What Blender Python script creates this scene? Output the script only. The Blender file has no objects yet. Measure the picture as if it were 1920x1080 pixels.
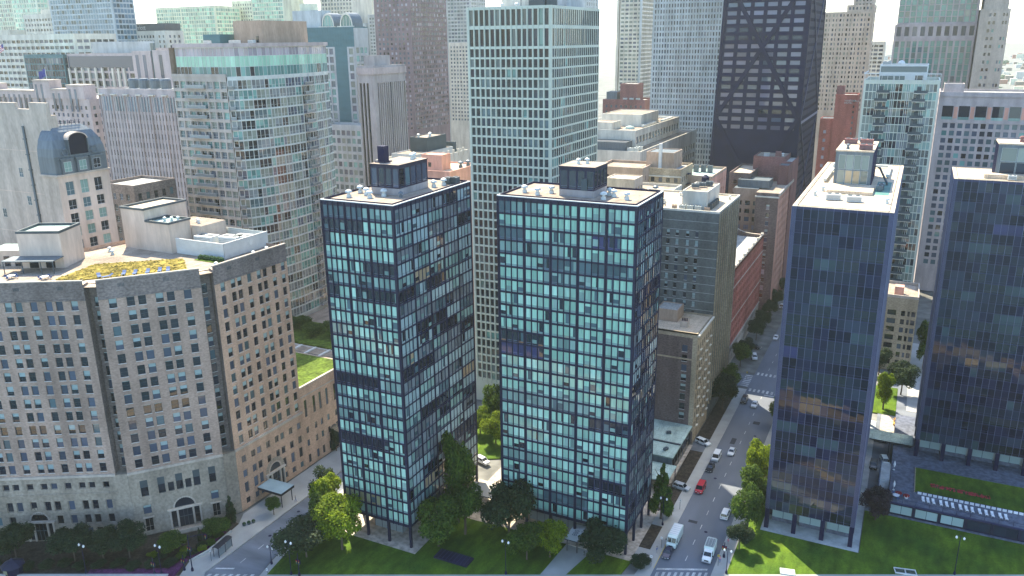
import bpy, math, random
from mathutils import Vector, Matrix
RN = random.Random(11)
SC = bpy.context.scene
COL = SC.collection
rad = math.radians
CAM = Vector((49.64, -158.78, 116.01))

# ------------------------------------------------------------------ materials
MATS = {}
def ntree(name):
    m = bpy.data.materials.new(name); m.use_nodes = True
    nt = m.node_tree; b = nt.nodes['Principled BSDF']
    MATS[name] = m
    return m, nt, b
def nd(nt, t, **k):
    n = nt.nodes.new(t)
    for a, v in k.items(): setattr(n, a, v)
    return n
def mix_rgb(nt, fac, a, b, blend='MIX'):
    n = nd(nt, 'ShaderNodeMix', data_type='RGBA', blend_type=blend)
    for s, v in ((n.inputs[0], fac), (n.inputs[6], a), (n.inputs[7], b)):
        if hasattr(v, 'links'): nt.links.new(v, s)
        else: s.default_value = v if isinstance(v, (int, float)) else (*v, 1)
    return n.outputs[2]
def noise(nt, scale, detail=3, stretch=None, coord='Object'):
    tc = nd(nt, 'ShaderNodeTexCoord'); n = nd(nt, 'ShaderNodeTexNoise')
    n.inputs['Scale'].default_value = scale; n.inputs['Detail'].default_value = detail
    src = tc.outputs[coord]
    if stretch:
        mp = nd(nt, 'ShaderNodeMapping'); mp.inputs['Scale'].default_value = stretch
        nt.links.new(src, mp.inputs[0]); src = mp.outputs[0]
    nt.links.new(src, n.inputs['Vector'])
    return n.outputs['Fac']
def ramp(nt, fac, stops):
    r = nd(nt, 'ShaderNodeValToRGB'); nt.links.new(fac, r.inputs[0])
    e = r.color_ramp.elements
    e[0].position, e[1].position = stops[0][0], stops[-1][0]
    e[0].color, e[1].color = (*stops[0][1], 1), (*stops[-1][1], 1)
    for p, c in stops[1:-1]:
        x = e.new(p); x.color = (*c, 1)
    return r.outputs[0]
def mul(c, k): return tuple(x * k for x in c)
def solid(name, col, rough=.75, metal=0, spec=.4, var=.18, scale=.25, stretch=None, fine=0):
    """a weathered plain surface: base colour with soft blotches and optional fine grain"""
    m, nt, b = ntree(name)
    f = noise(nt, scale, 4, stretch)
    c = ramp(nt, f, [(.3, mul(col, 1 - var)), (.7, mul(col, 1 + var))])
    if fine:
        g = noise(nt, fine, 2, stretch)
        g2 = ramp(nt, g, [(.35, (.72,) * 3), (.65, (1.22,) * 3)])
        c = mix_rgb(nt, 1.0, c, g2, 'MULTIPLY')
    nt.links.new(c, b.inputs['Base Color'])
    b.inputs['Roughness'].default_value = rough; b.inputs['Metallic'].default_value = metal
    b.inputs['Specular IOR Level'].default_value = spec
    return m
def masonry(name, col, course=.35, var=.2, dark=.75, contrast=.22):
    """brick or stone seen from far: coursed bands, patchy units, broad stains"""
    m, nt, b = ntree(name)
    f1 = noise(nt, 1.0, 3, (1.6, 1.6, 1 / course * .9))
    f2 = noise(nt, .08, 4)
    f3 = noise(nt, .9, 2, (.35, .35, .06))
    c = ramp(nt, f1, [(.32, mul(col, 1 - contrast)), (.5, col), (.68, mul(col, 1 + contrast))])
    c = mix_rgb(nt, 1.0, c, ramp(nt, f2, [(.3, (dark,) * 3), (.65, (1.08,) * 3)]), 'MULTIPLY')
    c = mix_rgb(nt, .8, c, ramp(nt, f3, [(.33, (.74,) * 3), (.6, (1.06,) * 3)]), 'MULTIPLY')
    nt.links.new(c, b.inputs['Base Color']); b.inputs['Roughness'].default_value = .9
    b.inputs['Specular IOR Level'].default_value = .2
    return m
def glass(name, col, rough=.03, var=.25, spec=.5, hue=None, streak=0):
    """window pane: what is behind it (room, blind, curtain) as base colour under a mirror-like surface"""
    m, nt, b = ntree(name)
    g = nd(nt, 'ShaderNodeNewGeometry'); oi = nd(nt, 'ShaderNodeObjectInfo')
    a = nd(nt, 'ShaderNodeMath', operation='ADD'); fr = nd(nt, 'ShaderNodeMath', operation='FRACT')
    nt.links.new(g.outputs['Random Per Island'], a.inputs[0]); nt.links.new(oi.outputs['Random'], a.inputs[1])
    nt.links.new(a.outputs[0], fr.inputs[0])
    c2 = hue or col
    c = ramp(nt, fr.outputs[0], [(0, mul(col, 1 - var)), (.55, mul(tuple((x + y) / 2 for x, y in zip(col, c2)), 1)), (1, mul(c2, 1 + var))])
    if streak:
        f = noise(nt, 1.0, 2, (6, 6, .25))
        c = mix_rgb(nt, 1.0, c, ramp(nt, f, [(.3, (1 - streak,) * 3), (.7, (1.1,) * 3)]), 'MULTIPLY')
    nt.links.new(c, b.inputs['Base Color'])
    b.inputs['Roughness'].default_value = rough; b.inputs['Specular IOR Level'].default_value = spec
    b.inputs['IOR'].default_value = 1.6
    return m
def metal(name, col, rough=.4):
    return solid(name, col, rough, .6, .5, .1, .6)
def paint(name, col, rough=.35):
    m, nt, b = ntree(name); b.inputs['Base Color'].default_value = (*col, 1)
    b.inputs['Roughness'].default_value = rough; b.inputs['Coat Weight'].default_value = .4
    return m

masonry('tan_brick', (.38, .28, .22), .3, contrast=.2, dark=.78)
masonry('tan_brick_warm', (.52, .35, .245), .3, contrast=.16, dark=.84)  # same brick made lighter and warmer: bounced light put into the colour
masonry('grey_stone', (.33, .285, .225), .6, contrast=.2, dark=.74)
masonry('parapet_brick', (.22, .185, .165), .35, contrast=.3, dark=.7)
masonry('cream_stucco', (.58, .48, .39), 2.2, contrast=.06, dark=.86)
masonry('pale_limestone', (.47, .41, .34), 1.2, contrast=.1, dark=.86)
masonry('grey_brick', (.125, .14, .135), .5, contrast=.16, dark=.78)
masonry('brown_brick', (.165, .125, .115), .3, contrast=.3, dark=.7)
masonry('buff_brick', (.40, .33, .23), .35, contrast=.22, dark=.8)
masonry('red_brick', (.37, .125, .10), .35, contrast=.2, dark=.75)
masonry('maroon_brick', (.235, .115, .11), .35, contrast=.2, dark=.75)
masonry('salmon_stucco', (.62, .33, .25), 1.5, contrast=.06, dark=.86)
masonry('tan_stucco', (.42, .315, .235), 1.5, contrast=.1, dark=.82)
masonry('pink_granite', (.47, .385, .355), 1.0, contrast=.08, dark=.86)
masonry('mauve_granite', (.215, .155, .162), 1.2, contrast=.1, dark=.86)
masonry('greige_concrete', (.40, .375, .335), 1.0, contrast=.06, dark=.88)
masonry('rose_concrete', (.43, .375, .36), 1.0, contrast=.06, dark=.88)
masonry('cool_concrete', (.42, .44, .43), 1.4, contrast=.08, dark=.86)
masonry('ribbed_concrete', (.36, .34, .335), 1.6, contrast=.08, dark=.84)
masonry('ivory_concrete', (.60, .58, .49), 1.4, contrast=.06, dark=.88)
masonry('blue_marble', (.44, .49, .49), 1.5, contrast=.07, dark=.9)
masonry('far_stone', (.60, .64, .50), 1.5, contrast=.06, dark=.9)  # distance haze put into the pale green stone colour
solid('mint_metal', (.53, .57, .47), .5, 0, .4, .08, .1)
solid('navy_steel', (.016, .017, .042), .5, 0, .25, .25, .3)
solid('navy_steel_soft', (.030, .034, .088), .5, 0, .3, .15, .2)
solid('mullion_blue', (.17, .19, .30), .4, .5, .5, .1, .4)
solid('black_steel', (.013, .013, .042), .6, 0, .1, .15, .2)
solid('white_metal', (.58, .60, .57), .5, 0, .4, .08, .5)
solid('pale_metal', (.50, .55, .53), .45, .2, .4, .1, .5)
solid('teal_panel', (.052, .135, .155), .5, .1, .4, .12, .15, (1, 1, 3))
solid('slate_metal', (.115, .145, .165), .5, .3, .4, .18, .5, (3, 3, .3))
solid('dark_panel', (.055, .075, .085), .6, 0, .3, .15, .3)
# gravel roof below
# tan roof below
# white roof below
solid('grey_roof', (.40, .40, .37), .9, 0, .1, .2, .12, None, 1.5)
solid('dark_roof', (.09, .10, .11), .9, 0, .1, .25, .2)
# mint roof below
solid('teal_roof_shade', (.07, .19, .165), .7, 0, .3, .2, .4)
solid('asphalt', (.14, .155, .18), .9, 0, .2, .2, .12, (1, .3, 1))
solid('asphalt_worn', (.155, .17, .19), .9, 0, .2, .28, .25, (.3, 1, 1))
solid('tar_patch', (.045, .048, .055), .85, 0, .3, .2, .4)
solid('concrete_walk', (.36, .36, .335), .9, 0, .2, .14, .2)
solid('travertine', (.44, .38, .31), .7, 0, .3, .1, .25, None, .8)
solid('kerb_stone', (.42, .42, .40), .9, 0, .2, .1, .5)
solid('city_ground', (.17, .17, .155), .95, 0, .1, .3, .03, None, .2)
solid('terrace_paving', (.115, .13, .17), .85, 0, .3, .12, .25, None, 1.0)
# white paint below
solid('yellow_paint', (.62, .45, .08), .8, 0, .2, .12, 1)
def patchy(name, col, alt, dark, seam=None, rough=.95):
    """lawn or roof covering: broad patches, streaks, small stains, seams between the sheets"""
    m, nt, b = ntree(name)
    c = ramp(nt, noise(nt, .07, 5), [(.36, col), (.64, alt)])
    c = mix_rgb(nt, 1.0, c, ramp(nt, noise(nt, .55, 4, (1, .35, 1)), [(.3, (dark,) * 3), (.62, (1.08,) * 3)]), 'MULTIPLY')
    c = mix_rgb(nt, 1.0, c, ramp(nt, noise(nt, 3.0, 3), [(.3, (.75,) * 3), (.7, (1.2,) * 3)]), 'MULTIPLY')
    if seam:
        tc = nd(nt, 'ShaderNodeTexCoord'); bt = nd(nt, 'ShaderNodeTexBrick'); nt.links.new(tc.outputs['Object'], bt.inputs['Vector'])
        bt.inputs['Scale'].default_value = 1; bt.inputs['Brick Width'].default_value = seam[0]; bt.inputs['Row Height'].default_value = seam[1]; bt.inputs['Mortar Size'].default_value = .05
        bt.inputs['Color1'].default_value = (1, 1, 1, 1); bt.inputs['Color2'].default_value = (.90, .90, .90, 1); bt.inputs['Mortar'].default_value = (.6, .6, .6, 1)
        c = mix_rgb(nt, 1.0, c, bt.outputs['Color'], 'MULTIPLY')
    nt.links.new(c, b.inputs['Base Color']); b.inputs['Roughness'].default_value = rough; b.inputs['Specular IOR Level'].default_value = .15
patchy('gravel_roof', (.40, .335, .265), (.33, .265, .205), .72, (7, 3.2))
patchy('white_roof', (.60, .50, .365), (.55, .45, .33), .84, (9, 2.4), .8)
patchy('tan_roof', (.40, .33, .26), (.30, .25, .20), .7, (6, 3))
patchy('mint_roof', (.44, .56, .50), (.36, .47, .42), .7, (5, 2.4), .8)
patchy('white_paint', (.62, .62, .58), (.46, .47, .46), .55, None, .85)
patchy('lawn_green', (.042, .092, .010), (.100, .165, .012), .6)
solid('roof_meadow', (.085, .13, .02), .95, 0, .1, .4, .3, None, 1.2)
solid('sedum_gold', (.22, .175, .04), .95, 0, .1, .5, .35, None, 1.2)
solid('soil_mulch', (.055, .045, .035), .95, 0, .1, .3, .6, None, 2)
solid('flower_red', (.30, .035, .045), .9, 0, .1, .4, 1.2, None, 4)
solid('flower_purple', (.09, .025, .085), .9, 0, .1, .4, 1.2, None, 4)
solid('bark', (.11, .085, .065), .95, 0, .1, .3, 2)
solid('beach_sand', (.42, .335, .22), .95, 0, .1, .4, .06)
solid('sign_dark', (.05, .06, .075), .6)
solid('canopy_blue', (.30, .40, .42), .6, 0, .3, .12, .3)
solid('awning_black', (.018, .018, .026), .6, 0, .3, .1, .4)
solid('skin_tone', (.45, .28, .2), .6)
solid('cloth_pink', (.55, .2, .25), .8); solid('cloth_blue', (.06, .1, .25), .8); solid('cloth_grey', (.25, .25, .27), .8)
solid('hair_brown', (.06, .04, .03), .7)
solid('blue_fabric', (.05, .10, .24), .8); solid('white_fabric', (.72, .74, .76), .8)
solid('flag_blue', (.03, .04, .22), .8); solid('flag_red', (.5, .05, .06), .8)
solid('tyre_rubber', (.015, .015, .016), .85); metal('alloy', (.5, .5, .52))
solid('plant_dark', (.025, .055, .022), .9, 0, .1, .3, .5)
for n, c in dict(white=(.78, .79, .77), black=(.012, .012, .016), silver=(.42, .44, .45), red=(.5, .012, .03), navy=(.012, .015, .05), taxi=(.62, .30, .03), grey=(.12, .13, .14), mint=(.62, .72, .66)).items(): paint('car_' + n, c)
paint('lamp_clear', (.8, .8, .75), .15); paint('lamp_red', (.45, .02, .02), .2); paint('signal_yellow', (.55, .38, .05)); paint('sign_white', (.75, .75, .75)); paint('sign_green', (.03, .2, .1))
glass('car_glass', (.012, .016, .022), .04, .1)
# window panes
glass('pane_curtain', (.31, .56, .44), .04, .18, .4, (.42, .68, .55), .22)
glass('pane_hopper', (.22, .36, .31), .04, .2)
glass('pane_mirror', (.03, .05, .06), .03, .2, 1.0)
MATS['pane_mirror'].node_tree.nodes['Principled BSDF'].inputs['IOR'].default_value = 2.6
glass('pane_ink', (.012, .020, .034), .03, .35, .3)
glass('pane_green', (.09, .22, .19), .03, .14, .4, (.12, .27, .23))
glass('pane_sheer', (.19, .32, .28), .04, .2, .5, (.26, .40, .35), .15)
glass('pane_mid', (.075, .125, .14), .03, .3)
glass('pane_dark', (.014, .018, .028), .02, .4, .6)
glass('pane_warm', (.30, .25, .14), .04, .25, .5, (.22, .27, .16))
glass('pane_navy', (.008, .009, .027), .02, .35, .3, (.015, .017, .042))
glass('pane_navy_mid', (.020, .028, .048), .03, .3, .3, (.030, .042, .066))
glass('pane_navy_pale', (.050, .080, .090), .03, .3, .35)
glass('pane_violet', (.045, .045, .12), .03, .2, .35)
glass('pane_teal', (.09, .23, .22), .03, .3, .5, (.14, .30, .27))
glass('pane_aqua', (.31, .58, .44), .04, .16, .4, (.36, .64, .49), .2)
glass('pane_grey', (.17, .20, .21), .03, .3)
glass('pane_bluegrey', (.07, .09, .13), .03, .35)
glass('pane_blind', (.36, .48, .46), .08, .18, .5, (.30, .40, .40))
glass('pane_lilac', (.34, .32, .36), .03, .25)
glass('pane_sage', (.19, .23, .20), .03, .3)
glass('pane_gold', (.40, .31, .19), .05, .2, .5)

def leaf_mat(name, dark, light, trans=.45):
    m, nt, b = ntree(name)
    g = nd(nt, 'ShaderNodeNewGeometry'); oi = nd(nt, 'ShaderNodeObjectInfo')
    f = noise(nt, .5, 2)
    r1 = ramp(nt, g.outputs['Random Per Island'], [(0, dark), (1, light)])
    r2 = ramp(nt, f, [(.3, (.7,) * 3), (.7, (1.3,) * 3)])
    c = mix_rgb(nt, 1.0, r1, r2, 'MULTIPLY')
    r3 = ramp(nt, oi.outputs['Random'], [(0, (.85, .9, .9)), (1, (1.15, 1.1, .95))])
    c = mix_rgb(nt, 1.0, c, r3, 'MULTIPLY')
    nt.links.new(c, b.inputs['Base Color']); b.inputs['Roughness'].default_value = .7; b.inputs['Specular IOR Level'].default_value = .2
    t = nd(nt, 'ShaderNodeBsdfTranslucent'); nt.links.new(c, t.inputs[0])
    mx = nd(nt, 'ShaderNodeMixShader'); mx.inputs[0].default_value = trans
    nt.links.new(b.outputs[0], mx.inputs[1]); nt.links.new(t.outputs[0], mx.inputs[2])
    nt.links.new(mx.outputs[0], nt.nodes['Material Output'].inputs[0])
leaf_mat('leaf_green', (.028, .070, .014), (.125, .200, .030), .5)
leaf_mat('leaf_bright', (.080, .140, .010), (.290, .380, .024), .55)  # lighter leaf, the sunlit look of some crowns put into its colour
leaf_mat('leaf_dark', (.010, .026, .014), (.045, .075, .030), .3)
leaf_mat('leaf_plum', (.030, .022, .032), (.060, .040, .055), .25)

# ------------------------------------------------------------------ mesh helpers
class MB:
    def __init__(s): s.v, s.f, s.m, s.mats = [], [], [], []
    def mi(s, mat):
        if mat not in s.mats: s.mats.append(mat)
        return s.mats.index(mat)
    def poly(s, pts, mat):
        n = len(s.v); s.v += [tuple(p) for p in pts]; s.f.append(tuple(range(n, n + len(pts)))); s.m.append(s.mi(mat))
    def box(s, x0, x1, y0, y1, z0, z1, mat, bottom=True, top=None):
        a = [(x0, y0, z0), (x1, y0, z0), (x1, y1, z0), (x0, y1, z0), (x0, y0, z1), (x1, y0, z1), (x1, y1, z1), (x0, y1, z1)]
        s.hexa(a, mat, bottom, top)
    def hexa(s, a, mat, bottom=True, top=None):
        n = len(s.v); s.v += [tuple(p) for p in a]; i = s.mi(mat); j = s.mi(top) if top else i
        for f, k in (((0, 1, 5, 4), i), ((1, 2, 6, 5), i), ((2, 3, 7, 6), i), ((3, 0, 4, 7), i), ((4, 5, 6, 7), j)):
            s.f.append(tuple(n + q for q in f)); s.m.append(k)
        if bottom: s.f.append((n + 3, n + 2, n + 1, n)); s.m.append(i)
    def prism(s, pts, z0, z1, mat, top=None, bottom=False):
        k = len(pts)
        for i in range(k):
            p, q = pts[i], pts[(i + 1) % k]
            s.poly([(p[0], p[1], z0), (q[0], q[1], z0), (q[0], q[1], z1), (p[0], p[1], z1)], mat)
        s.poly([(p[0], p[1], z1) for p in pts], top or mat)
        if bottom: s.poly([(p[0], p[1], z0) for p in reversed(pts)], mat)
    def lathe(s, prof, c, mat, n=10):
        """profile of (radius, z) round a vertical axis at c"""
        base = len(s.v); i = s.mi(mat)
        for r, z in prof:
            for k in range(n):
                a = 2 * math.pi * k / n; s.v.append((c[0] + r * math.cos(a), c[1] + r * math.sin(a), c[2] + z))
        for j in range(len(prof) - 1):
            for k in range(n):
                k2 = (k + 1) % n; s.f.append((base + j * n + k, base + j * n + k2, base + (j + 1) * n + k2, base + (j + 1) * n + k)); s.m.append(i)
        s.f.append(tuple(base + (len(prof) - 1) * n + k for k in range(n))); s.m.append(i)
        s.f.append(tuple(base + k for k in reversed(range(n)))); s.m.append(i)
    def tube(s, pts, r, mat, n=6, r2=None):
        base = len(s.v); i = s.mi(mat); pts = [Vector(p) for p in pts]; L = len(pts)
        for j, p in enumerate(pts):
            d = (pts[min(j + 1, L - 1)] - pts[max(j - 1, 0)]).normalized()
            a = d.orthogonal().normalized(); b = d.cross(a)
            rr = r + (r2 - r) * j / (L - 1) if r2 is not None else r
            for k in range(n):
                t = 2 * math.pi * k / n; s.v.append(tuple(p + a * rr * math.cos(t) + b * rr * math.sin(t)))
        for j in range(L - 1):
            for k in range(n):
                k2 = (k + 1) % n; s.f.append((base + j * n + k, base + j * n + k2, base + (j + 1) * n + k2, base + (j + 1) * n + k)); s.m.append(i)
        s.f.append(tuple(base + (L - 1) * n + k for k in range(n))); s.m.append(i)
        s.f.append(tuple(base + k for k in reversed(range(n)))); s.m.append(i)
    def mesh(s, name, off=(0, 0, 0), smooth=False):
        me = bpy.data.meshes.new(name); ox, oy, oz = off
        me.from_pydata([(x - ox, y - oy, z - oz) for x, y, z in s.v], [], s.f)
        for m in s.mats: me.materials.append(MATS[m])
        me.polygons.foreach_set('material_index', s.m)
        if smooth: me.polygons.foreach_set('use_smooth', [True] * len(s.f))
        me.update(); return me
    def build(s, name, parent=None, off=None, smooth=False):
        if not s.f: return None
        if off is None: off = parent_world(parent) if parent else (0, 0, 0)
        return link(name, s.mesh(name, off, smooth), parent)
def parent_world(o):
    p = Vector((0, 0, 0))
    while o is not None: p = p + o.location; o = o.parent
    return p
def link(name, me, parent=None):
    o = bpy.data.objects.new(name, me); COL.objects.link(o)
    if parent: o.parent = parent
    return o
def tag(o, label=None, cat=None, group=None, kind=None):
    for k, v in (('label', label), ('category', cat), ('group', group), ('kind', kind)):
        if v: o[k] = v
    return o
def empty(name, loc, label, cat, group=None, rz=0):
    o = bpy.data.objects.new(name, None); COL.objects.link(o); o.location = loc; o.rotation_euler = (0, 0, rz)
    o.empty_display_size = .5
    return tag(o, label, cat, group)
KIDS = {}
def copy_tree(o, parent=None):
    c = o.copy(); COL.objects.link(c)
    if parent: c.parent = parent
    for ch in o.children: copy_tree(ch, c)
    return c
def structure(name, mb): return tag(mb.build(name), kind='structure')

# ------------------------------------------------------------------ facades
class Face:
    """a vertical wall plane: origin at its lower left corner seen from outside, u to the right, n outwards"""
    def __init__(s, p, q, z0=0):
        s.o = Vector((p[0], p[1], z0)); d = Vector((q[0] - p[0], q[1] - p[1], 0)); s.w = d.length
        s.u = d.normalized(); s.n = Vector((s.u.y, -s.u.x, 0))
    def P(s, a, v, d=0):
        r = s.o + s.u * a + s.n * d; return (r.x, r.y, r.z + v)
    def rot(s): return Matrix((s.u, -s.n, Vector((0, 0, 1)))).transposed().to_4x4()
class Taper(Face):
    """a wall plane whose side edges lean: lower line p-q, upper line pt-qt at height h"""
    def __init__(s, p, q, pt, qt, h):
        super().__init__(p, q); s.p, s.q, s.pt, s.qt = (Vector((*a, 0)) for a in (p, q, pt, qt)); s.h = h
    def P(s, a, v, d=0):
        t = v / s.h; l = s.p.lerp(s.pt, t); r = s.q.lerp(s.qt, t); p = l.lerp(r, a / s.w) + s.n * d
        return (p.x, p.y, v)
def fquad(mb, F, a0, a1, v0, v1, d, mat):
    mb.poly([F.P(a0, v0, d), F.P(a1, v0, d), F.P(a1, v1, d), F.P(a0, v1, d)], mat)
def fbox(mb, F, a0, a1, v0, v1, d0, d1, mat):
    mb.hexa([F.P(a0, v0, d1), F.P(a1, v0, d1), F.P(a1, v0, d0), F.P(a0, v0, d0), F.P(a0, v1, d1), F.P(a1, v1, d1), F.P(a1, v1, d0), F.P(a0, v1, d0)], mat)
def wall_with_holes(mb, F, W, v_lo, v_hi, cols, rows, depth, mat, rev=None, skip=None):
    rev = rev or mat; z = v_lo
    for j, (r0, r1) in enumerate(rows):
        if r0 > z + 1e-4: fquad(mb, F, 0, W, z, r0, 0, mat)
        x = 0
        for i, (c0, c1) in enumerate(cols):
            if skip and skip(i, j): continue
            fquad(mb, F, x, c0, r0, r1, 0, mat)
            if depth > 0:
                mb.poly([F.P(c0, r0, 0), F.P(c0, r0, -depth), F.P(c0, r1, -depth), F.P(c0, r1, 0)], rev)
                mb.poly([F.P(c1, r0, -depth), F.P(c1, r0, 0), F.P(c1, r1, 0), F.P(c1, r1, -depth)], rev)
                mb.poly([F.P(c0, r0, 0), F.P(c1, r0, 0), F.P(c1, r0, -depth), F.P(c0, r0, -depth)], rev)
                mb.poly([F.P(c0, r1, -depth), F.P(c1, r1, -depth), F.P(c1, r1, 0), F.P(c0, r1, 0)], rev)
            x = c1
        fquad(mb, F, x, W, r0, r1, 0, mat); z = r1
    if v_hi > z + 1e-4: fquad(mb, F, 0, W, z, v_hi, 0, mat)

# window kinds: lists of (u0, v0, u1, v1, depth, material)
def wk_plain(w, h, m): return [(0, 0, w, h, 0, m)]
def wk_frame(w, h, m, fr='pale_metal', t=.07):
    return [(0, 0, w, h, 0, m), (0, 0, t, h, .03, fr), (w - t, 0, w, h, .03, fr), (t, 0, w - t, t, .03, fr), (t, h - t, w - t, h, .03, fr)]
def wk_split(w, h, m, fr='pale_metal', t=.06):
    return wk_frame(w, h, m, fr, t) + [(w / 2 - t / 2, t, w / 2 + t / 2, h - t, .03, fr), (t, h * .34, w / 2 - t / 2, h * .34 + t, .03, fr), (w / 2 + t / 2, h * .34, w - t, h * .34 + t, .03, fr)]
def wk_hung(w, h, m, fr='white_metal', blind='pane_blind', b=.5, t=.07):
    """sash window: dark lower glass, a blind drawn down to b of its height, frame, meeting rail"""
    k = h * (1 - b); q = [(0, 0, w, k, 0, m)] if b < 1 else []
    if b > 0: q.append((0, k, w, h, 0, blind))
    q += [(0, 0, t, h, .03, 'dark_panel'), (w - t, 0, w, h, .03, 'dark_panel'), (t, h - t * 1.3, w - t, h, .03, fr if b < .4 else 'dark_panel'),
          (t, h * .5 - .03, w - t, h * .5 + .03, .03, 'dark_panel'), (-.06, -.11, w + .06, 0, .33, fr)]
    return q
def wk_bay(w, h, m, fr='mullion_blue', low=.42, t=.05, cut=0, other='pane_dark'):
    """big fixed light over a low hopper, with its aluminium rails"""
    lowm = {'pane_curtain': 'pane_hopper', 'pane_aqua': 'pane_hopper', 'pane_sheer': 'pane_mid'}.get(m, m)
    top = [(0, low + t, w, h, 0, m)] if not cut else ([(0, low + t, w * cut, h, 0, m), (w * cut, low + t, w, h, 0, other)] if cut > 0 else [(0, low + t, w, low + t + (h - low - t) * (1 + cut), 0, other), (0, low + t + (h - low - t) * (1 + cut), w, h, 0, m)])
    return top + [(0, 0, w, low, 0, lowm), (0, low, w, low + t, .03, fr), (0, 0, t, low, .03, fr), (w - t, 0, w, low, .03, fr), (0, -.0, w, t, .03, fr),
            (0, low + t, t, h, .03, fr), (w - t, low + t, w, h, .03, fr)]
WK = dict(plain=wk_plain, frame=wk_frame, split=wk_split, hung=wk_hung, bay=wk_bay)

class Building:
    def __init__(s, name, loc, label, cat='building', cap=100, group=None):
        s.root = empty(name, loc, label, cat, group); s.off = Vector(loc); s.parts = {}; s.wins = []; s.cap = cap; s.cache = {}; s.extra = []; s.tilt = .003
    def mb(s, part): return s.parts.setdefault(part, MB())
    def new(s, part):
        m = MB(); s.extra.append((part, m)); return m
    def window(s, F, a, v, w, h, d, style, mat, **k): s.wins.append((F, a, v, w, h, d, style, mat, tuple(sorted(k.items()))))
    def quads(s, w, h, style, mat, k):
        key = (round(w, 2), round(h, 2), style, mat, k)
        if key not in s.cache: s.cache[key] = [WK[style](w, h, mat, **dict(k)), None]
        return s.cache[key]
    def finish(s):
        out = {}
        for n, mb in list(s.parts.items()) + s.extra: out[n] = mb.build(n, s.root, s.off)
        def size(t):
            F, a, v, w, h = t[:5]; p = Vector(F.P(a + w / 2, v + h / 2)); d = CAM - p; L = d.length
            return w * h * max(0, F.n.dot(d)) / L ** 3
        s.wins.sort(key=size, reverse=True)
        rest = MB(); r = random.Random(5)
        for i, (F, a, v, w, h, d, style, mat, k) in enumerate(s.wins):
            c = s.quads(w, h, style, mat, k); tl = .03 if mat == 'pane_mirror' else s.tilt; t1, t2 = r.gauss(0, tl), r.gauss(0, tl)
            if i < s.cap and not isinstance(F, Taper):
                if c[1] is None:
                    m = MB()
                    for u0, v0, u1, v1, dd, mt in c[0]: m.poly([(u0, -dd, v0), (u1, -dd, v0), (u1, -dd, v1), (u0, -dd, v1)], mt)
                    c[1] = m.mesh('window')
                o = link('window', c[1], s.root); M = F.rot() @ Matrix.Rotation(t1, 4, 'Z') @ Matrix.Rotation(t2, 4, 'X')
                M.translation = Vector(F.P(a, v, -d)) - s.off; o.matrix_local = M
            else:
                for u0, v0, u1, v1, dd, mt in c[0]:
                    e = -d + dd
                    rest.poly([F.P(a + u0, v + v0, e), F.P(a + u1, v + v0, e + t1 * w), F.P(a + u1, v + v1, e + t1 * w + t2 * h), F.P(a + u0, v + v1, e + t2 * h)], mt)
        if rest.f: tag(rest.build('window_field', s.root, s.off), kind='stuff')
        return s.root
def pick(pal, r):
    t = r.random() * sum(x[1] for x in pal)
    for m, w in pal:
        t -= w
        if t <= 0: return m
    return pal[-1][0]
def facade(B, F, zt, pitch, fh, ww, wh, mat, pal, sill=.8, dep=.22, style='plain', zmin=0, top=1.2, edge=.3, run=1, cols=None, part='wall',
           rev=None, skip=None, rows=None, hook=None, seed=1, cuts=False, **k):
    """a regular front: openings cut in the wall, a window set back in each"""
    W = F.w; z0 = F.o.z if not isinstance(F, Taper) else 0; H = zt - z0; r = random.Random(seed * 97 + int(W * 10))
    if cols is None:
        n = max(1, int((W - 2 * edge + .001) / pitch)); m = (W - n * pitch) / 2
        cols = [(m + i * pitch + (pitch - ww) / 2, m + i * pitch + (pitch + ww) / 2) for i in range(n)]
    if rows is None:
        n = int((H - top) / fh); b = H - top - n * fh
        rows = [(b + j * fh + sill, b + j * fh + sill + wh) for j in range(n)]
        rows = [q for q in rows if q[0] + z0 >= zmin]
    wall_with_holes(B.mb(part), F, W, 0, H, cols, rows, dep, mat, rev, skip)
    for j, (v0, v1) in enumerate(rows):
        m = None
        for i, (a0, a1) in enumerate(cols):
            if skip and skip(i, j): continue
            if m is None or i % max(run, 1) == 0 and r.random() < .75 or r.random() < .5 / max(run, 1): m = pick(pal, r)
            kk = dict(k)
            if style == 'hung': kk['b'] = r.choice((0, 0, 0, .1, .1, .1, .1, .4, .5, .55, .6))
            mm = hook(i, j, m) if hook else m
            if cuts and r.random() < .3: kk['cut'] = r.choice((.25, .5, .75, -.3, -.6, -.6)); kk['other'] = r.choice(('pane_dark', 'pane_mid', 'pane_sheer'))
            B.window(F, a0, v0, a1 - a0, v1 - v0, dep, style, mm, **kk)
    return cols, rows
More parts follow.
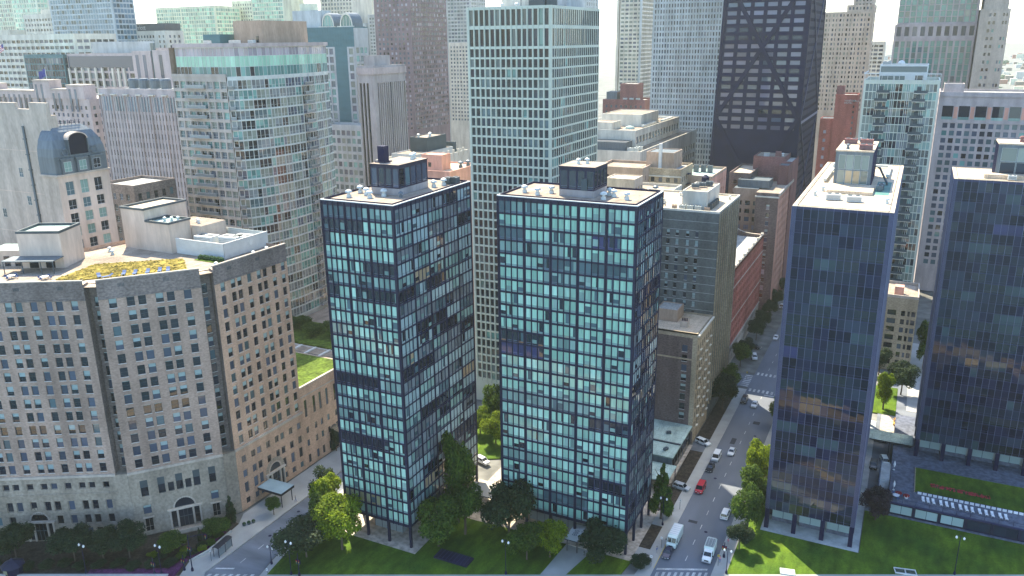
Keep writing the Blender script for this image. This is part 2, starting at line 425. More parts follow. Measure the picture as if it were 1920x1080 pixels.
def roof_slab(B, pts, z, mat, par=1.0, wall='grey_stone', t=.4, part='roof', cap=None):
    """flat roof inside a parapet; pts run anticlockwise seen from above"""
    mb = B.mb(part); mb.poly([(x, y, z) for x, y in pts], mat)
    if par <= 0: return
    c = Vector((sum(p[0] for p in pts) / len(pts), sum(p[1] for p in pts) / len(pts))); k = len(pts); pm = B.mb('parapet')
    ins = []
    for i in range(k):
        a, b, d = Vector(pts[i - 1]), Vector(pts[i]), Vector(pts[(i + 1) % k])
        e1, e2 = (b - a).normalized(), (d - b).normalized()
        n1, n2 = Vector((-e1.y, e1.x)), Vector((-e2.y, e2.x)); bis = (n1 + n2); bis = bis / max(.3, bis.dot(n1))
        ins.append(b + bis * t)
    for i in range(k):
        p, q, p2, q2 = pts[i], pts[(i + 1) % k], ins[i], ins[(i + 1) % k]
        pm.poly([(p[0], p[1], z), (q[0], q[1], z), (q[0], q[1], z + par), (p[0], p[1], z + par)], wall)
        pm.poly([(q2[0], q2[1], z), (p2[0], p2[1], z), (p2[0], p2[1], z + par), (q2[0], q2[1], z + par)], wall)
        pm.poly([(p[0], p[1], z + par), (q[0], q[1], z + par), (q2[0], q2[1], z + par), (p2[0], p2[1], z + par)], cap or wall)
VENT = {}
def vents(B, spots, z, mat='pale_metal', k=1.0):
    """mushroom ventilators standing on a roof"""
    key = (mat, k)
    if key not in VENT:
        m = MB(); m.lathe([(.55 * k, 0), (.5 * k, .5 * k), (.32 * k, .6 * k), (.32 * k, 1.0 * k), (.75 * k, 1.05 * k), (.6 * k, 1.4 * k), (.15 * k, 1.6 * k)], (0, 0, 0), mat, 9); VENT[key] = m.mesh('roof_vent')
    for x, y in spots:
        o = link('roof_vent', VENT[key], B.root); o.location = Vector((x, y, z)) - B.off
def ac_units(B, spots, z, mat='pale_metal', s=(1.8, 1.2, 1.1)):
    key = ('ac', mat, s)
    if key not in VENT:
        m = MB(); a, b, c = s[0] / 2, s[1] / 2, s[2]
        m.box(-a, a, -b, b, .12, c, mat); m.box(-a - .03, a + .03, -b - .03, b + .03, c, c + .07, mat)
        for q in (-a * .5, a * .5): m.lathe([(b * .5, 0), (b * .5, .12), (b * .35, .14)], (q, 0, c + .07), 'dark_panel', 8)
        for q in range(4): m.box(-a * .9, a * .9, -b - .02, -b, .3 + q * (c - .4) / 4, .3 + q * (c - .4) / 4 + .08, 'dark_panel')
        for q in (-1, 1): m.box(q * a * .8 - .06, q * a * .8 + .06, -b * .9, b * .9, 0, .12, 'dark_panel')
        VENT[key] = m.mesh('cooling_unit')
    for x, y, rz in spots:
        o = link('cooling_unit', VENT[key], B.root); o.location = Vector((x, y, z)) - B.off; o.rotation_euler.z = rz
def ducts(B, runs, z, mat='pale_metal', w=.7):
    """sheet metal ducts on short feet along a roof, each run a list of corner points"""
    for pts in runs:
        m = B.new('roof_duct')
        for (x0, y0), (x1, y1) in zip(pts, pts[1:]):
            L = math.hypot(x1 - x0, y1 - y0); ux, uy = (x1 - x0) / L, (y1 - y0) / L; px, py = -uy * w / 2, ux * w / 2
            a = [(x0 - px, y0 - py), (x1 - px, y1 - py), (x1 + px, y1 + py), (x0 + px, y0 + py)]
            m.hexa([(*p, z + .35) for p in a] + [(*p, z + .35 + w * .8) for p in a], mat)
            for k in range(int(L / 3) + 1): m.box(x0 + ux * k * 3 - .08, x0 + ux * k * 3 + .08, y0 + uy * k * 3 - .08, y0 + uy * k * 3 + .08, z, z + .349, 'dark_panel')
def plain_box(B, x0, x1, y0, y1, z0, z1, mat, roof='grey_roof', part='penthouse', par=.35):
    mb = B.new(part); mb.box(x0, x1, y0, y1, z0, z1, mat, False, roof)
    if par:
        t = .3
        for q in ((x0, x1, y0, y0 + t), (x0, x1, y1 - t, y1), (x0, x0 + t, y0 + t, y1 - t), (x1 - t, x1, y0 + t, y1 - t)): mb.box(*q, z1, z1 + par, mat, False)
def back_box(B, part, x0, x1, y0, y1, z0, z1, mat, roof=None, north=False):
    """the sides and roof behind a facade that stands on y0 (and on x1 unless north is asked for)"""
    m = B.mb(part); m.poly([(x1, y1, z0), (x0, y1, z0), (x0, y1, z1), (x1, y1, z1)], mat); m.poly([(x0, y1, z0), (x0, y0, z0), (x0, y0, z1), (x0, y1, z1)], mat)
    m.poly([(x0, y0, z1), (x1, y0, z1), (x1, y1, z1), (x0, y1, z1)], roof or mat)
    if north: m.poly([(x1, y0, z0), (x1, y1, z0), (x1, y1, z1), (x1, y0, z1)], mat)
def tower(name, label, x0, x1, y0, y1, z, mat, E=None, N=None, S=None, roof='grey_roof', par=1.0, zb=0, cap=100, parwall=None, finish=True):
    """a box shaped building: E front towards the lake, N front to the right, S to the left"""
    B = Building(name, ((x0 + x1) / 2, (y0 + y1) / 2, zb), label, cap=cap)
    for key, spec, p, q in (('E', E, (x0, y0), (x1, y0)), ('N', N, (x1, y0), (x1, y1)), ('S', S, (x0, y1), (x0, y0)), ('W', None, (x1, y1), (x0, y1))):
        F = Face(p, q, zb)
        if spec: sp = dict(spec); m = sp.pop('mat', mat); facade(B, F, z, mat=m, seed=len(name) + ord(key), **sp)
        else: fquad(B.mb('wall'), F, 0, F.w, 0, z - zb, 0, mat)
    roof_slab(B, [(x0, y0), (x1, y0), (x1, y1), (x0, y1)], z, roof, par, parwall or mat)
    if finish: B.finish()
    return B

# ------------------------------------------------------------------ the two black steel towers on columns
def steel_tower(name, label, x0, x1, y0, y1, H, be, bn, pal_e, pal_n, seed):
    B = Building(name, ((x0 + x1) / 2, (y0 + y1) / 2, 0), label, 'tower'); g = 6.0; nf = 25; fh = (H - .9 - g) / nf; B.tilt = .006
    fr = B.mb('frame'); mul_ = B.mb('mullion')
    for key, p, q, nb, pal in (('E', (x0, y0), (x1, y0), be, pal_e), ('N', (x1, y0), (x1, y1), bn, pal_n), ('W', (x1, y1), (x0, y1), be, None), ('S', (x0, y1), (x0, y0), bn, [('pane_mirror', 1)])):
        F = Face(p, q, g); W = F.w; cw = .5; pr = .19 if key == 'E' else .08; bw = (W - cw) / nb; cols = []
        for b in range(nb):
            w = (bw - cw) / 4
            for i in range(4): cols.append((cw + b * bw + i * w + .09, cw + b * bw + (i + 1) * w - .09))
        rows = [(j * fh + .34, (j + 1) * fh - .10) for j in range(nf)]
        if pal:
            facade(B, F, H, 1, fh, 1, 1, 'navy_steel', pal, cols=cols, rows=rows, style='plain' if key == 'S' else 'bay', part='frame', run=7 if key == 'E' else 4, seed=seed + ord(key), dep=.12 if key == 'E' else .04, cuts=key != 'S')
        else: fquad(fr, F, 0, W, 0, H - g, 0, 'navy_steel')
        for b in range(nb + 1): fbox(fr, F, b * bw, b * bw + cw, -.35, H - g, .003, .06, 'navy_steel')
        for b in range(nb):
            w = (bw - cw) / 4
            for i in range(1, 4): fbox(mul_, F, cw + b * bw + i * w - .05, cw + b * bw + i * w + .05, -.35, H - g, .002, pr, 'navy_steel')
            fbox(mul_, F, b * bw + cw / 2 - .05, b * bw + cw / 2 + .05, -.35, H - g, .063, pr + .04, 'navy_steel')
        fbox(fr, F, 0.003, W - .003, -.35, -.003, -.2, 0, 'navy_steel')
    B.mb('soffit').poly([(x0, y0, g - .3), (x0, y1, g - .3), (x1, y1, g - .3), (x1, y0, g - .3)], 'travertine')
    cm = MB()
    col = None
    for i in range(be + 1):
        for j in range(bn + 1):
            if 0 < i < be and 0 < j < bn: continue
            x = x0 + .3 + i * (x1 - x0 - .6) / be; y = y0 + .3 + j * (y1 - y0 - .6) / bn
            if col is None: cm.box(-.28, .28, -.28, .28, 0, g - .31, 'navy_steel'); col = cm.mesh('column')
            o = link('column', col, B.root); o.location = Vector((x, y, .02)) - B.off
    lb = B.mb('lobby'); a, b, c, d = x0 + 5.5, x1 - 5.5, y0 + 4.5, y1 - 4.5
    lb.box(a, b, c, d, .15, g - .31, 'pane_grey')
    for k in range(int((b - a) / 2.1) + 1): lb.box(a + k * 2.1, a + k * 2.1 + .08, c - .06, c - .005, .15, g - .32, 'navy_steel')
    for k in range(int((d - c) / 2.1) + 1): lb.box(b + .005, b + .06, c + k * 2.1, c + k * 2.1 + .08, .15, g - .32, 'navy_steel')
    roof_slab(B, [(x0, y0), (x1, y0), (x1, y1), (x0, y1)], H, 'gravel_roof', .18, 'white_metal', .35)
    rl = B.mb('roof_rail'); t = .62
    rl.box(x0 + t, x1 - t, y0 + t, y0 + t + .12, H, H + .42, 'black_steel'); rl.box(x0 + t, x1 - t, y1 - t - .12, y1 - t, H, H + .42, 'black_steel')
    rl.box(x0 + t, x0 + t + .12, y0 + t + .12, y1 - t - .12, H, H + .42, 'black_steel'); rl.box(x1 - t - .12, x1 - t, y0 + t + .12, y1 - t - .12, H, H + .42, 'black_steel')
    return B
def glazed_penthouse(B, x0, x1, y0, y1, z, h, base, pe, pn, roof='gravel_roof', frame='navy_steel'):
    m = B.mb('penthouse'); m.box(x0, x1, y0, y1, z, z + base, 'ribbed_concrete', False)
    for p, q, n in (((x0, y0), (x1, y0), pe), ((x1, y0), (x1, y1), pn), ((x1, y1), (x0, y1), 0), ((x0, y1), (x0, y0), 0)):
        F = Face(p, q, z + base); hh = h - base
        if n:
            w = F.w / n
            facade(B, F, z + h, w, hh, w - .45, hh - 1.0, frame, [('pane_mid', 2), ('pane_bluegrey', 3), ('pane_dark', 2)], cols=[(i * w + .22, (i + 1) * w - .22) for i in range(n)], rows=[(.35, hh - .7)], style='bay', part='penthouse', dep=.1)
        else: fquad(m, F, 0, F.w, 0, hh, 0, frame)
    m.box(x0 - .15, x1 + .15, y0 - .15, y1 + .15, z + h, z + h + .25, frame, True, roof)

PAL_S = [('pane_curtain', 66), ('pane_sheer', 12), ('pane_mid', 8), ('pane_dark', 18), ('pane_warm', 2)]
PAL_N = [('pane_grey', 22), ('pane_sheer', 20), ('pane_blind', 46), ('pane_mid', 8), ('pane_dark', 20), ('pane_gold', 2)]
PAL_8 = [('pane_aqua', 42), ('pane_curtain', 38), ('pane_sheer', 8), ('pane_mid', 5), ('pane_dark', 8), ('pane_warm', 1), ('pane_violet', 2)]
PAL_8N = [('pane_bluegrey', 30), ('pane_navy', 12), ('pane_mid', 20), ('pane_grey', 30), ('pane_blind', 12), ('pane_dark', 16)]
B = steel_tower('apartment_tower', 'black steel apartment tower with teal windows, its narrow three bay side to the lake', -66.3, -47.1, -19.2, 14.3, 83.1, 3, 5, PAL_S, PAL_N, 3)
glazed_penthouse(B, -60.2, -52.6, -8.4, 3.6, 83.1, 6.6, 1.5, 4, 5)
m = B.mb('flue'); m.box(-59.4, -57.6, -6.4, -4.6, 89.95, 93.6, 'black_steel'); m.box(-59.9, -57.1, -6.9, -4.1, 89.95, 90.2, 'black_steel')
vents(B, [(-62.2, -14.2), (-60.1, -10.5), (-57.3, -13.2), (-55.6, -10.2), (-63.2, -8.6), (-51.4, 4.2), (-50.6, 7.4)], 83.1, 'pale_metal', 1.1)
vents(B, [(-54.8, .6), (-55.4, 2.4)], 89.95, 'pale_metal', .9)
vents(B, [(-51.4, -9.8)], 83.1, 'slate_metal', .8)
ac_units(B, [(-50.6, 9.6, 1.57), (-49.3, 10.6, 1.57)], 83.1, 'dark_panel', (2, 1.6, 1.5))
B.finish()
B = steel_tower('apartment_tower', 'black steel apartment tower with teal windows, its wide five bay side to the lake', -32.6, 0, 0, 18.9, 83.1, 5, 3, PAL_8, PAL_8N, 8)
glazed_penthouse(B, -19.8, -11.6, 5.4, 13.6, 83.1, 6.4, 1.5, 4, 4)
B.mb('door').box(-14.6, -13.2, 5.28, 5.392, 84.6, 87.2, 'dark_panel')
vents(B, [(-28.6, 6.2), (-24.6, 4.4), (-22.6, 7.6), (-9.2, 4.8), (-8.2, 8.6), (-4.6, 6.6), (-9.6, 9.8)], 83.1, 'pale_metal', 1.1)
vents(B, [(-16.8, 9.2), (-15.2, 10.4)], 89.75, 'pale_metal', .8)
B.finish()

# ------------------------------------------------------------------ the two dark glass slabs
def glass_slab(label, x0, x1, y0, y1, H, ne, nn, zb, g, ph, mirror_side=False, seed=1):
    B = Building('apartment_tower', ((x0 + x1) / 2, (y0 + y1) / 2, zb), label, 'tower'); nf = 28; fh = (H - .5 - g - zb) / nf; B.tilt = .006
    pal = [('pane_navy', 44), ('pane_navy_mid', 26), ('pane_navy_pale', 9), ('pane_dark', 30), ('pane_violet', 1)]
    fr = B.mb('frame'); mu = B.mb('mullion')
    for key, p, q, n in (('E', (x0, y0), (x1, y0), ne), ('N', (x1, y0), (x1, y1), nn), ('W', (x1, y1), (x0, y1), 0), ('S', (x0, y1), (x0, y0), nn)):
        F = Face(p, q, zb + g); W = F.w; ec = .85
        if n:
            w = (W - 2 * ec) / n; cols = [(ec + i * w + .03, ec + (i + 1) * w - .03) for i in range(n)]; rows = [(j * fh + .10, (j + 1) * fh - .06) for j in range(nf)]
            pl = pal if key == 'E' else [('pane_mirror', 1)] if key == 'S' else [('pane_navy', 3), ('pane_dark', 2), ('pane_violet', 1)]
            facade(B, F, H, 1, fh, 1, 1, 'navy_steel_soft', pl, cols=cols, rows=rows, style='plain', part='frame', run=3, seed=seed, dep=.05)
            for i in range(n + 1): fbox(mu, F, ec + i * w - .035, ec + i * w + .035, 0, H - zb - g, .002, .11, 'mullion_blue')
            for i in range(1, 4):
                for a in (i * ec / 4, W - i * ec / 4): fbox(mu, F, a - .03, a + .03, 0, H - zb - g, .002, .1, 'mullion_blue')
            for j in range(nf): fbox(mu, F, ec + .04, W - ec - .04, j * fh + .62, j * fh + .66, -.045, .02, 'navy_steel_soft')
        else: fquad(fr, F, 0, W, 0, H - zb - g, 0, 'navy_steel_soft')
    B.mb('soffit').poly([(x0, y0, zb + g), (x0, y1, zb + g), (x1, y1, zb + g), (x1, y0, zb + g)], 'cool_concrete')
    cm = MB(); cm.box(-.5, .5, -.42, .42, 0, g - .004, 'black_steel'); col = cm.mesh('column')
    bay = 6.4; nx = max(1, round((x1 - x0) / bay)); ny = max(1, round((y1 - y0) / bay))
    for i in range(nx + 1):
        for j in range(ny + 1):
            if 0 < i < nx and 0 < j < ny: continue
            o = link('column', col, B.root); o.location = Vector((x0 + .52 + i * (x1 - x0 - 1.04) / nx, y0 + .45 + j * (y1 - y0 - .9) / ny, zb + .02)) - B.off
    lb = B.mb('lobby'); lb.box(x0 + 2, x1 - 2, y0 + 6, y1 - 4, zb + .1, zb + g - .02, 'cool_concrete')
    for i in range(nx):
        a = x0 + 1.3 + i * (x1 - x0 - 1.04) / nx; b = a + (x1 - x0) / nx - 1.6
        lb.box(a, b, y0 + 4.2, y0 + 4.3, zb + 1.2, zb + g - .6, 'pane_blind'); lb.box((a + b) / 2 - .05, (a + b) / 2 + .05, y0 + 4.12, y0 + 4.19, zb + 1.2, zb + g - .6, 'navy_steel')
        lb.box(a, b, y0 + 4.1, y0 + 4.4, zb + g - .59, zb + g - .2, 'black_steel'); lb.box(a, b, y0 + 4.15, y0 + 4.35, zb + .1, zb + 1.19, 'terrace_paving')
    roof_slab(B, [(x0, y0), (x1, y0), (x1, y1), (x0, y1)], H, 'white_roof', .12, 'white_roof', .5)
    B.mb('roof_trim').box(x0 + .9, x1 - .9, y0 + .9, y0 + 1.0, H + .002, H + .14, 'dark_roof'); B.mb('roof_trim').box(x1 - 1.0, x1 - .9, y0 + 1.01, y1 - .9, H + .002, H + .14, 'dark_roof')
    B.mb('roof_trim').box(x0 + .9, x0 + 1.0, y0 + 1.01, y1 - .9, H + .002, H + .14, 'dark_roof')
    return B
B = glass_slab('dark blue glass apartment slab with a blank white roof, between the street and the terrace', 27.0, 47.3, 25.4, 97, 80.7, 12, 36, 0, 5.6, None, seed=5)
def tall_penthouse(B, x0, x1, y0, y1, z, h, pal):
    m = B.mb('penthouse')
    for p, q, n in (((x0, y0), (x1, y0), 4), ((x1, y0), (x1, y1), 0), ((x1, y1), (x0, y1), 0), ((x0, y1), (x0, y0), 0)):
        F = Face(p, q, z); W = F.w
        if n:
            e = .7; w = (W - 2 * e) / n
            facade(B, F, z + h, 1, 1, 1, 1, 'slate_metal', pal, cols=[(e + i * w + .08, e + (i + 1) * w - .08) for i in range(n)], rows=[(.8, h * .47), (h * .5, h - .8)], style='frame', part='penthouse', dep=.12)
        else:
            fquad(m, F, 0, W, 0, h, 0, 'slate_metal')
            for k in range(int(W / .9)): fbox(m, F, k * .9 + .4, k * .9 + .48, 0, h - .02, .002, .07, 'navy_steel_soft')
    m.box(x0 - .1, x1 + .1, y0 - .1, y1 + .1, z + h, z + h + .35, 'white_roof', True, 'white_roof')
tall_penthouse(B, 32.4, 40.8, 55, 76, 80.7, 8.6, [('pane_sage', 2), ('pane_gold', 1), ('pane_grey', 1)])
m = B.mb('roof_ledge'); m.box(32.0, 42.0, 44.5, 54.8, 80.7, 81.5, 'white_roof'); m.box(42.2, 45.4, 46.4, 66, 80.705, 80.75, 'teal_roof_shade')  # teal roof patch with the penthouse shade put into its colour
m = B.mb('pipe'); m.tube([(40.9, 66.5, 84.5), (42.2, 66, 84.2), (44.4, 61, 81.2), (44.4, 61, 80.76)], .28, 'dark_panel')
ducts(B, [[(30, 60), (30, 78), (34, 84)], [(44, 72), (44, 90), (36, 90)]], 80.7, 'pale_metal', .8); vents(B, [(30, 40), (31, 47), (45.4, 36), (29.6, 88)], 80.7, 'pale_metal', .8)
ac_units(B, [(34.2, 36.5, .2), (38.6, 35.6, .2)], 80.7, 'white_metal', (3.2, 2, 1.3)); ac_units(B, [(43.2, 52, 1.57), (43.4, 55, 1.57)], 80.76, 'slate_metal', (1.6, 1.2, 1.2))
ac_units(B, [(38.9, 57.5, 0), (38.4, 69, 0), (34.6, 69, 0)], 89.66, 'maroon_brick', (3, 2.4, 1.2)); vents(B, [(34.8, 57.5), (36.8, 72.5)], 89.66, 'slate_metal', .8)
B.finish()
B = glass_slab('dark blue glass apartment slab standing on the terrace at the right edge', 59.3, 92.6, 73.2, 94, 81.4, 20, 12, 3.6, 5.2, None, True, seed=9)
tall_penthouse(B, 68.5, 84, 80, 90, 81.4, 8.2, [('pane_sage', 2), ('pane_navy_mid', 2), ('pane_grey', 1)])
m = B.mb('roof_ledge'); m.box(66, 88, 76.6, 79.8, 81.4, 82.5, 'white_roof'); vents(B, [(73.6, 84), (75.2, 85.2)], 89.96, 'maroon_brick', 1.0); ac_units(B, [(72, 75.4, 0)], 81.53, 'white_metal')
B.finish()

# ------------------------------------------------------------------ pale green grid tower behind the two black ones
B = Building('apartment_tower', (-59.2, 81.5, 0), 'tall pale green grid tower standing behind and between the two black towers', 'tower')
PAL_D = [('pane_ink', 64), ('pane_navy', 14), ('pane_mid', 8), ('pane_navy_mid', 14), ('pane_teal', 2)]
for k, p, q, n in (('E', (-73.6, 62), (-46.4, 62), 15), ('N', (-46.4, 62), (-46.4, 101), 23)):
    F = Face(p, q, 0); H = 125.2; e = .6; w = (F.w - 2 * e) / n
    g = .24 if k == 'E' else .15; cols = [(e + i * w + g, e + (i + 1) * w - g) for i in range(n)]
    rows = [(8.4 + j * 2.86, 8.4 + j * 2.86 + 2.32) for j in range(37)] + [(8.4 + 37 * 2.86 + .2, 8.4 + 37 * 2.86 + 5.0), (120.2, 124.6)]
    facade(B, F, H, 1, 1, 1, 1, 'mint_metal', PAL_D, cols=cols, rows=rows, style='bay', part='frame', dep=.35 if k == 'E' else .1, low=.42, seed=ord(k), fr='dark_panel')
    for i in range(n + 1): fbox(B.mb('pier'), F, max(0, e + i * w - .13), e + i * w + .13, 7.2, H, .003, .16 if k == 'E' else .07, 'mint_metal')
mb = B.mb('frame'); fquad(mb, Face((-46.4, 101), (-73.6, 101)), 0, 27.2, 0, 125.2, 0, 'mint_metal'); fquad(mb, Face((-73.6, 101), (-73.6, 62)), 0, 39, 0, 125.2, 0, 'mint_metal')
roof_slab(B, [(-73.6, 62), (-46.4, 62), (-46.4, 101), (-73.6, 101)], 125.2, 'grey_roof', .25, 'mint_metal')
plain_box(B, -70, -62, 78, 95, 125.2, 130, 'ivory_concrete'); plain_box(B, -60, -50, 82, 97, 125.2, 131, 'cool_concrete'); ac_units(B, [(-54, 72, 0), (-51, 73, .3), (-57, 74, 0)], 125.2, 'dark_panel', (3, 2, 2.2)); vents(B, [(-62, 72), (-66, 70)], 125.2)
mb = B.mb('davit'); mb.tube([(-57, 64.5, 125.2), (-57, 64.5, 128), (-52.5, 63.5, 128.4)], .15, 'dark_panel')
B.finish()

# ------------------------------------------------------------------ the old tan brick club building
B = Building('brick_building', (-112, -30, 0), 'broad old tan brick building with stone base and roof terrace, bending round the corner', 'building')
ZT, ZL = 65.0, 17.5
SEG = [((-172, -78.1), (-113.4, -45.3), 'L'), ((-113.4, -45.3), (-111.0, -43.9), 'r'), ((-111.0, -43.9), (-97.2, -27.0), 'M'), ((-97.2, -27.0), (-95.9, -24.2), 'r'), ((-95.9, -24.2), (-95.4, .6), 'R')]
PAL_H = [('pane_dark', 60), ('pane_bluegrey', 30), ('pane_mid', 10)]
def pairs(W, pat, ww, start, gap, step):
    cols = []; x = start; i = 0
    while x + (2 * ww + gap if pat[i % len(pat)] == 2 else ww) < W - .8:
        if pat[i % len(pat)] == 2: cols += [(x, x + ww), (x + ww + gap, x + 2 * ww + gap)]; x += 2 * ww + gap
        else: cols.append((x, x + ww)); x += ww
        x += step; i += 1
    return cols
rows_up = [(ZL + 1.0 + j * 3.38, ZL + 1.0 + j * 3.38 + 2.3) for j in range(13)]
for p, q, t in SEG:
    F = Face(p, q, 0); W = F.w
    if t == 'r':   # recessed slot with one column of windows; its shade put into darker brick
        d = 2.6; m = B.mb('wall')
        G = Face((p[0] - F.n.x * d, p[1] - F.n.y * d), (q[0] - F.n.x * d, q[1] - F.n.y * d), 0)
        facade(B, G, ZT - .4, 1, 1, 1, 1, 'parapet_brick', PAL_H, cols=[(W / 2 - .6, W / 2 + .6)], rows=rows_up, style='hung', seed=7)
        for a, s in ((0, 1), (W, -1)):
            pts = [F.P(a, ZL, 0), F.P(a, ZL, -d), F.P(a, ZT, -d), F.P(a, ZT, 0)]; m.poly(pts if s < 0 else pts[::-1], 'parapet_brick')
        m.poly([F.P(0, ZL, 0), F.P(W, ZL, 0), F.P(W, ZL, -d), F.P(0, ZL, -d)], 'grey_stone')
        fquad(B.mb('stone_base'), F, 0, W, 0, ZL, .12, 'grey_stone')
        continue
    cols = {'L': None, 'M': pairs(W, (1, 2, 2, 1), 1.65, 2.0, .75, 2.05), 'R': pairs(W, (1, 2, 1, 2, 1), 1.5, 1.8, .6, 1.8)}[t]
    if t == 'L':
        base = pairs(W, (1, 2, 1, 2), 1.55, 1.8, .75, 1.75); cols = sorted((W - b, W - a) for a, b in base)
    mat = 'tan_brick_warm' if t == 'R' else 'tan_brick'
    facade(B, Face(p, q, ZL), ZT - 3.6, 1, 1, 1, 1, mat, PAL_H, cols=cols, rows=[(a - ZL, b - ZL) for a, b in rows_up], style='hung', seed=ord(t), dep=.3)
    # stone band, parapet courses, ledge
    pm = B.mb('parapet'); fquad(pm, F, 0, W, ZT - 3.6, ZT + 1.0, .004, 'parapet_brick'); fbox(pm, F, 0, W, ZT - 3.7, ZT - 3.35, .006, .2, 'parapet_brick')
    fbox(pm, F, 0, W, ZT + .8, ZT + 1.05, -.45, .12, 'pale_limestone')
    k = 4.4
    while k < W - 2: 
        for i in range(5): fbox(pm, F, k + i * .28, k + i * .28 + .12, ZT - 1.1, ZT - .3, .006, .06, 'dark_panel')
        k += 9.5
    led = B.mb('ledge'); fbox(led, F, -.05, W + .05, ZL - .35, ZL + .25, .0, .4, 'pale_limestone')
    # stone base
    sb = B.mb('stone_base')
    D = .12
    Fb = Face((p[0] + F.n.x * D, p[1] + F.n.y * D), (q[0] + F.n.x * D, q[1] + F.n.y * D), 0)
    if t == 'L':
        ar = [W - 19.6, W - 57]
        clear = lambda a: all(not (x - 4.4 < a < x + 4.4) for x in ar)
        facade(B, Fb, ZL - .35, 1, 1, 1, 1, 'grey_stone', PAL_H, cols=cols, rows=[(1.0, 3.4), (4.6, 7.0), (8.3, 10.9), (14.1, 15.8)], style='frame', part='stone_base', skip=lambda i, j: j < 2 and not clear(sum(cols[i]) / 2), seed=3, fr='pale_limestone', dep=.35)
        fbox(sb, Fb, 0, W, 12.6, 12.95, .003, .2, 'grey_stone'); fbox(sb, Fb, 0, W, 7.5, 7.7, .003, .12, 'grey_stone')
    elif t == 'M':
        ar = [W / 2 + .6]
        tall = [(2.4, 4.2), (6.6, 8.3), (8.9, 10.3), (10.9, 12.5), (13.1, 14.5), (15.1, 16.8), (18.4, 20.1)]
        cols2 = [(2.2, 4.0), (17.9, 19.7)]
        wall_with_holes(sb, Fb, W, 0, 9.2, cols2, [(.9, 4.6), (5.8, 8.2)], .35, 'grey_stone')
        for a, b in cols2:
            B.window(Fb, a, .9, b - a, 3.7, .35, 'split', 'pane_dark', fr='pale_limestone'); B.window(Fb, a, 5.8, b - a, 2.4, .35, 'hung', 'pane_bluegrey', b=.3)
            fbox(sb, Fb, a - .4, b + .4, 4.75, 5.05, .003, .3, 'pale_limestone')
        tall = [(2.3, 4.0, 1), (6.2, 7.8, 1), (8.4, 9.8, 0), (10.3, 11.9, 1), (12.4, 13.8, 0), (14.3, 15.9, 1), (18.0, 19.6, 1)]
        wall_with_holes(sb, Fb, W, 9.2, ZL - .35, [(a, b) for a, b, _ in tall], [(10.6, 13.1)], .4, 'grey_stone')
        for a, b, tl in tall:
            B.window(Fb, a, 10.6, b - a, 2.5, .4, 'frame', 'pane_dark', fr='dark_panel')
            if tl: fbox(B.new('window_head'), Fb, a, b, 13.1, 15.0, .003, .05, 'dark_panel')
    else:
        ar = [12.8]
        colsR = [c for c in cols]
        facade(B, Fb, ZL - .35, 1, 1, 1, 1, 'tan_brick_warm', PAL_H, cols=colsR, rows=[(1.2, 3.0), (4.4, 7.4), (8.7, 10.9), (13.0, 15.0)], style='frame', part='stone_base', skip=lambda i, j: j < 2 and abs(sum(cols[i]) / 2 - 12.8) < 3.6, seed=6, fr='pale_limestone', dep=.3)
    for x in ar:   # arched doorways: pilasters, fanlight, carved ring, glazed doors
        en = B.new('entrance'); s = 1.15 if t == 'M' else 1.0
        fbox(en, Fb, x - 3.6 * s, x + 3.6 * s, 5.3, 5.75, .004, .55, 'pale_limestone')
        for a in (-3.2, -1.75, 1.45, 2.9): fbox(en, Fb, x + a * s, x + a * s + .36, .3, 5.29, .004, .4, 'pale_limestone')
        fquad(en, Fb, x - 1.35 * s, x + 1.4 * s, .3, 5.28, .02, 'pane_dark')
        for a in (-.45, .45): fbox(en, Fb, x + a - .05, x + a + .05, .3, 5.27, .025, .09, 'dark_panel')
        fbox(en, Fb, x - 1.3 * s, x + 1.35 * s, 3.0, 3.2, .095, .13, 'dark_panel')
        for a, b in ((-2.8, -1.8), (1.85, 2.85)): fquad(en, Fb, x + a * s, x + b * s, .6, 5.0, .02, 'pane_dark')
        n = 14; rr = 2.0 * s
        arc = [(x + rr * math.cos(math.pi * i / n), 5.9 + rr * math.sin(math.pi * i / n)) for i in range(n + 1)]
        en.poly([Fb.P(a, v, .03) for a, v in arc], 'pane_dark')
        for i in range(n):
            for r1, r2, dd, mt in ((rr, rr + .4, .12, 'pale_limestone'), (rr + .45, rr + 1.5, .07, 'grey_stone')):
                c1, c2 = math.pi * (i + .04) / n, math.pi * (i + .9) / n
                en.poly([Fb.P(x + r1 * math.cos(c1), 5.9 + r1 * math.sin(c1), dd), Fb.P(x + r2 * math.cos(c1), 5.9 + r2 * math.sin(c1), dd), Fb.P(x + r2 * math.cos(c2), 5.9 + r2 * math.sin(c2), dd), Fb.P(x + r1 * math.cos(c2), 5.9 + r1 * math.sin(c2), dd)], mt)
        if t == 'M':
            fbox(en, Fb, x - 4.4, x + 4.4, .1, .35, .3, 3.4, 'grey_stone'); fbox(en, Fb, x - 4.4, x + 4.4, .36, 1.2, 3.1, 3.35, 'pale_limestone')
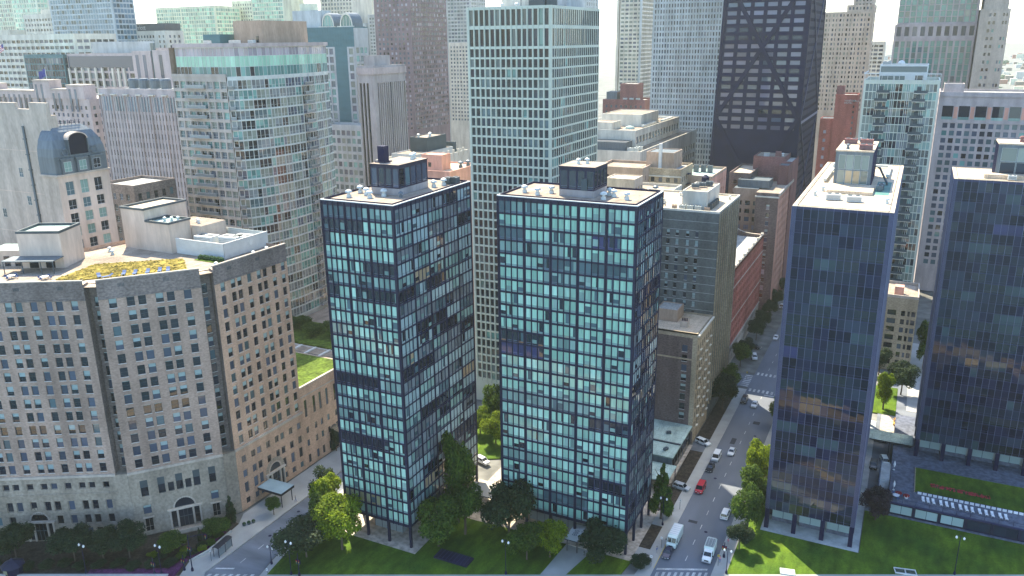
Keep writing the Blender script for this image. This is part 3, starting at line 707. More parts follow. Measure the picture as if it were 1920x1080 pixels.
# lower wing along the side street with its tall slot windows and meadow roof
wf = Face((-95.4, .6), (-95.2, 24), 0)
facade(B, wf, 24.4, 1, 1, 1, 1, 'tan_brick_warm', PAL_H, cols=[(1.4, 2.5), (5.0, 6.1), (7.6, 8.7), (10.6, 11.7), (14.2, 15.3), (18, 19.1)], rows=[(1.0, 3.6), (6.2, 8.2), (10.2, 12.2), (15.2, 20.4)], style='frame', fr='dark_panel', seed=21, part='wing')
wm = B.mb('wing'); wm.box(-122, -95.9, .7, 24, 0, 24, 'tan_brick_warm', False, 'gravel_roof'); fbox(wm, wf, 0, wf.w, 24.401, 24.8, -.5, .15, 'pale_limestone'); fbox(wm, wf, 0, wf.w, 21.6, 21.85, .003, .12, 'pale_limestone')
en = B.new('entrance')
for i in range(10):
    c1, c2 = math.pi * i / 10, math.pi * (i + 1) / 10; x = 12.9
    en.poly([wf.P(x, 6.2, .05), wf.P(x + 1.9 * math.cos(c1), 6.2 + 1.9 * math.sin(c1), .05), wf.P(x + 1.9 * math.cos(c2), 6.2 + 1.9 * math.sin(c2), .05)], 'pane_dark')
fbox(en, wf, 11, 14.8, 0.2, 6.1, .03, .05, 'pane_dark')
mm = B.mb('meadow_roof'); mm.box(-118, -96.6, 2.0, 22.6, 24.01, 24.3, 'roof_meadow', False)
rp = [(-172, -78.1), (-113.4, -45.3), (-111, -43.9), (-97.2, -27), (-95.9, -24.2), (-95.4, .6), (-138, .6), (-142, -22), (-152, -32), (-188, -50)]
B.mb('roof').poly([(x, y, ZT - .6) for x, y in rp], 'tan_roof')
bk = B.mb('wall')
for i in range(5, 10):
    p, q = rp[i], rp[(i + 1) % 10]; bk.poly([(p[0], p[1], 0), (q[0], q[1], 0), (q[0], q[1], ZT + .4), (p[0], p[1], ZT + .4)], 'tan_brick')
ZR = ZT - .6
# rooftop: stucco penthouses, louvred screen, sedum bed, pergola
ph = B.new('penthouse')
Fp = Face((-141.8, -40.4), (-132.4, -35.9)); u, n = Fp.u, Fp.n; W = Fp.w
def rbox(mb, a0, a1, d0, d1, z0, z1, mat, top=None):   # box in the frame of that front, d counted backwards
    P = lambda a, d, z: Fp.P(a, z, -d)
    mb.hexa([P(a0, d0, z0), P(a1, d0, z0), P(a1, d1, z0), P(a0, d1, z0), P(a0, d0, z1), P(a1, d0, z1), P(a1, d1, z1), P(a0, d1, z1)], mat, False, top)
rbox(ph, 0, W, 0, 9.6, ZR, 73, 'cream_stucco', 'mint_roof')
for a0, a1, d0, d1 in ((-.1, W + .1, -.1, .35), (-.1, W + .1, 9.25, 9.7), (-.1, .35, .35, 9.25), (W - .35, W + .1, .35, 9.25)): rbox(ph, a0, a1, d0, d1, 73.002, 73.6, 'dark_panel')
ph = B.new('penthouse'); rbox(ph, -9, -.3, 2, 9, ZR, 68.4, 'cream_stucco', 'mint_roof')
for k in range(3): rbox(B.new('door'), -8 + k * 2.6, -6.6 + k * 2.6, 1.9, 1.99, ZR + .1, ZR + 2.6, 'pane_dark')
for k in range(2): rbox(B.new('door'), 2 + k * 4, 4.2 + k * 4, -.1, -.01, ZR + .1, ZR + 2.5, 'pane_dark')
pg = B.mb('pergola'); rbox(pg, -1.5, W + .4, -5.2, -.3, ZR + 2.9, ZR + 3.15, 'slate_metal')
for a in (-1.3, 3.2, 7.6, W + .1): rbox(B.new('post'), a, a + .16, -5.1, -4.94, ZR, ZR + 2.89, 'dark_panel')
ph = B.new('penthouse'); ph.box(-136.5, -128, -15, -1, ZR, 75, 'cream_stucco', False, 'white_roof'); ph.box(-127.99, -119.4, -15, -8, ZR, 72, 'cream_stucco', False, 'mint_roof')
for x0, x1, y0, y1, z in ((-136.7, -127.8, -15.2, -.8, 75), (-127.8, -119.2, -15.2, -7.8, 72)):
    for q in ((x0, x1, y0, y0 + .45), (x0, x1, y1 - .45, y1), (x0, x0 + .45, y0 + .45, y1 - .45), (x1 - .45, x1, y0 + .45, y1 - .45)): ph.box(*q, z + .002, z + .55, 'dark_panel' if y0 < -12 and q[2] == y0 or q[0] == x0 else 'dark_roof', False)
ph = B.new('penthouse'); ph.box(-127.99, -116, -7.7, 1.0, ZR, 70.4, 'cream_stucco', False, 'tan_roof')
vents(B, [(-124, -12), (-122.6, -11), (-121.4, -10)], 72.01, 'pale_metal', .7); vents(B, [(-121, -4), (-119.5, -5)], 70.41, 'white_metal', .7)
sc = B.mb('louvre_screen')
for a in range(11):
    z = ZR + .15 + a * .36
    sc.box(-118.4, -102.0, -14.3, -14.2, z, z + .3, 'white_metal'); sc.box(-102.1, -102.0, -14.19, 1.5, z, z + .3, 'white_metal')
sc.box(-118.4, -102, -14.19, -14.1, ZR, 68.3, 'pale_metal'); sc.box(-102.2, -102.11, -14.1, 1.5, ZR, 68.3, 'pale_metal'); sc.box(-118.4, -102.2, 1.4, 1.5, ZR, 68.3, 'pale_metal')
sc.box(-118.4, -101.95, -14.35, -14.05, 68.31, 68.5, 'white_metal'); sc.box(-102.25, -101.95, -14.04, 1.55, 68.31, 68.5, 'white_metal')
ac_units(B, [(-114, -8, .1), (-107.5, -6, .1), (-104.8, -4, .1)], ZR + 1.6, 'white_metal', (5.5, 3.4, 2.2))
ducts(B, [[(-117, -12), (-112, -3), (-104, -2)], [(-110, -12.5), (-110, -9)]], ZR, 'pale_metal', .8)
vents(B, [(-99, -20), (-98.4, -8), (-98.6, -3), (-133, -22), (-136.5, -20)], ZR, 'pale_metal', .8)
sd = MB(); rs = random.Random(3)
bed = [(-125.5, -44.6), (-121.5, -48.4), (-106, -32.8), (-101.6, -25.6), (-112, -18), (-127.5, -31.5)]
def inside(p, pl):
    c = False
    for i in range(len(pl)):
        a, b = pl[i], pl[i - 1]
        if (a[1] > p[1]) != (b[1] > p[1]) and p[0] < (b[0] - a[0]) * (p[1] - a[1]) / (b[1] - a[1]) + a[0]: c = not c
    return c
bedp = [(-124.5, -44), (-119.5, -42.4), (-113.5, -36.5), (-107.6, -31), (-102.8, -25.4), (-112, -18.2), (-127.8, -31)]
sd.prism(bedp, ZR + .01, ZR + .3, 'sedum_gold')
for i in range(1500):
    x, y = rs.uniform(-128, -102), rs.uniform(-44, -18)
    if inside((x, y), bedp):
        r = rs.uniform(.25, .6); h = rs.uniform(.06, .25); a = rs.uniform(0, 3)
        sd.hexa([(x + r * math.cos(a + k * 1.571) * t, y + r * math.sin(a + k * 1.571) * t, ZR + .28 + z) for z, t in ((0, 1), (h, .35)) for k in range(4)], 'sedum_gold', False)
sdo = sd.build('sedum_bed', B.root, B.off)
pv = B.mb('roof_path'); pv.poly([(x, y, ZR + .02) for x, y in [(-119.5, -46.5), (-112.2, -42.6), (-99.4, -27.4), (-97.5, -24.4), (-101.5, -23.6), (-107, -30.4), (-113, -36), (-119, -42)]], 'white_roof')
hd = B.mb('roof_hedge')
for i in range(7): hd.lathe([(.5, 0), (.8, .5), (.6, 1.0), (.2, 1.25)], (-108 + i * 1.15, -16.2 + (i % 2) * .2, ZR), 'plant_dark', 8)
hd.box(-109, -99.5, -17.6, -15.4, ZR + .01, ZR + .12, 'lawn_green', False)
B.finish()

# ------------------------------------------------------------------ buildings of the middle distance
# stone tower with a slate mansard
B = Building('stone_tower', (-170, 0, 0), 'pale stone tower with big blank side and curved slate mansard, at the left edge', 'tower')
m = B.mb('wall'); zc = 81.9
F = Face((-205, -13.3), (-161.9, -13.3)); fquad(m, F, 0, F.w, 0, 98, 0, 'pale_limestone')
for v, t in ((64, 0), (76, 0), (88, 0), (52, 0)): fbox(m, F, 0, F.w, v, v + .22, .003, .06, 'cream_stucco')
for a, v in ((26.5, 80.5), (28, 72.5), (31.5, 62), (14, 78), (15.5, 68)): B.window(F, a, v, 1.7, 2.6, -.02, 'split', 'pane_mid', fr='white_metal')
dp = B.mb('downpipe'); dp.tube([F.P(32.2, 95, .3), F.P(32.2, 40, .3)], .34, 'slate_metal')
for k in range(12): fbox(dp, F, 31.75, 32.65, 44 + k * 4.3, 44.3 + k * 4.3, .003, .7, 'slate_metal')
m.box(-205, -161.9, -13.29, -.2, 0, 82, 'pale_limestone', False, 'tan_roof'); m.box(-205, -161.9, -13.29, -10.6, 82.01, 98, 'pale_limestone', False, 'tan_roof')
for a0, a1, h in ((0, 12, 3.2), (12.01, 20, 1.4), (20.01, 30, 3.2), (30.01, 36, 1.6), (36.01, 43.1, 3.4)): fbox(B.mb('parapet'), F, a0, a1, 98.01, 98 + h, -1.0, .1, 'pale_limestone')
xa, xb, ya, yb = -165.4, -158.7, -15.8, .2
facade(B, Face((xb, ya), (xb, yb)), zc, 1, 1, 1, 1, 'cream_stucco', [('pane_mid', 3), ('pane_sheer', 4), ('pane_dark', 3)], cols=[(2.1, 4.6), (6.6, 9.1), (11.0, 13.5)], rows=[(zc - 9.4 - k * 3.85, zc - 6.7 - k * 3.85) for k in range(15, -1, -1)] + [(zc - 5.4, zc - 1.7)], style='split', fr='white_metal', dep=.3, seed=4)  # window side in paler, warmer stone: its brighter light put into the colour
fquad(m, Face((xa, ya), (xb, ya)), 0, xb - xa, 0, zc, 0, 'pale_limestone'); m.poly([(xb, yb, 0), (-161.8, yb, 0), (-161.8, yb, zc), (xb, yb, zc)], 'pale_limestone'); m.poly([(xa, ya, 0), (xa, ya, zc), (xa, -13.3, zc), (xa, -13.3, 0)], 'pale_limestone')
co = B.mb('cornice'); co.box(xa - .4, xb + .5, ya - .5, yb + .5, zc, zc + .5, 'pale_limestone')
mn = B.mb('mansard'); prof = [(0, .5), (0, 5.2), (.25, 7.4), (.9, 9.6), (2.0, 11.6), (3.6, 13.2)]
for i in range(len(prof) - 1):
    (d1, h1), (d2, h2) = prof[i], prof[i + 1]
    r1 = [(xa, ya + d1), (xb - d1, ya + d1), (xb - d1, yb - d1), (xa, yb - d1)]; r2 = [(xa, ya + d2), (xb - d2, ya + d2), (xb - d2, yb - d2), (xa, yb - d2)]
    for k in range(4):
        p, q, p2, q2 = r1[k], r1[(k + 1) % 4], r2[k], r2[(k + 1) % 4]
        mn.poly([(*p, zc + h1), (*q, zc + h1), (*q2, zc + h2), (*p2, zc + h2)], 'slate_metal')
mn.poly([(xa, ya + 3.6, zc + 13.2), (xb - 3.6, ya + 3.6, zc + 13.2), (xb - 3.6, yb - 3.6, zc + 13.2), (xa, yb - 3.6, zc + 13.2)], 'dark_roof')
FN = Face((xb, ya), (xb, yb), zc)
fbox(mn, FN, -.15, 16.15, 5.1, 5.4, .0, .2, 'slate_metal')
for k in range(27): fbox(mn, FN, .3 + k * .6, .36 + k * .6, .55, 5.05, .003, .06, 'slate_metal')
for a in (3.3, 7.9, 12.3):
    dm = B.new('dormer')
    fbox(dm, FN, a - 1.7, a + 1.7, .51, 4.3, .003, .55, 'slate_metal'); fbox(dm, FN, a - 1.9, a + 1.9, 4.31, 4.75, .0, .75, 'slate_metal'); B.window(FN, a - 1.1, 1.1, 2.2, 2.7, -.57, 'split', 'pane_sheer' if a < 10 else 'pane_dark', fr='white_metal')
for a in (3.3, 12.3):
    dm = B.new('oculus'); dm.tube([FN.P(a + .95 * math.cos(t * .7), 6.3 + .95 * math.sin(t * .7), .25) for t in range(10)], .16, 'slate_metal', 5)
arc = [(7.6 + 3.1 * math.cos(math.pi * i / 10), 9.6 + 1.9 * math.sin(math.pi * i / 10)) for i in range(11)]
pl = [(4.5, 5.5)] + [(a, v) for a, v in reversed(arc)] + [(10.7, 5.5)]
dm = B.new('arched_dormer'); dm.poly([FN.P(a, v, .1) for a, v in reversed(pl)], 'pane_navy'); 
for i in range(10):
    (a, v), (c, w) = arc[i], arc[i + 1]
    dm.poly([FN.P(c, w, .5), FN.P(a, v, .5), FN.P(a, v, -2.5), FN.P(c, w, -2.5)], 'cream_stucco'); dm.poly([FN.P(a, v, .5), FN.P(c, w, .5), FN.P(7.6 + (c - 7.6) * .9, 9.6 + (w - 9.6) * .86, .5), FN.P(7.6 + (a - 7.6) * .9, 9.6 + (v - 9.6) * .86, .5)], 'cream_stucco')
for a in (4.5, 10.45): fbox(dm, FN, a, a + .25, 5.5, 9.6, -2, .5, 'slate_metal')
ra = B.mb('roof_railing')
for z in (13.7, 14.2): 
    ra.box(xa, xb - 3.7, ya + 3.7, ya + 3.78, zc + z, zc + z + .08, 'black_steel'); ra.box(xb - 3.78, xb - 3.7, ya + 3.79, yb - 3.7, zc + z, zc + z + .08, 'black_steel')
for k in range(8): ra.box(xb - 3.79, xb - 3.69, ya + 3.8 + k * 1.15, ya + 3.9 + k * 1.15, zc + 13.2, zc + 14.6, 'black_steel')
B.finish()
tower('stone_building', 'small tan stone building with a dark slot window, squeezed beside the mansard tower', -206, -189, 32, 50, 69, 'parapet_brick', E=dict(pitch=3.4, fh=4.0, ww=1.7, wh=2.2, pal=[('pane_dark', 2), ('pane_bluegrey', 2)], style='split', zmin=38, fr='pale_metal'), N=dict(pitch=3.4, fh=4.0, ww=1.6, wh=2.4, pal=[('pane_dark', 2), ('pane_mid', 1)], zmin=38), roof='grey_roof')
# ribbed rose tower
PR = [('pane_bluegrey', 40), ('pane_dark', 30), ('pane_mid', 15), ('pane_grey', 12)]
B = tower('hospital_tower', 'long rose tinted tower of fine vertical ribs, left of the curved glass tower', -272, -225.2, 88, 118, 95.6, 'rose_concrete', E=dict(pitch=1.93, fh=3.95, ww=1.05, wh=2.3, pal=PR, zmin=20, top=7, part='wall'), N=dict(pitch=2.2, fh=3.95, ww=1.2, wh=2.3, pal=PR, zmin=30, top=7), roof='grey_roof', par=2.6, finish=False)
F = Face((-272, 88), (-225.2, 88)); pr = B.mb('rib')
for i in range(25): fbox(pr, F, .1 + i * 1.93, .42 + i * 1.93, 15, 95.5, .003, .55 if i % 4 == 0 else .3, 'rose_concrete')
for i in range(6):
    wh_ = B.new('window_head'); fbox(wh_, F, 1.4 + i * 7.72, 7.9 + i * 7.72, 88.9, 95, .003, .12, 'pane_bluegrey')
    for k in range(4): fbox(wh_, F, 2.4 + i * 7.72 + k * 1.5, 2.6 + i * 7.72 + k * 1.5, 88.9, 95, .125, .2, 'pale_metal')
    fbox(pr, F, .2 + i * 7.72, 3.2 + i * 7.72, 95.6, 96.1, -.2, 1.0, 'ivory_concrete')
for i in range(4): ct = B.new('cooling_tower'); ct.lathe([(2.2, 0), (2.2, 3.2), (1.8, 4.0)], (-258 + i * 6.5, 95, 98.3), 'slate_metal', 12); ct.box(-261 + i * 6.5, -255 + i * 6.5, 92.5, 98, 95.65, 98.25, 'cool_concrete')
B.finish()
# curved glass tower
B = Building('condominium_tower', (-172, 75, 0), 'glass condominium tower with a teal crown, stacked balconies and a bowed front, at centre left', 'tower')
PI = [('pane_teal', 22), ('pane_grey', 16), ('pane_sage', 28), ('pane_dark', 22), ('pane_bluegrey', 14), ('pane_mid', 8)]
FE = Face((-188.5, 54), (-163.2, 54)); n = 8; w = FE.w / n; nb = (2, 3, 4)
facade(B, FE, 105.2, 1, 1, 1, 1, 'greige_concrete', PI, cols=[(i * w + .34, (i + 1) * w - .28) for i in range(n)], rows=[(15 + j * 3.43 + .6, 15 + j * 3.43 + 2.95) for j in range(26)], style='split', fr='white_metal', dep=.5)
for j in range(26):
    z = 15 + j * 3.43
    bl = B.new('balcony'); fbox(bl, FE, 2.05 * w, 4.95 * w, z + .55, z + .75, .003, 1.1, 'greige_concrete'); fbox(bl, FE, 2.05 * w, 4.95 * w, z + .8, z + 1.75, 1.02, 1.06, 'pane_grey'); fbox(bl, FE, 2.05 * w, 4.95 * w, z + 1.76, z + 1.84, 1.0, 1.08, 'white_metal')
curve = [(-163.2, 54.6), (-160.6, 56.4), (-158.6, 61), (-157.3, 68), (-156.8, 76), (-157.2, 85), (-158.4, 94), (-160.2, 102), (-162, 107)]
for i in range(len(curve) - 1):
    F = Face(curve[i], curve[i + 1]); k = max(1, round(F.w / 1.75)); w = F.w / k
    facade(B, F, 105.2, 1, 1, 1, 1, 'pale_metal', PI, cols=[(a * w + .06, (a + 1) * w - .06) for a in range(k)], rows=[(15 + j * 3.43 + .42, 15 + j * 3.43 + 3.33) for j in range(26)], style='bay', low=.95, fr='pale_metal', t=.06, part='glass_frame', run=3, seed=i, dep=.1)
    for j in range(26): fbox(B.mb('floor_edge'), F, 0, F.w, 15 + j * 3.43, 15 + j * 3.43 + .2, .003, .2, 'pale_metal')
    for a in range(0, k, 3): fbox(B.mb('fin'), F, a * w - .05, a * w + .07, 15, 105, .003, .2, 'white_metal')
    if i in (0, 5):
        for j in range(26):
            z = 15 + j * 3.43; bl = B.new('balcony'); fbox(bl, F, .1, F.w * .62, z + .35, z + .5, .285, 1.7, 'rose_concrete'); fbox(bl, F, .1, F.w * .62, z + .5, z + 1.5, 1.62, 1.66, 'pane_grey'); fbox(bl, F, .1, F.w * .62, z + 1.5, z + 1.58, 1.6, 1.68, 'white_metal')
            for q in (.1, F.w * .62 - .1): fbox(bl, F, q, q + .1, z + .5, z + 3.3, 1.55, 1.65, 'white_metal')
crown = [(-186.5, 54.8), (-163.4, 54.8)] + curve[1:]
for i in range(len(crown) - 1):
    F = Face(crown[i], crown[i + 1], 105.2); k = max(1, round(F.w / 1.75)); w = F.w / k
    facade(B, F, 115, 1, 1, 1, 1, 'pale_metal', PI, cols=[(a * w + .06, (a + 1) * w - .06) for a in range(k)], rows=[(.2, 3.3), (3.4, 6.8), (6.9, 9.6)], style='plain', part='glass_frame', dep=.08, hook=lambda a, j, mm: ('pane_teal' if mm != 'pane_dark' else mm) if j == 0 else ('pane_aqua' if j == 1 else 'pane_lilac'), rev='pale_metal')
    fbox(B.mb('eave'), F, -.2, F.w + .2, 9.8, 11.1, -.6, .7, 'rose_concrete')
bk = [(-162, 107), (-188.5, 107), (-188.5, 54)]
for i in range(2): fquad(B.mb('wall'), Face(bk[i], bk[i + 1]), 0, Face(bk[i], bk[i + 1]).w, 0, 115, 0, 'tan_stucco')
B.mb('roof').poly([(x, y, 115.6) for x, y in crown + [(-188, 107), (-188, 55)]], 'tan_roof'); B.mb('roof').poly([(-188.5, 54, 105.2), (-163.2, 54, 105.2), (-163.4, 54.8, 105.2), (-186.5, 54.8, 105.2), (-188.4, 62, 105.2)], 'grey_roof')
B.mb('wall').box(-188.5, -163.3, 54, 107, 0, 14.9, 'tan_stucco', False)
fbox(B.mb('parapet'), FE, 0, FE.w, 105.2, 106.2, -.4, .2, 'greige_concrete')
plain_box(B, -175, -150.5 - 11, 72, 96, 115.6, 123.5, 'tan_stucco', 'grey_roof'); plain_box(B, -184, -176, 66, 80, 115.6, 119, 'teal_panel', 'mint_roof')
B.mb('door').box(-164.6, -163.5, 71.85, 71.98, 116, 118.6, 'pane_dark'); ac_units(B, [(-172, 68, .2), (-168, 66, .5), (-165, 70, .1), (-178, 62, 0)], 115.6, 'white_metal', (2.2, 1.6, 1.6))
B.finish()
# garden podium between
B = Building('garden_podium', (-127, 40, 0), 'low planted podium with white pergola beams behind the meadow roof', 'podium')
B.mb('wall').box(-156, -104, 26, 112, 0, 14, 'tan_stucco', False, 'gravel_roof'); B.new('planting_bed').box(-154, -106, 50, 70, 14.01, 14.5, 'roof_meadow', False); B.new('planting_bed').box(-152, -108, 27, 44, 14.01, 14.2, 'dark_roof', False)
for k in range(8): B.new('pergola_beam').box(-150 + k * 6, -149.2 + k * 6, 27.5, 44, 16.6, 17, 'white_metal')
for y in (27.4, 44.1): B.mb('pergola_beam').box(-152, -106, y, y + .3, 16.2, 16.59, 'white_metal')
for k in range(16): B.mb('pergola_post').box(-150 + k * 3, -149.75 + k * 3, 27.45, 27.7, 14.2, 16.19, 'white_metal')
B.finish()
# pink postmodern block with flag poles
PJ = [('pane_bluegrey', 5), ('pane_dark', 3), ('pane_mid', 2)]
B = tower('university_building', 'rose granite block with stepped gabled top and slot windows, before the navy glass block', -386, -301.7, 105, 140, 91, 'pink_granite', E=dict(pitch=3.4, fh=3.6, ww=1.5, wh=1.7, pal=PJ, zmin=35), N=dict(pitch=3.4, fh=3.6, ww=1.5, wh=1.7, pal=PJ, zmin=40), finish=False)
F = Face((-386, 105), (-301.7, 105)); m = B.mb('wall')
for a0, a1, h in ((6, 16, 98), (16.01, 46, 95), (46.01, 58, 100), (58.01, 70, 96), (70.01, 82, 98)):
    fbox(m, F, a0, a1, 91.8, h, -6, .5, 'pink_granite'); fbox(B.mb('coping'), F, a0, a1, h + .002, h + .5, -6.2, .8, 'pale_limestone')
    for q in range(int((a1 - a0) / 4)): fbox(B.new('slot_window'), F, a0 + 1.3 + q * 4, a0 + 2.8 + q * 4, 86, h - 1.6, .503, .56, 'pane_bluegrey')
B.finish()
# hospital with navy block
B = tower('hospital_building', 'rose hospital building with tall white piers and curved roof screen, at the upper left', -388, -301, 160, 200, 111, 'rose_concrete', E=dict(pitch=5.4, fh=4.2, ww=4.4, wh=3.0, pal=PR, zmin=50, top=5), N=dict(pitch=4, fh=4.2, ww=1.8, wh=2.6, pal=PR, zmin=50), par=.8, finish=False)
F = Face((-388, 160), (-301, 160))
for i in range(6): fbox(B.mb('pier'), F, .3 + i * 5.5, 1.5 + i * 5.5, 40, 104, .003, .9, 'ivory_concrete')
for i in range(3): fbox(B.mb('pier'), F, 36 + i * 4.5, 37.4 + i * 4.5, 40, 104, .003, .9, 'ivory_concrete')
fbox(B.mb('glass_band'), F, 1, 55, 104.5, 110.5, .003, .3, 'pane_bluegrey'); fbox(B.mb('pier'), F, 55.5, 69.5, 40, 113, .003, 2.2, 'rose_concrete'); fbox(B.mb('pier'), F, 71.6, 87, 40, 113.4, .003, 2.6, 'rose_concrete'); fbox(B.mb('glass_band'), F, 69.55, 71.55, 40, 117, .003, 1.6, 'pane_mid')
for a in (58, 63.5, 76): fbox(B.mb('glass_band'), F, a, a + 2.4, 50, 111, 2.61 if a > 70 else 2.21, 2.66 if a > 70 else 2.26, 'pane_bluegrey')
n = 12
for i in range(n):
    a = (-374 + 50 * i / n, 166 - 3 * math.sin(math.pi * i / n)); b = (-374 + 50 * (i + 1) / n, 166 - 3 * math.sin(math.pi * (i + 1) / n))
    fbox(B.mb('roof_screen'), Face(a, b), 0, Face(a, b).w, 111.9, 118, -.3, 0, 'cool_concrete')
plain_box(B, -376, -324, 168, 195, 111, 114, 'rose_concrete')
B.finish()
tower('glass_block', 'navy blue glass block dotted with pale lights, left of the rose hospital', -423, -388.5, 158, 195, 110.5, 'teal_panel', E=dict(pitch=2.1, fh=3.6, ww=1.8, wh=3.0, pal=[('pane_navy_mid', 6), ('pane_bluegrey', 4), ('pane_navy', 3), ('pane_grey', 1)], zmin=50, dep=.1), N=dict(pitch=2.1, fh=3.6, ww=1.8, wh=3.0, pal=[('pane_navy_mid', 2), ('pane_navy', 1)], zmin=50, dep=.1), roof='mint_roof')
# teal framed hotel tower with barrel dormers
B = Building('hotel_tower', (-230, 200, 0), 'tower with big dark teal frame, pale window grids and two barrel shaped dormers', 'tower')
F = Face((-254, 186), (-207.2, 186)); W = F.w; m = B.mb('frame')
PP = [('pane_mid', 4), ('pane_teal', 4), ('pane_bluegrey', 3), ('pane_sage', 2)]
fquad(m, F, 0, W, 114, 123, 0, 'teal_panel'); fquad(m, F, 34.6, 42.2, 0, 114, 0, 'teal_panel')
for a0, a1 in ((0, 34.6), (42.2, W)):
    G = Face((F.P(a0, 0)[0], 186), (F.P(a1, 0)[0], 186)); facade(B, G, 114, 3.3 if a1 < 40 else 3.6, 4.0, 2.5, 2.9, 'cool_concrete', PP, zmin=40, part='grid', dep=.3, top=.5, edge=.2)
facade(B, Face((-207.2, 186), (-207.2, 198)), 123, 3.4, 4.0, 2.4, 2.8, 'cool_concrete', PP, zmin=40, part='grid', top=9)
fquad(m, Face((-254, 198), (-254, 186)), 0, 12, 0, 123, 0, 'teal_panel'); fquad(m, Face((-207.2, 198), (-254, 198)), 0, W, 0, 123, 0, 'teal_panel')
for k in range(30): fbox(m, F, .4 + k * 1.6, .5 + k * 1.6, 114.2, 122.9, .003, .08, 'teal_panel')
roof_slab(B, [(-254, 186), (-207.2, 186), (-207.2, 198), (-254, 198)], 123, 'grey_roof', .5, 'teal_panel')
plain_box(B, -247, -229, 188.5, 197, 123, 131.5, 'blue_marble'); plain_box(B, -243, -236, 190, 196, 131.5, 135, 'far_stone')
for cx, cy in ((-224.4, 188.2), (-213.5, 188.9)):
    d = B.new('barrel_dormer'); n = 12; r, h = 3.9, 7.4
    arc = [(cx + r * math.cos(math.pi * i / n), 123 + h * math.sin(math.pi * i / n) ** .8) for i in range(n + 1)]
    d.poly([(x, cy + .3, z) for x, z in reversed([(cx + (x - cx) * .86, 123 + (z - 123) * .88) for x, z in arc])], 'pane_teal')
    for i in range(n):
        (x, z), (x2, z2) = arc[i], arc[i + 1]
        d.poly([(x2, cy, z2), (x, cy, z), (x, cy + 8.6, z), (x2, cy + 8.6, z2)], 'slate_metal'); k = lambda x, z: (cx + (x - cx) * .84, 123 + (z - 123) * .86)
        a, b = k(x, z), k(x2, z2); d.poly([(x, cy, z), (x2, cy, z2), (b[0], cy, b[1]), (a[0], cy, a[1])], 'ivory_concrete')
    for k in (-.5, 0, .5): d.box(cx + k * r - .1, cx + k * r + .1, cy + .2, cy + .29, 123, 123 + h * .76, 'ivory_concrete')
    d.box(cx - 5, cx + 5, cy - 1.2, cy - .1, 123, 124, 'ivory_concrete')
B.finish()
tower('office_block', 'square windowed concrete block at the foot of the teal framed tower', -222, -195, 172, 184, 76, 'cool_concrete', E=dict(pitch=3.1, fh=3.9, ww=2.2, wh=2.6, pal=PP, zmin=30, style='frame', fr='white_metal'), N=dict(pitch=3.1, fh=3.9, ww=2.2, wh=2.6, pal=PP, zmin=30))
# ribbed concrete tower
B = tower('office_tower', 'grey concrete tower of narrow vertical slots, between the teal frame and the mauve granite tower', -191.7, -182.8, 166.5, 193.5, 104.5, 'ribbed_concrete', E=dict(pitch=2.6, fh=100, ww=1.2, wh=96, sill=0, pal=[('pane_navy', 1), ('pane_dark', 1)], cols=[(.5, 1.8), (2.5, 3.8), (4.5, 5.8)], rows=[(2, 97.5)], dep=.8), N=dict(pitch=2, fh=100, ww=.75, wh=96, pal=[('pane_navy', 1), ('pane_dark', 1)], cols=[(3.0 + i * 1.72, 3.85 + i * 1.72) for i in range(14)], rows=[(2, 97.5)], dep=.5, rev='ribbed_concrete'), finish=False)
for p, q in (((-191.7, 166.5), (-182.8, 166.5)), ((-182.8, 166.5), (-182.8, 193.5))): fbox(B.mb('cornice'), Face(p, q), -.3, Face(p, q).w + .3, 101.5, 104.6, .003, .6, 'rose_concrete')
plain_box(B, -191, -185, 171, 184, 104.5, 109.6, 'ribbed_concrete'); B.finish()
# mauve granite tower
PRG = [('pane_dark', 34), ('pane_bluegrey', 30), ('pane_lilac', 22), ('pane_mid', 14)]
tower('office_tower', 'tall mauve granite tower with small square windows, left of the green grid tower', -306.4, -276, 345, 394, 215, 'mauve_granite', E=dict(pitch=3.4, fh=3.25, ww=1.5, wh=1.6, pal=PRG, zmin=55, dep=.2), N=dict(pitch=2.15, fh=3.25, ww=1.3, wh=1.9, pal=PRG, zmin=55, dep=.15))
# low pale office with green plant room, and the salmon building
PV = [('pane_bluegrey', 3), ('pane_mid', 3), ('pane_dark', 2)]
B = tower('office_building', 'low ivory office building with a dark green plant room and a roof hedge of posts', -147.5, -128.1, 115.2, 158, 68.6, 'ivory_concrete', E=dict(pitch=4.7, fh=4.4, ww=4.0, wh=2.6, pal=PV, zmin=30, style='split', fr='dark_panel', dep=.5, top=3.2), N=dict(pitch=4.2, fh=4.4, ww=3.4, wh=2.6, pal=PV, zmin=30, dep=.5, top=3.2), par=1.6, finish=False)
plain_box(B, -145.5, -133.5, 124, 154, 68.6, 71.4, 'cool_concrete', 'gravel_roof', 'plant_room'); plain_box(B, -143.8, -135.4, 135.5, 151.5, 71.4, 77, 'dark_panel', 'tan_roof', 'plant_room'); plain_box(B, -140, -134, 156, 157.6, 68.6, 73, 'dark_panel')
F = Face((-128.1, 115.2), (-128.1, 158))
for i in range(10): fbox(B.mb('roof_post'), F, .2 + i * 4.2, .9 + i * 4.2, 68.7, 71.6, -.5, .35, 'ivory_concrete')
vents(B, [(-141, 138), (-138, 142), (-139.5, 145)], 77.01, 'pale_metal', 1.0); vents(B, [(-144, 119), (-141, 120), (-138, 118.6)], 68.6, 'white_metal', 1); B.finish()
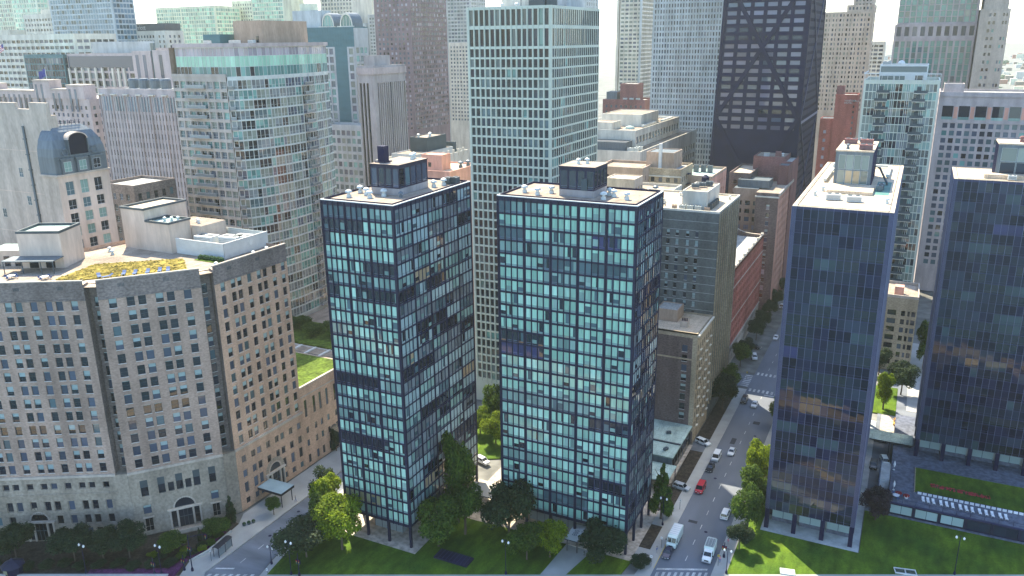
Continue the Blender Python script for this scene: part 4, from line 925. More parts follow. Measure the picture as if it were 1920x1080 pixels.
B = tower('salmon_building', 'salmon stucco building with blank cube on its roof, behind the narrow black tower', -114, -96.5, 87.8, 110, 71.6, 'salmon_stucco', E=dict(pitch=4.2, fh=5.2, ww=3.2, wh=1.9, pal=PV, zmin=50, top=1.9, dep=.3, sill=1.2), N=dict(pitch=4.4, fh=4.6, ww=1.8, wh=1.9, pal=PV, zmin=6, top=6, dep=.3), par=.5, roof='white_roof', finish=False, parwall='salmon_stucco')
plain_box(B, -110.2, -101.7, 91.4, 97.5, 71.6, 77, 'salmon_stucco', 'white_roof', par=.2); B.mb('door').box(-107.4, -106.2, 91.3, 91.39, 72.8, 74.4, 'pane_dark'); vents(B, [(-99.5, 101), (-98.6, 105)], 71.6, 'slate_metal', 1.5); B.finish()
# slabs further back
PFAR = [('pane_grey', 3), ('pane_mid', 3), ('pane_bluegrey', 2)]
tower('apartment_tower', 'distant pale slab with horizontal window bands, right beside the mauve granite tower', -363, -336, 541, 570, 205, 'cool_concrete', E=dict(pitch=3.4, fh=3.3, ww=2.7, wh=1.9, pal=PFAR, zmin=95), N=dict(pitch=3.4, fh=3.3, ww=2.7, wh=1.9, pal=PFAR, zmin=95))
tower('apartment_tower', 'pale cream tower of small square windows, lower one between mauve granite and green grid', -310.5, -288, 454, 480, 113.9, 'ivory_concrete', E=dict(pitch=2.9, fh=3.1, ww=1.5, wh=1.6, pal=PFAR, zmin=50), N=dict(pitch=2.9, fh=3.1, ww=1.5, wh=1.6, pal=PFAR, zmin=50))
B = tower('apartment_tower', 'slender ivory tower with lit edge and balcony strip, right of the green grid tower', -163, -145.7, 460.5, 490, 230, 'ivory_concrete', E=dict(pitch=3.3, fh=3.0, ww=2.5, wh=1.5, pal=[('pane_sage', 3), ('pane_bluegrey', 3), ('pane_mid', 2)], zmin=70, dep=.4), N=dict(pitch=3.6, fh=3.0, ww=2.9, wh=1.9, pal=[('pane_bluegrey', 2), ('pane_dark', 2)], zmin=70, dep=1.0), finish=False)
F = Face((-163, 460.5), (-145.7, 460.5)); fbox(B.mb('pier'), F, -2.8, -.9, 0, 230, -8, -.2, 'ivory_concrete'); fbox(B.mb('pier'), F, F.w - 1.4, F.w, 0, 230, .003, 1.6, 'blue_marble'); B.finish()
tower('apartment_tower', 'grey slab of paired dark windows seen in the slot right of the green grid tower', -178, -160, 380, 405, 152, 'blue_marble', E=dict(pitch=4.2, fh=3.4, ww=1.4, wh=2.2, pal=[('pane_bluegrey', 1), ('pane_navy_mid', 1)], zmin=60), N=dict(pitch=4.2, fh=3.4, ww=1.6, wh=2.2, pal=[('pane_bluegrey', 1)], zmin=60))
tower('office_tower', 'broad pale blue marble tower of very fine window grid, left of the black braced tower', -95.5, -52, 322, 352, 250, 'blue_marble', E=dict(pitch=1.62, fh=3.15, ww=.8, wh=2.0, pal=[('pane_bluegrey', 4), ('pane_navy_mid', 3), ('pane_grey', 3), ('pane_mid', 2)], zmin=40, dep=.3), N=dict(pitch=1.62, fh=3.15, ww=.8, wh=2.0, pal=[('pane_bluegrey', 4), ('pane_navy_mid', 3)], zmin=40, dep=.3))
B = tower('brick_building', 'dark maroon brick building with rooftop plant, low between ivory tower and green grid tower', -131, -103.5, 338, 360, 79, 'maroon_brick', E=dict(pitch=3.2, fh=3.6, ww=1.2, wh=1.6, pal=PV, zmin=55), N=None, finish=False); plain_box(B, -121, -110, 342, 355, 79, 89, 'maroon_brick'); plain_box(B, -130, -123, 342, 352, 79, 84, 'slate_metal'); ac_units(B, [(-113, 341, 0), (-109, 341, .4), (-117, 340, .2)], 79, 'white_metal', (2.4, 1.8, 1.8)); B.finish()
# long cream building in two steps
B = Building('office_building', (-78, 250, 0), 'long cream terraced building with rows of deep windows, left of the black braced tower', 'building')
facade(B, Face((-64.1, 206), (-64.1, 312)), 65.4, 5.1, 5.0, 4.2, 3.0, 'ivory_concrete', PV, zmin=30, dep=.6, top=5.4, style='plain')
facade(B, Face((-92, 206), (-64.1, 206)), 65.4, 5.1, 5.0, 4.2, 3.0, 'ivory_concrete', PV, zmin=35, dep=.6, top=5.4)
roof_slab(B, [(-92, 206), (-64.1, 206), (-64.1, 312), (-92, 312)], 65.4, 'gravel_roof', .8, 'ivory_concrete')
facade(B, Face((-71.2, 220), (-71.2, 300), 65.4), 73.6, 5.2, 8, 4.4, 3.4, 'ivory_concrete', PV, part='upper_wall', rows=[(2.2, 5.6)], dep=.5); fquad(B.mb('upper_wall'), Face((-100, 220), (-71.2, 220), 65.4), 0, 28.8, 0, 8.2, 0, 'ivory_concrete')
roof_slab(B, [(-100, 220), (-71.2, 220), (-71.2, 300), (-100, 300)], 73.6, 'gravel_roof', .6, 'ivory_concrete')
plain_box(B, -97, -76, 244, 274, 73.6, 79.2, 'ivory_concrete', 'gravel_roof'); plain_box(B, -99, -84, 223, 236, 73.6, 77, 'ivory_concrete', 'gravel_roof'); B.mb('skylight').lathe([(2.6, 0), (2.2, 1.0), (.6, 1.6)], (-78, 232, 73.6), 'mint_roof', 8)
ducts(B, [[(-74, 240), (-74, 262)], [(-73, 270), (-73, 290), (-84, 290)]], 73.6, 'pale_metal', 1.2); ac_units(B, [(-88, 284, 0), (-92, 284, .2), (-80, 280, .1)], 73.6, 'white_metal', (4, 3, 2.4))
plain_box(B, -91, -72, 208, 218, 65.4, 69.5, 'slate_metal', 'dark_roof'); ac_units(B, [(-68, 210, 0), (-67.5, 215, 0), (-70, 209, .3)], 65.4, 'pale_metal', (3, 2, 2)); B.finish()
# cluster of small roofs behind the wide black tower
PSM = [('pane_dark', 3), ('pane_bluegrey', 2)]
tower('tan_building', 'small tan block with a roof garden, directly behind the wide black tower', -66, -46.4, 153, 172, 66, 'tan_stucco', E=dict(pitch=5, fh=4, ww=1.3, wh=2.2, pal=PSM, zmin=48), N=dict(pitch=5, fh=4, ww=1.3, wh=1.8, pal=PSM, zmin=48), roof='tan_roof', par=1)
B = tower('stone_building', 'buff stone building with brown plant room, right of the tan block with the garden', -50, -33.3, 162, 181, 65, 'buff_brick', E=dict(pitch=3.2, fh=4.1, ww=1.5, wh=1.9, pal=PSM, zmin=40, style='split', fr='dark_panel'), N=dict(pitch=3.2, fh=4.1, ww=1.5, wh=1.9, pal=PSM, zmin=40), roof='grey_roof', finish=False); plain_box(B, -49, -37.5, 166, 179, 65, 71.5, 'tan_stucco', 'slate_metal'); B.mb('chimney').box(-43.6, -42.4, 165, 165.98, 65, 75.5, 'white_metal')
F = Face((-50, 162), (-33.3, 162)); fbox(B.mb('cornice'), F, -.3, F.w + .3, 62.6, 63.1, .003, .5, 'ivory_concrete'); fbox(B.mb('cornice'), F, -.3, F.w + .3, 58.5, 58.9, .003, .3, 'ivory_concrete')
for k in range(9): B.new('fire_escape').box(-33.2, -32, 170, 174, 30 + k * 4.1, 30.15 + k * 4.1, 'black_steel')
B.finish()
tower('cream_building', 'little cream rooftop house with louvred panels, nearest behind the wide black tower', -51, -40, 123, 133, 67.2, 'pale_limestone', E=dict(pitch=5, fh=4.6, ww=4, wh=2, pal=[('pane_grey', 1), ('pane_lilac', 1)], zmin=55), N=dict(pitch=3, fh=4.6, ww=2, wh=2, pal=[('pane_gold', 1)], zmin=55), roof='white_roof', par=.3)
B = tower('white_building', 'low white roofed building with duct work, between wide black tower and grey brick block', -45.5, -27, 117, 140, 62.8, 'ivory_concrete', E=dict(pitch=4, fh=4, ww=2.6, wh=2.2, pal=PSM, zmin=45), N=dict(pitch=4, fh=4, ww=2.8, wh=2.4, pal=PSM, zmin=40), roof='gravel_roof', finish=False); ac_units(B, [(-39, 120, .3), (-35, 121, 0), (-31, 120, .5)], 62.8, 'pale_metal', (3, 1.6, 1.4)); vents(B, [(-33, 126)], 62.8, 'slate_metal', 1.6); B.finish()
B = tower('brick_building', 'low grey roofed brick building with a salmon end wall, below the black braced tower', -38, -23.5, 174, 202, 61, 'tan_stucco', E=dict(pitch=3.6, fh=4, ww=1.4, wh=2, pal=PSM, zmin=40), N=dict(pitch=4, fh=4, ww=1.2, wh=1.8, pal=PSM, zmin=40, mat='salmon_stucco'), roof='mint_roof', finish=False)
ac_units(B, [(-34, 190, 0), (-31, 191, 0), (-28, 190, 0)], 61, 'slate_metal', (2, 2, 3)); B.finish()
# grey brick block, brown brick block, red brick block along the street
PC = [('pane_dark', 5), ('pane_bluegrey', 3), ('pane_blind', 3)]
B = Building('apartment_block', (-15, 95, 0), 'tall grey brick block with cream penthouse on white roof, behind the wide black tower', 'building')
FE = Face((-31, 79.8), (0, 79.8)); FN = Face((0, 79.8), (0, 110.4)); H = 66.3
facade(B, FE, H, 1, 1, 1, 1, 'grey_brick', PC, cols=[(15.4, 16.4), (18.2, 19.2), (21.4, 22.4), (24.2, 25.2)], rows=[(12 + k * 2.75, 13.7 + k * 2.75) for k in range(18)], style='hung', dep=.2)
for k in range(19): fbox(B.mb('band'), FE, 0, FE.w, 13.9 + k * 2.75, 14.02 + k * 2.75, .003, .03, 'cool_concrete')
facade(B, FN, H, 1, 1, 1, 1, 'grey_brick', PC, cols=[(1.6 + k * 3.0, 3.2 + k * 3.0) for k in range(10)], rows=[(6 + k * 2.75, 8.1 + k * 2.75) for k in range(21)], style='frame', fr='white_metal', dep=.25)
for k in range(10): fbox(B.mb('pier'), FN, .5 + k * 3.0, 1.0 + k * 3.0, 5, H, .003, .35, 'buff_brick')
fquad(B.mb('wall'), Face((0, 110.4), (-31, 110.4)), 0, 31, 0, H, 0, 'grey_brick'); fquad(B.mb('wall'), Face((-31, 110.4), (-31, 79.8)), 0, 30.6, 0, H, 0, 'grey_brick')
roof_slab(B, [(-31, 79.8), (0, 79.8), (0, 110.4), (-31, 110.4)], H, 'white_roof', .6, 'ivory_concrete'); plain_box(B, -12.4, -4.8, 84, 101, H, 71.6, 'ivory_concrete', 'gravel_roof', par=.25)
ac_units(B, [(-11.6, 81.8, 0), (-9.2, 81.9, 0), (-6.8, 82, 0)], H, 'pale_metal', (1.9, 1.3, 1.5)); ac_units(B, [(-10, 90, .4), (-8.6, 93, .2), (-7, 96, .1)], 71.85, 'slate_metal', (2.2, 1.6, 1.2)); B.mb('tank').lathe([(1.2, 0), (1.2, 2.2), (.3, 2.9)], (-8.8, 98, 71.85), 'black_steel', 10)
ducts(B, [[(-13.5, 92), (-13.5, 104), (-6, 104)], [(-24, 86), (-18, 86)]], H, 'slate_metal', .7); vents(B, [(-20, 92), (-26, 98), (-18, 104), (-2, 104)], H, 'pale_metal', .8)
ac_units(B, [(-14.2, 82.2, .3), (-4.2, 82.2, .2)], H, 'tan_stucco', (1.6, 1.4, 1.2)); ac_units(B, [(-4, 86 + k * 2.2, 1.57) for k in range(5)], H, 'dark_panel', (1.5, 1.0, 1.7)); B.finish()
B = Building('apartment_block', (-11, 70, 0), 'short brown brick block with buff street side, in front of the grey brick block', 'building')
FE = Face((-24, 61.2), (0, 61.2)); FN = Face((0, 61.2), (0, 79.7)); H = 34.9
facade(B, FE, H - 1.6, 1, 1, 1, 1, 'brown_brick', [('pane_dark', 3), ('pane_bluegrey', 2)], cols=[(19.6, 21.2)], rows=[(7.6 + k * 3.05, 9.6 + k * 3.05) for k in range(8)], style='hung', dep=.25)
fquad(B.mb('wall'), FE, 0, 24, H - 1.6, H, 0, 'buff_brick'); fbox(B.mb('quoin'), FE, 22.6, 24, 4, H - 1.62, .003, .08, 'buff_brick'); fbox(B.mb('band'), FE, 0, 22.59, 26.4, 26.9, .003, .06, 'buff_brick')
facade(B, FN, H, 1, 1, 1, 1, 'buff_brick', [('pane_dark', 3), ('pane_bluegrey', 2)], cols=[(1.2 + k * 2.5, 2.5 + k * 2.5) for k in range(7)], rows=[(4.5 + k * 3.05, 6.5 + k * 3.05) for k in range(9)], style='frame', fr='dark_panel', dep=.2)
for k in range(9):
    for j in (1, 4, 6): fbox(B.new('balconette'), FN, 1 + j * 2.5, 2.7 + j * 2.5, 4.2 + k * 3.05, 4.42 + k * 3.05, .003, .45, 'ivory_concrete')
fbox(B.mb('cornice'), FN, -.2, 18.6, H - .9, H - .4, .003, .6, 'ivory_concrete')
fquad(B.mb('wall'), Face((0, 79.7), (-24, 79.7)), 0, 24, 0, H, 0, 'brown_brick'); fquad(B.mb('wall'), Face((-24, 79.7), (-24, 61.2)), 0, 18.5, 0, H, 0, 'brown_brick')
roof_slab(B, [(-24, 61.2), (0, 61.2), (0, 79.7), (-24, 79.7)], H - .5, 'white_roof', .5, 'buff_brick'); plain_box(B, -15, -8.5, 70, 77.5, H - .5, H + 3, 'tan_stucco', 'grey_roof', par=.2); plain_box(B, -6.6, -4.4, 66.5, 68.5, H - .5, H + 1.2, 'pale_limestone', 'tan_stucco', 'chimney', 0)
for k in range(4): B.mb('chimney').lathe([(.18, 0), (.15, .9)], (-6.2 + k * .45, 67.5, H + 1.2), 'black_steel', 6)
B.finish()
B = Building('apartment_block', (-12, 150, 0), 'red brick block with stone base and curly white parapet, further along the street', 'building')
FE = Face((-25, 124.8), (-3, 124.8)); FN = Face((-3, 124.8), (-3, 186)); H = 37.2
for F, c in ((FE, [(18.6, 19.9)]), (FN, [(1.2 + k * 2.75, 2.6 + k * 2.75) for k in range(22)])):
    facade(B, Face((F.o.x, F.o.y), (F.P(F.w, 0)[0], F.P(F.w, 0)[1]), 7.5), H, 1, 1, 1, 1, 'red_brick', [('pane_dark', 3), ('pane_bluegrey', 2), ('pane_lilac', 1)], cols=c, rows=[(.8 + k * 3.2, 2.8 + k * 3.2) for k in range(9)], style='frame', fr='pale_limestone', dep=.22)
    facade(B, F, 7.5, 1, 1, 1, 1, 'pale_limestone', [('pane_dark', 1)], cols=c, rows=[(.9, 3.2), (4.4, 6.6)], style='frame', fr='dark_panel', part='stone_base', dep=.3)
    fbox(B.mb('ledge'), F, 0, F.w, 7.3, 7.7, .003, .3, 'pale_limestone'); fbox(B.mb('ledge'), F, 0, F.w, 17.2, 17.5, .003, .12, 'pale_limestone'); fbox(B.mb('ledge'), F, 0, F.w, 30, 30.3, .003, .15, 'pale_limestone')
roof_slab(B, [(-25, 124.8), (-3, 124.8), (-3, 186), (-25, 186)], H - 1, 'grey_roof', 1, 'red_brick')
for k in range(20):
    h = .9 + .7 * (k % 3 == 0); fbox(B.mb('cresting'), FN, .3 + k * 3.05, 1.7 + k * 3.05, H + .01, H + h, -.4, .1, 'ivory_concrete')
g = B.mb('gable'); n = 16
for i in range(n):
    x, x2 = -25 + 21.5 * i / n, -25 + 21.5 * (i + 1) / n; f = lambda t: H + 3.4 * math.exp(-((t + 19) / 6) ** 2) + .3
    g.hexa([(x, 183.5, H - 1), (x2, 183.5, H - 1), (x2, 184.2, H - 1), (x, 184.2, H - 1), (x, 183.5, f(x)), (x2, 183.5, f(x2)), (x2, 184.2, f(x2)), (x, 184.2, f(x))], 'brown_brick', False, 'ivory_concrete')
g.box(-25, -24.4, 125, 183.4, H - 1, H + 1.4, 'brown_brick', False); plain_box(B, -17, -15, 150, 152, H - 1, H + 1.6, 'slate_metal', 'slate_metal', 'chimney', 0)
fquad(B.mb('wall'), Face((-3, 186), (-25, 186)), 0, 22, 0, H, 0, 'red_brick'); fquad(B.mb('wall'), Face((-25, 186), (-25, 124.8)), 0, 61, 0, H, 0, 'red_brick'); B.finish()
# brown and maroon group under the braced tower
B = Building('brick_building', (-9, 215, 0), 'brown brick building with tan bay and red upper storeys, below the black braced tower', 'building')
PB = [('pane_dark', 3), ('pane_bluegrey', 2), ('pane_lilac', 1)]
facade(B, Face((-9.4, 197.3), (0, 197.3)), 52.6, 1, 1, 1, 1, 'brown_brick', PB, cols=[(4.6, 6.0)], rows=[(6 + k * 3.6, 8 + k * 3.6) for k in range(12)], style='hung')
facade(B, Face((0, 197.3), (0, 238)), 52.6, 2.9, 3.6, 1.4, 1.9, 'salmon_stucco', PB, dep=.3); back_box(B, 'wall', -9.4, 0, 197.3, 238, 0, 52.6, 'brown_brick', 'gravel_roof')
fbox(B.mb('cornice'), Face((-9.4, 197.3), (0, 197.3)), -.3, 9.8, 50.6, 51.2, .003, .5, 'ivory_concrete'); fbox(B.mb('cornice'), Face((0, 197.3), (0, 238)), -.3, 40.7, 51.6, 52.8, .003, .6, 'pale_limestone')
facade(B, Face((-20, 203), (-9.45, 203)), 53, 1, 1, 1, 1, 'tan_stucco', PB, cols=[(1.2, 2.0), (3.0, 3.8), (5.2, 7.3), (8.6, 9.6)], rows=[(6 + k * 3.6, 8 + k * 3.6) for k in range(12)], style='split', fr='dark_panel', part='bay_wall'); back_box(B, 'bay_wall', -20, -9.45, 203, 238, 0, 53, 'tan_stucco', 'slate_metal')
plain_box(B, -19, -5.6, 206, 216, 53, 56, 'slate_metal', 'slate_metal', par=.3); plain_box(B, -17, -3, 229, 255, 0, 63.4, 'maroon_brick', 'tan_roof', 'upper_block'); plain_box(B, -4.4, .2, 220, 228.9, 52.5, 61, 'maroon_brick', 'slate_metal', 'upper_block'); plain_box(B, -2.99, .4, 229, 250, 0, 61.5, 'maroon_brick', 'grey_roof', 'upper_block')
plain_box(B, -13, -10.6, 232, 234, 63.4, 65, 'cool_concrete', 'white_roof', 'chimney', 0); plain_box(B, -8, -5.6, 233, 235.5, 63.4, 65.6, 'maroon_brick', 'maroon_brick', 'chimney', 0); vents(B, [(-4.6, 233)], 63.75, 'white_metal', .9); B.finish()
B = tower('brick_building', 'dark brick building with a cream flat roof, left of the red upper storeys', -24, -14.6, 211, 240, 57.6, 'brown_brick', E=dict(pitch=4, fh=3.8, ww=1.4, wh=1.8, pal=PB, zmin=40), N=None, roof='white_roof', par=.8)
# black braced tower
B = Building('braced_tower', (-20, 280, 0), 'huge black tapering skyscraper with diagonal cross bracing', 'skyscraper')
HH = 300; P0, P1, P2, P3 = (-42.0, 243), (-.3, 243), (-.3, 322), (-42.0, 322); T = lambda z: ((-42.0 + .0185 * z, 243 + .05 * z), (-.3 - .001 * z, 243 + .05 * z), (-.3 - .001 * z, 322 - .1 * z), (-42.0 + .0185 * z, 322 - .1 * z))
t = T(HH); FA = Taper(P0, P1, t[0], t[1], HH); FB = Taper(P1, P2, t[1], t[2], HH); FC = Taper(P2, P3, t[2], t[3], HH); FD = Taper(P3, P0, t[3], t[0], HH)
PHK = [('pane_dusk', 60), ('pane_bluegrey', 14), ('pane_navy', 12)]
glass('pane_dusk', (.125, .12, .165), .03, .3, .4)
W = FA.w; n = 6; w = (W - 3) / n
facade(B, FA, HH, 1, 1, 1, 1, 'black_steel', PHK, cols=[(1.5 + i * w + .9, 1.5 + (i + 1) * w - .9) for i in range(n)], rows=[(74 + k * 3.72, 74 + k * 3.72 + 1.9) for k in range(60)], dep=.4, run=3)
W2 = FB.w; w2 = (W2 - 3) / 18
facade(B, FB, HH, 1, 1, 1, 1, 'black_steel', [('pane_blind', 4), ('pane_lilac', 4), ('pane_bluegrey', 3), ('pane_navy', 4)], cols=[(1.5 + i * w2 + 1.1, 1.5 + (i + 1) * w2 - 1.1) for i in range(18)], rows=[(30 + k * 3.72, 30 + k * 3.72 + 1.4) for k in range(72)], dep=.4)
for F in (FC, FD): fquad(B.mb('wall'), F, 0, F.w, 0, HH, 0, 'black_steel')
B.mb('roof').poly([(*p, HH) for p in t], 'dark_roof')
br = B.mb('brace')
def strip(F, a0, v0, a1, v1, wd, d, mat='black_steel'):
    dx, dv = a1 - a0, v1 - v0; L = math.hypot(dx, dv); px, pv = -dv / L * wd, dx / L * wd
    lo = [F.P(a0 + px, v0 + pv, .01), F.P(a0 - px, v0 - pv, .01), F.P(a1 - px, v1 - pv, .01), F.P(a1 + px, v1 + pv, .01)]
    hi = [F.P(a0 + px, v0 + pv, d), F.P(a0 - px, v0 - pv, d), F.P(a1 - px, v1 - pv, d), F.P(a1 + px, v1 + pv, d)]
    br.hexa(lo + hi, mat, False)
for z in (-49, 15, 79, 143, 207, 271):
    for F in (FA, FB):
        z1 = min(z + 64, HH); k = (z1 - z) / 64; zz = max(z, 0); k0 = (zz - z) / 64
        m_ = 'black_steel' if F is FA else 'navy_steel_soft'
        strip(F, 1 + (F.w - 2) * k0, zz, 1 + (F.w - 2) * k, z1, 1.0 if F is FA else .5, .45, m_); strip(F, F.w - 1 - (F.w - 2) * k0, zz, F.w - 1 - (F.w - 2) * k, z1, 1.0 if F is FA else .5, .55, m_)
        (fbox(B.new('column'), F, 0, 1.3, 0, HH, .003, .3, 'black_steel'), fbox(B.new('column'), F, F.w - 1.3, F.w, 0, HH, .003, .3, 'black_steel')) if z == 15 else None
        if F is FB: fbox(B.mb('band'), F, 1.4, F.w - 1.4, z1 - 2, z1 - .8, .56, .6, 'mullion_blue')
B.finish()
# right hand distance
PG = [('pane_dark', 4), ('pane_bluegrey', 3), ('pane_sage', 3)]
B = Building('stepped_tower', (-8, 560, 0), 'tall cream limestone tower with setbacks and fine vertical strips, right of the black braced tower', 'skyscraper')
for x0, x1, y0, y1, z in ((-26, 9.2, 540, 572, 134), (-10, 9.6, 544, 572, 139), (-6, 8.6, 548, 570, 215)):
    zl = 0 if z == 134 else 134
    facade(B, Face((x0, y0), (x1, y0), zl), z, 2.5, 3.5, 1.2, 1.9, 'pale_limestone', PG, zmin=60, dep=.3, top=.8); facade(B, Face((x1, y0), (x1, y1), zl), z, 2.5, 3.5, 1.2, 1.9, 'pale_limestone', PG, zmin=60, dep=.3)
    back_box(B, 'wall', x0, x1, y0, y1, zl, z, 'pale_limestone', 'grey_roof')
F = Face((-26, 540), (9.2, 540))
for i in range(8): fbox(B.mb('pier'), F, .2 + i * 5, .9 + i * 5, 0, 134, .003, .5, 'pale_limestone')
B.finish()
tower('apartment_tower', 'slim white tower with dark balcony bands, between cream stepped tower and green striped tower', 2, 15.6, 640, 660, 110.6, 'ivory_concrete', E=dict(pitch=4, fh=3.4, ww=3.2, wh=1.9, pal=[('pane_bluegrey', 2), ('pane_dark', 2)], zmin=50, dep=.6), N=None)
B = tower('brick_hotel', 'red brick hotel with white roof lettering, in front of the cream stepped tower', 1, 13.8, 399, 420, 80.4, 'red_brick', E=dict(pitch=4.6, fh=3.3, ww=1.0, wh=1.5, pal=[('pane_grey', 2), ('pane_dark', 2)], zmin=40, cols=[(10.6, 11.5)]), N=dict(pitch=3, fh=3.3, ww=1.2, wh=1.6, pal=PB, zmin=40), finish=False)
plain_box(B, .9, 5.4, 403, 410, 80.4, 86, 'maroon_brick'); plain_box(B, -7, .99, 401, 418, 0, 66, 'red_brick', 'dark_roof', 'lower_block')
for j in range(6): B.window(Face((-7, 401), (1, 401)), 2.6, 30 + j * 5.4, 1.6, 2, -.03, 'plain', 'pane_lilac')
def text_mesh(c, parent):
    t = bpy.data.objects.new('t', c); me = bpy.data.meshes.new_from_object(t); bpy.data.objects.remove(t); bpy.data.curves.remove(c); me.name = 'lettering'
    return link('lettering', me, parent)
def lettering(B, txt, F, a, v, size, mat, d=.06, sx=1):
    c = bpy.data.curves.new('lettering', 'FONT'); c.body = txt; c.size = size; c.extrude = .05; c.space_line = .85; c.materials.append(MATS[mat])
    o = text_mesh(c, B.root); M = F.rot() @ Matrix.Rotation(rad(90), 4, 'X') @ Matrix.Scale(sx, 4, (1, 0, 0)); M.translation = Vector(F.P(a, v, d)) - B.off; o.matrix_local = M
lettering(B, 'WHITEHALL\nHOTEL', Face((1, 399), (13.8, 399)), 5.4, 77.2, 1.55, 'white_paint', .1); B.finish()
PII = [('pane_green', 16), ('pane_mid', 2), ('pane_sage', 1)]
B = Building('skyscraper', (60, 460, 0), 'wide green glass and limestone skyscraper of vertical stripes, at the upper right', 'skyscraper')
F = Face((28.5, 446), (75, 446)); cc = [(1.2 + k * 3.45, 3.5 + k * 3.45) for k in range(13)]
facade(B, F, 104.5 + 10, 1, 1, 1, 1, 'rose_concrete', PII, cols=cc, rows=[(30 + k * 3.6, 33.35 + k * 3.6) for k in range(23)], dep=.3, run=1, rev='teal_panel')
G = Face((28.5, 446), (75, 446), 114.5); facade(B, G, 123, 1, 1, 1, 1, 'rose_concrete', [('pane_bluegrey', 1), ('pane_navy_mid', 1)], cols=[(1.4 + k * 4.6, 4.0 + k * 4.6) for k in range(10)], rows=[(1.2, 7)], part='attic', dep=.5)
G = Face((29.5, 447.5), (75, 447.5), 123); facade(B, G, 200, 1, 1, 1, 1, 'pane_teal' if False else 'rose_concrete', PII, cols=[(.6 + k * 3.4, 3.3 + k * 3.4) for k in range(13)], rows=[(1 + k * 3.6, 4.2 + k * 3.6) for k in range(21)], part='upper_wall', dep=.3)
for k in range(14): fbox(B.mb('pier'), F, .05 + k * 3.45, 1.1 + k * 3.45, 20, 114.4, .003, .6, 'rose_concrete')
back_box(B, 'wall', 28.5, 75, 446, 480, 0, 123, 'rose_concrete', None, True); back_box(B, 'upper_wall', 29.5, 75, 447.5, 478, 123, 200, 'rose_concrete', None, True)
F = Face((75.6, 436), (91.4, 436)); facade(B, F, 131, 1, 1, 1, 1, 'pale_limestone', [('pane_dark', 2), ('pane_bluegrey', 2), ('pane_teal', 2)], cols=[(4.6, 5.9), (7.0, 8.3), (12.0, 13.0), (13.6, 14.6)], rows=[(30 + k * 4.6, 31.9 + k * 4.6) for k in range(22)], skip=lambda i, j: i > 1 and j % 3 == 1, part='wing', dep=.3)
back_box(B, 'wing', 75.6, 91.4, 436, 480, 0, 131, 'pale_limestone', 'white_roof', True); B.mb('wing').box(77.2, 90, 438, 480, 131, 200, 'pale_limestone', False)
B.finish()
B = tower('apartment_tower', 'white framed glass tower with two dark balcony stacks, behind the first dark glass slab', 29, 55, 190, 216, 99, 'mint_metal', E=dict(pitch=1.3, fh=3.05, ww=1.12, wh=2.75, pal=[('pane_grey', 4), ('pane_teal', 2), ('pane_dark', 5), ('pane_sheer', 3), ('pane_mid', 5), ('pane_sage', 5)], sill=.15, dep=.12, zmin=6, top=.3, run=2, part='frame'), N=dict(pitch=1.3, fh=3.05, ww=1.1, wh=2.6, pal=[('pane_teal', 1), ('pane_dark', 1)], sill=.2, dep=.12, zmin=6, part='frame'), par=1.1, roof='white_roof', finish=False)
F = Face((29, 190), (55, 190))
for k in range(30):
    for a in (4.2, 17.2):
        z = 6.7 + k * 3.05; o = 1.3 * (k % 2)
        bl = B.new('balcony')
        fbox(bl, F, a + o * .4, a + 4.6 + o * .4, z, z + .2, .003, 1.6, 'ivory_concrete'); fbox(bl, F, a + o * .4, a + 4.6 + o * .4, z + .21, z + 1.2, 1.5, 1.58, 'dark_panel'); fbox(bl, F, a + 1.4, a + 2.9, z + .3, z + 2.6, .004, .1, 'dark_panel')
for k in range(6): fbox(B.mb('fin'), F, k * 5.2 - .06, k * 5.2 + .1, 6, 102.4, .003, .25, 'white_metal')
B.mb('pergola').box(28.6, 55.2, 189.6, 190, 102.2, 102.5, 'white_metal'); B.mb('pergola').box(28.6, 29, 190.01, 214, 102.2, 102.5, 'white_metal')
for k in range(14): B.mb('pergola').box(29 + k * 2, 29.15 + k * 2, 189.7, 189.9, 99, 102.19, 'white_metal')
plain_box(B, 33.8, 50.5, 194, 210, 99, 105.2, 'white_metal', 'white_roof', par=.3); G = Face((33.8, 194), (50.5, 194), 99); fbox(B.new('penthouse_glass'), G, .4, 16.3, 3.8, 5.9, .003, .06, 'pane_mid'); fbox(B.new('penthouse_glass'), G, .4, 9, .4, 2.4, .003, .06, 'pane_mid'); fbox(B.new('penthouse_glass'), G, 12.6, 15.4, .4, 2.6, .003, .06, 'pane_dark')
B.mb('dish').lathe([(1.3, 0), (1.3, .5), (.9, 1.2), (.2, 1.5)], (41, 199, 105.5), 'white_metal', 12); ac_units(B, [(36, 197, 0)], 105.5, 'white_metal', (3, 2, 1)); B.finish()
B = tower('hotel_building', 'broad rose concrete block of square windows with large top floor bays, at the right edge', 56.6, 118, 259, 285, 91, 'rose_concrete', E=dict(pitch=3.0, fh=3.32, ww=1.95, wh=2.15, pal=[('pane_bluegrey', 4), ('pane_mid', 3), ('pane_dark', 3), ('pane_teal', 2)], dep=.3, top=12.2, zmin=12, edge=1), S=dict(pitch=3, fh=3.3, ww=1.6, wh=2, pal=PV, zmin=12), finish=False)
F = Face((56.6, 259), (118, 259))
for k in range(9):
    a = 1.8 + k * 6.5; bw = B.new('bay_window'); fbox(bw, F, a, a + 4.3, 81.2, 86.0, .003, .06, 'pane_dark'); fbox(bw, F, a - .3, a + 4.6, 86.0, 86.5, .003, .3, 'rose_concrete'); fbox(bw, F, a, a + 4.3, 80, 81.2, .003, .08, 'pane_sheer'); fbox(B.new('panel'), F, a + 4.65, a + 6.15, 80.6, 85.6, .003, .1, 'salmon_stucco')
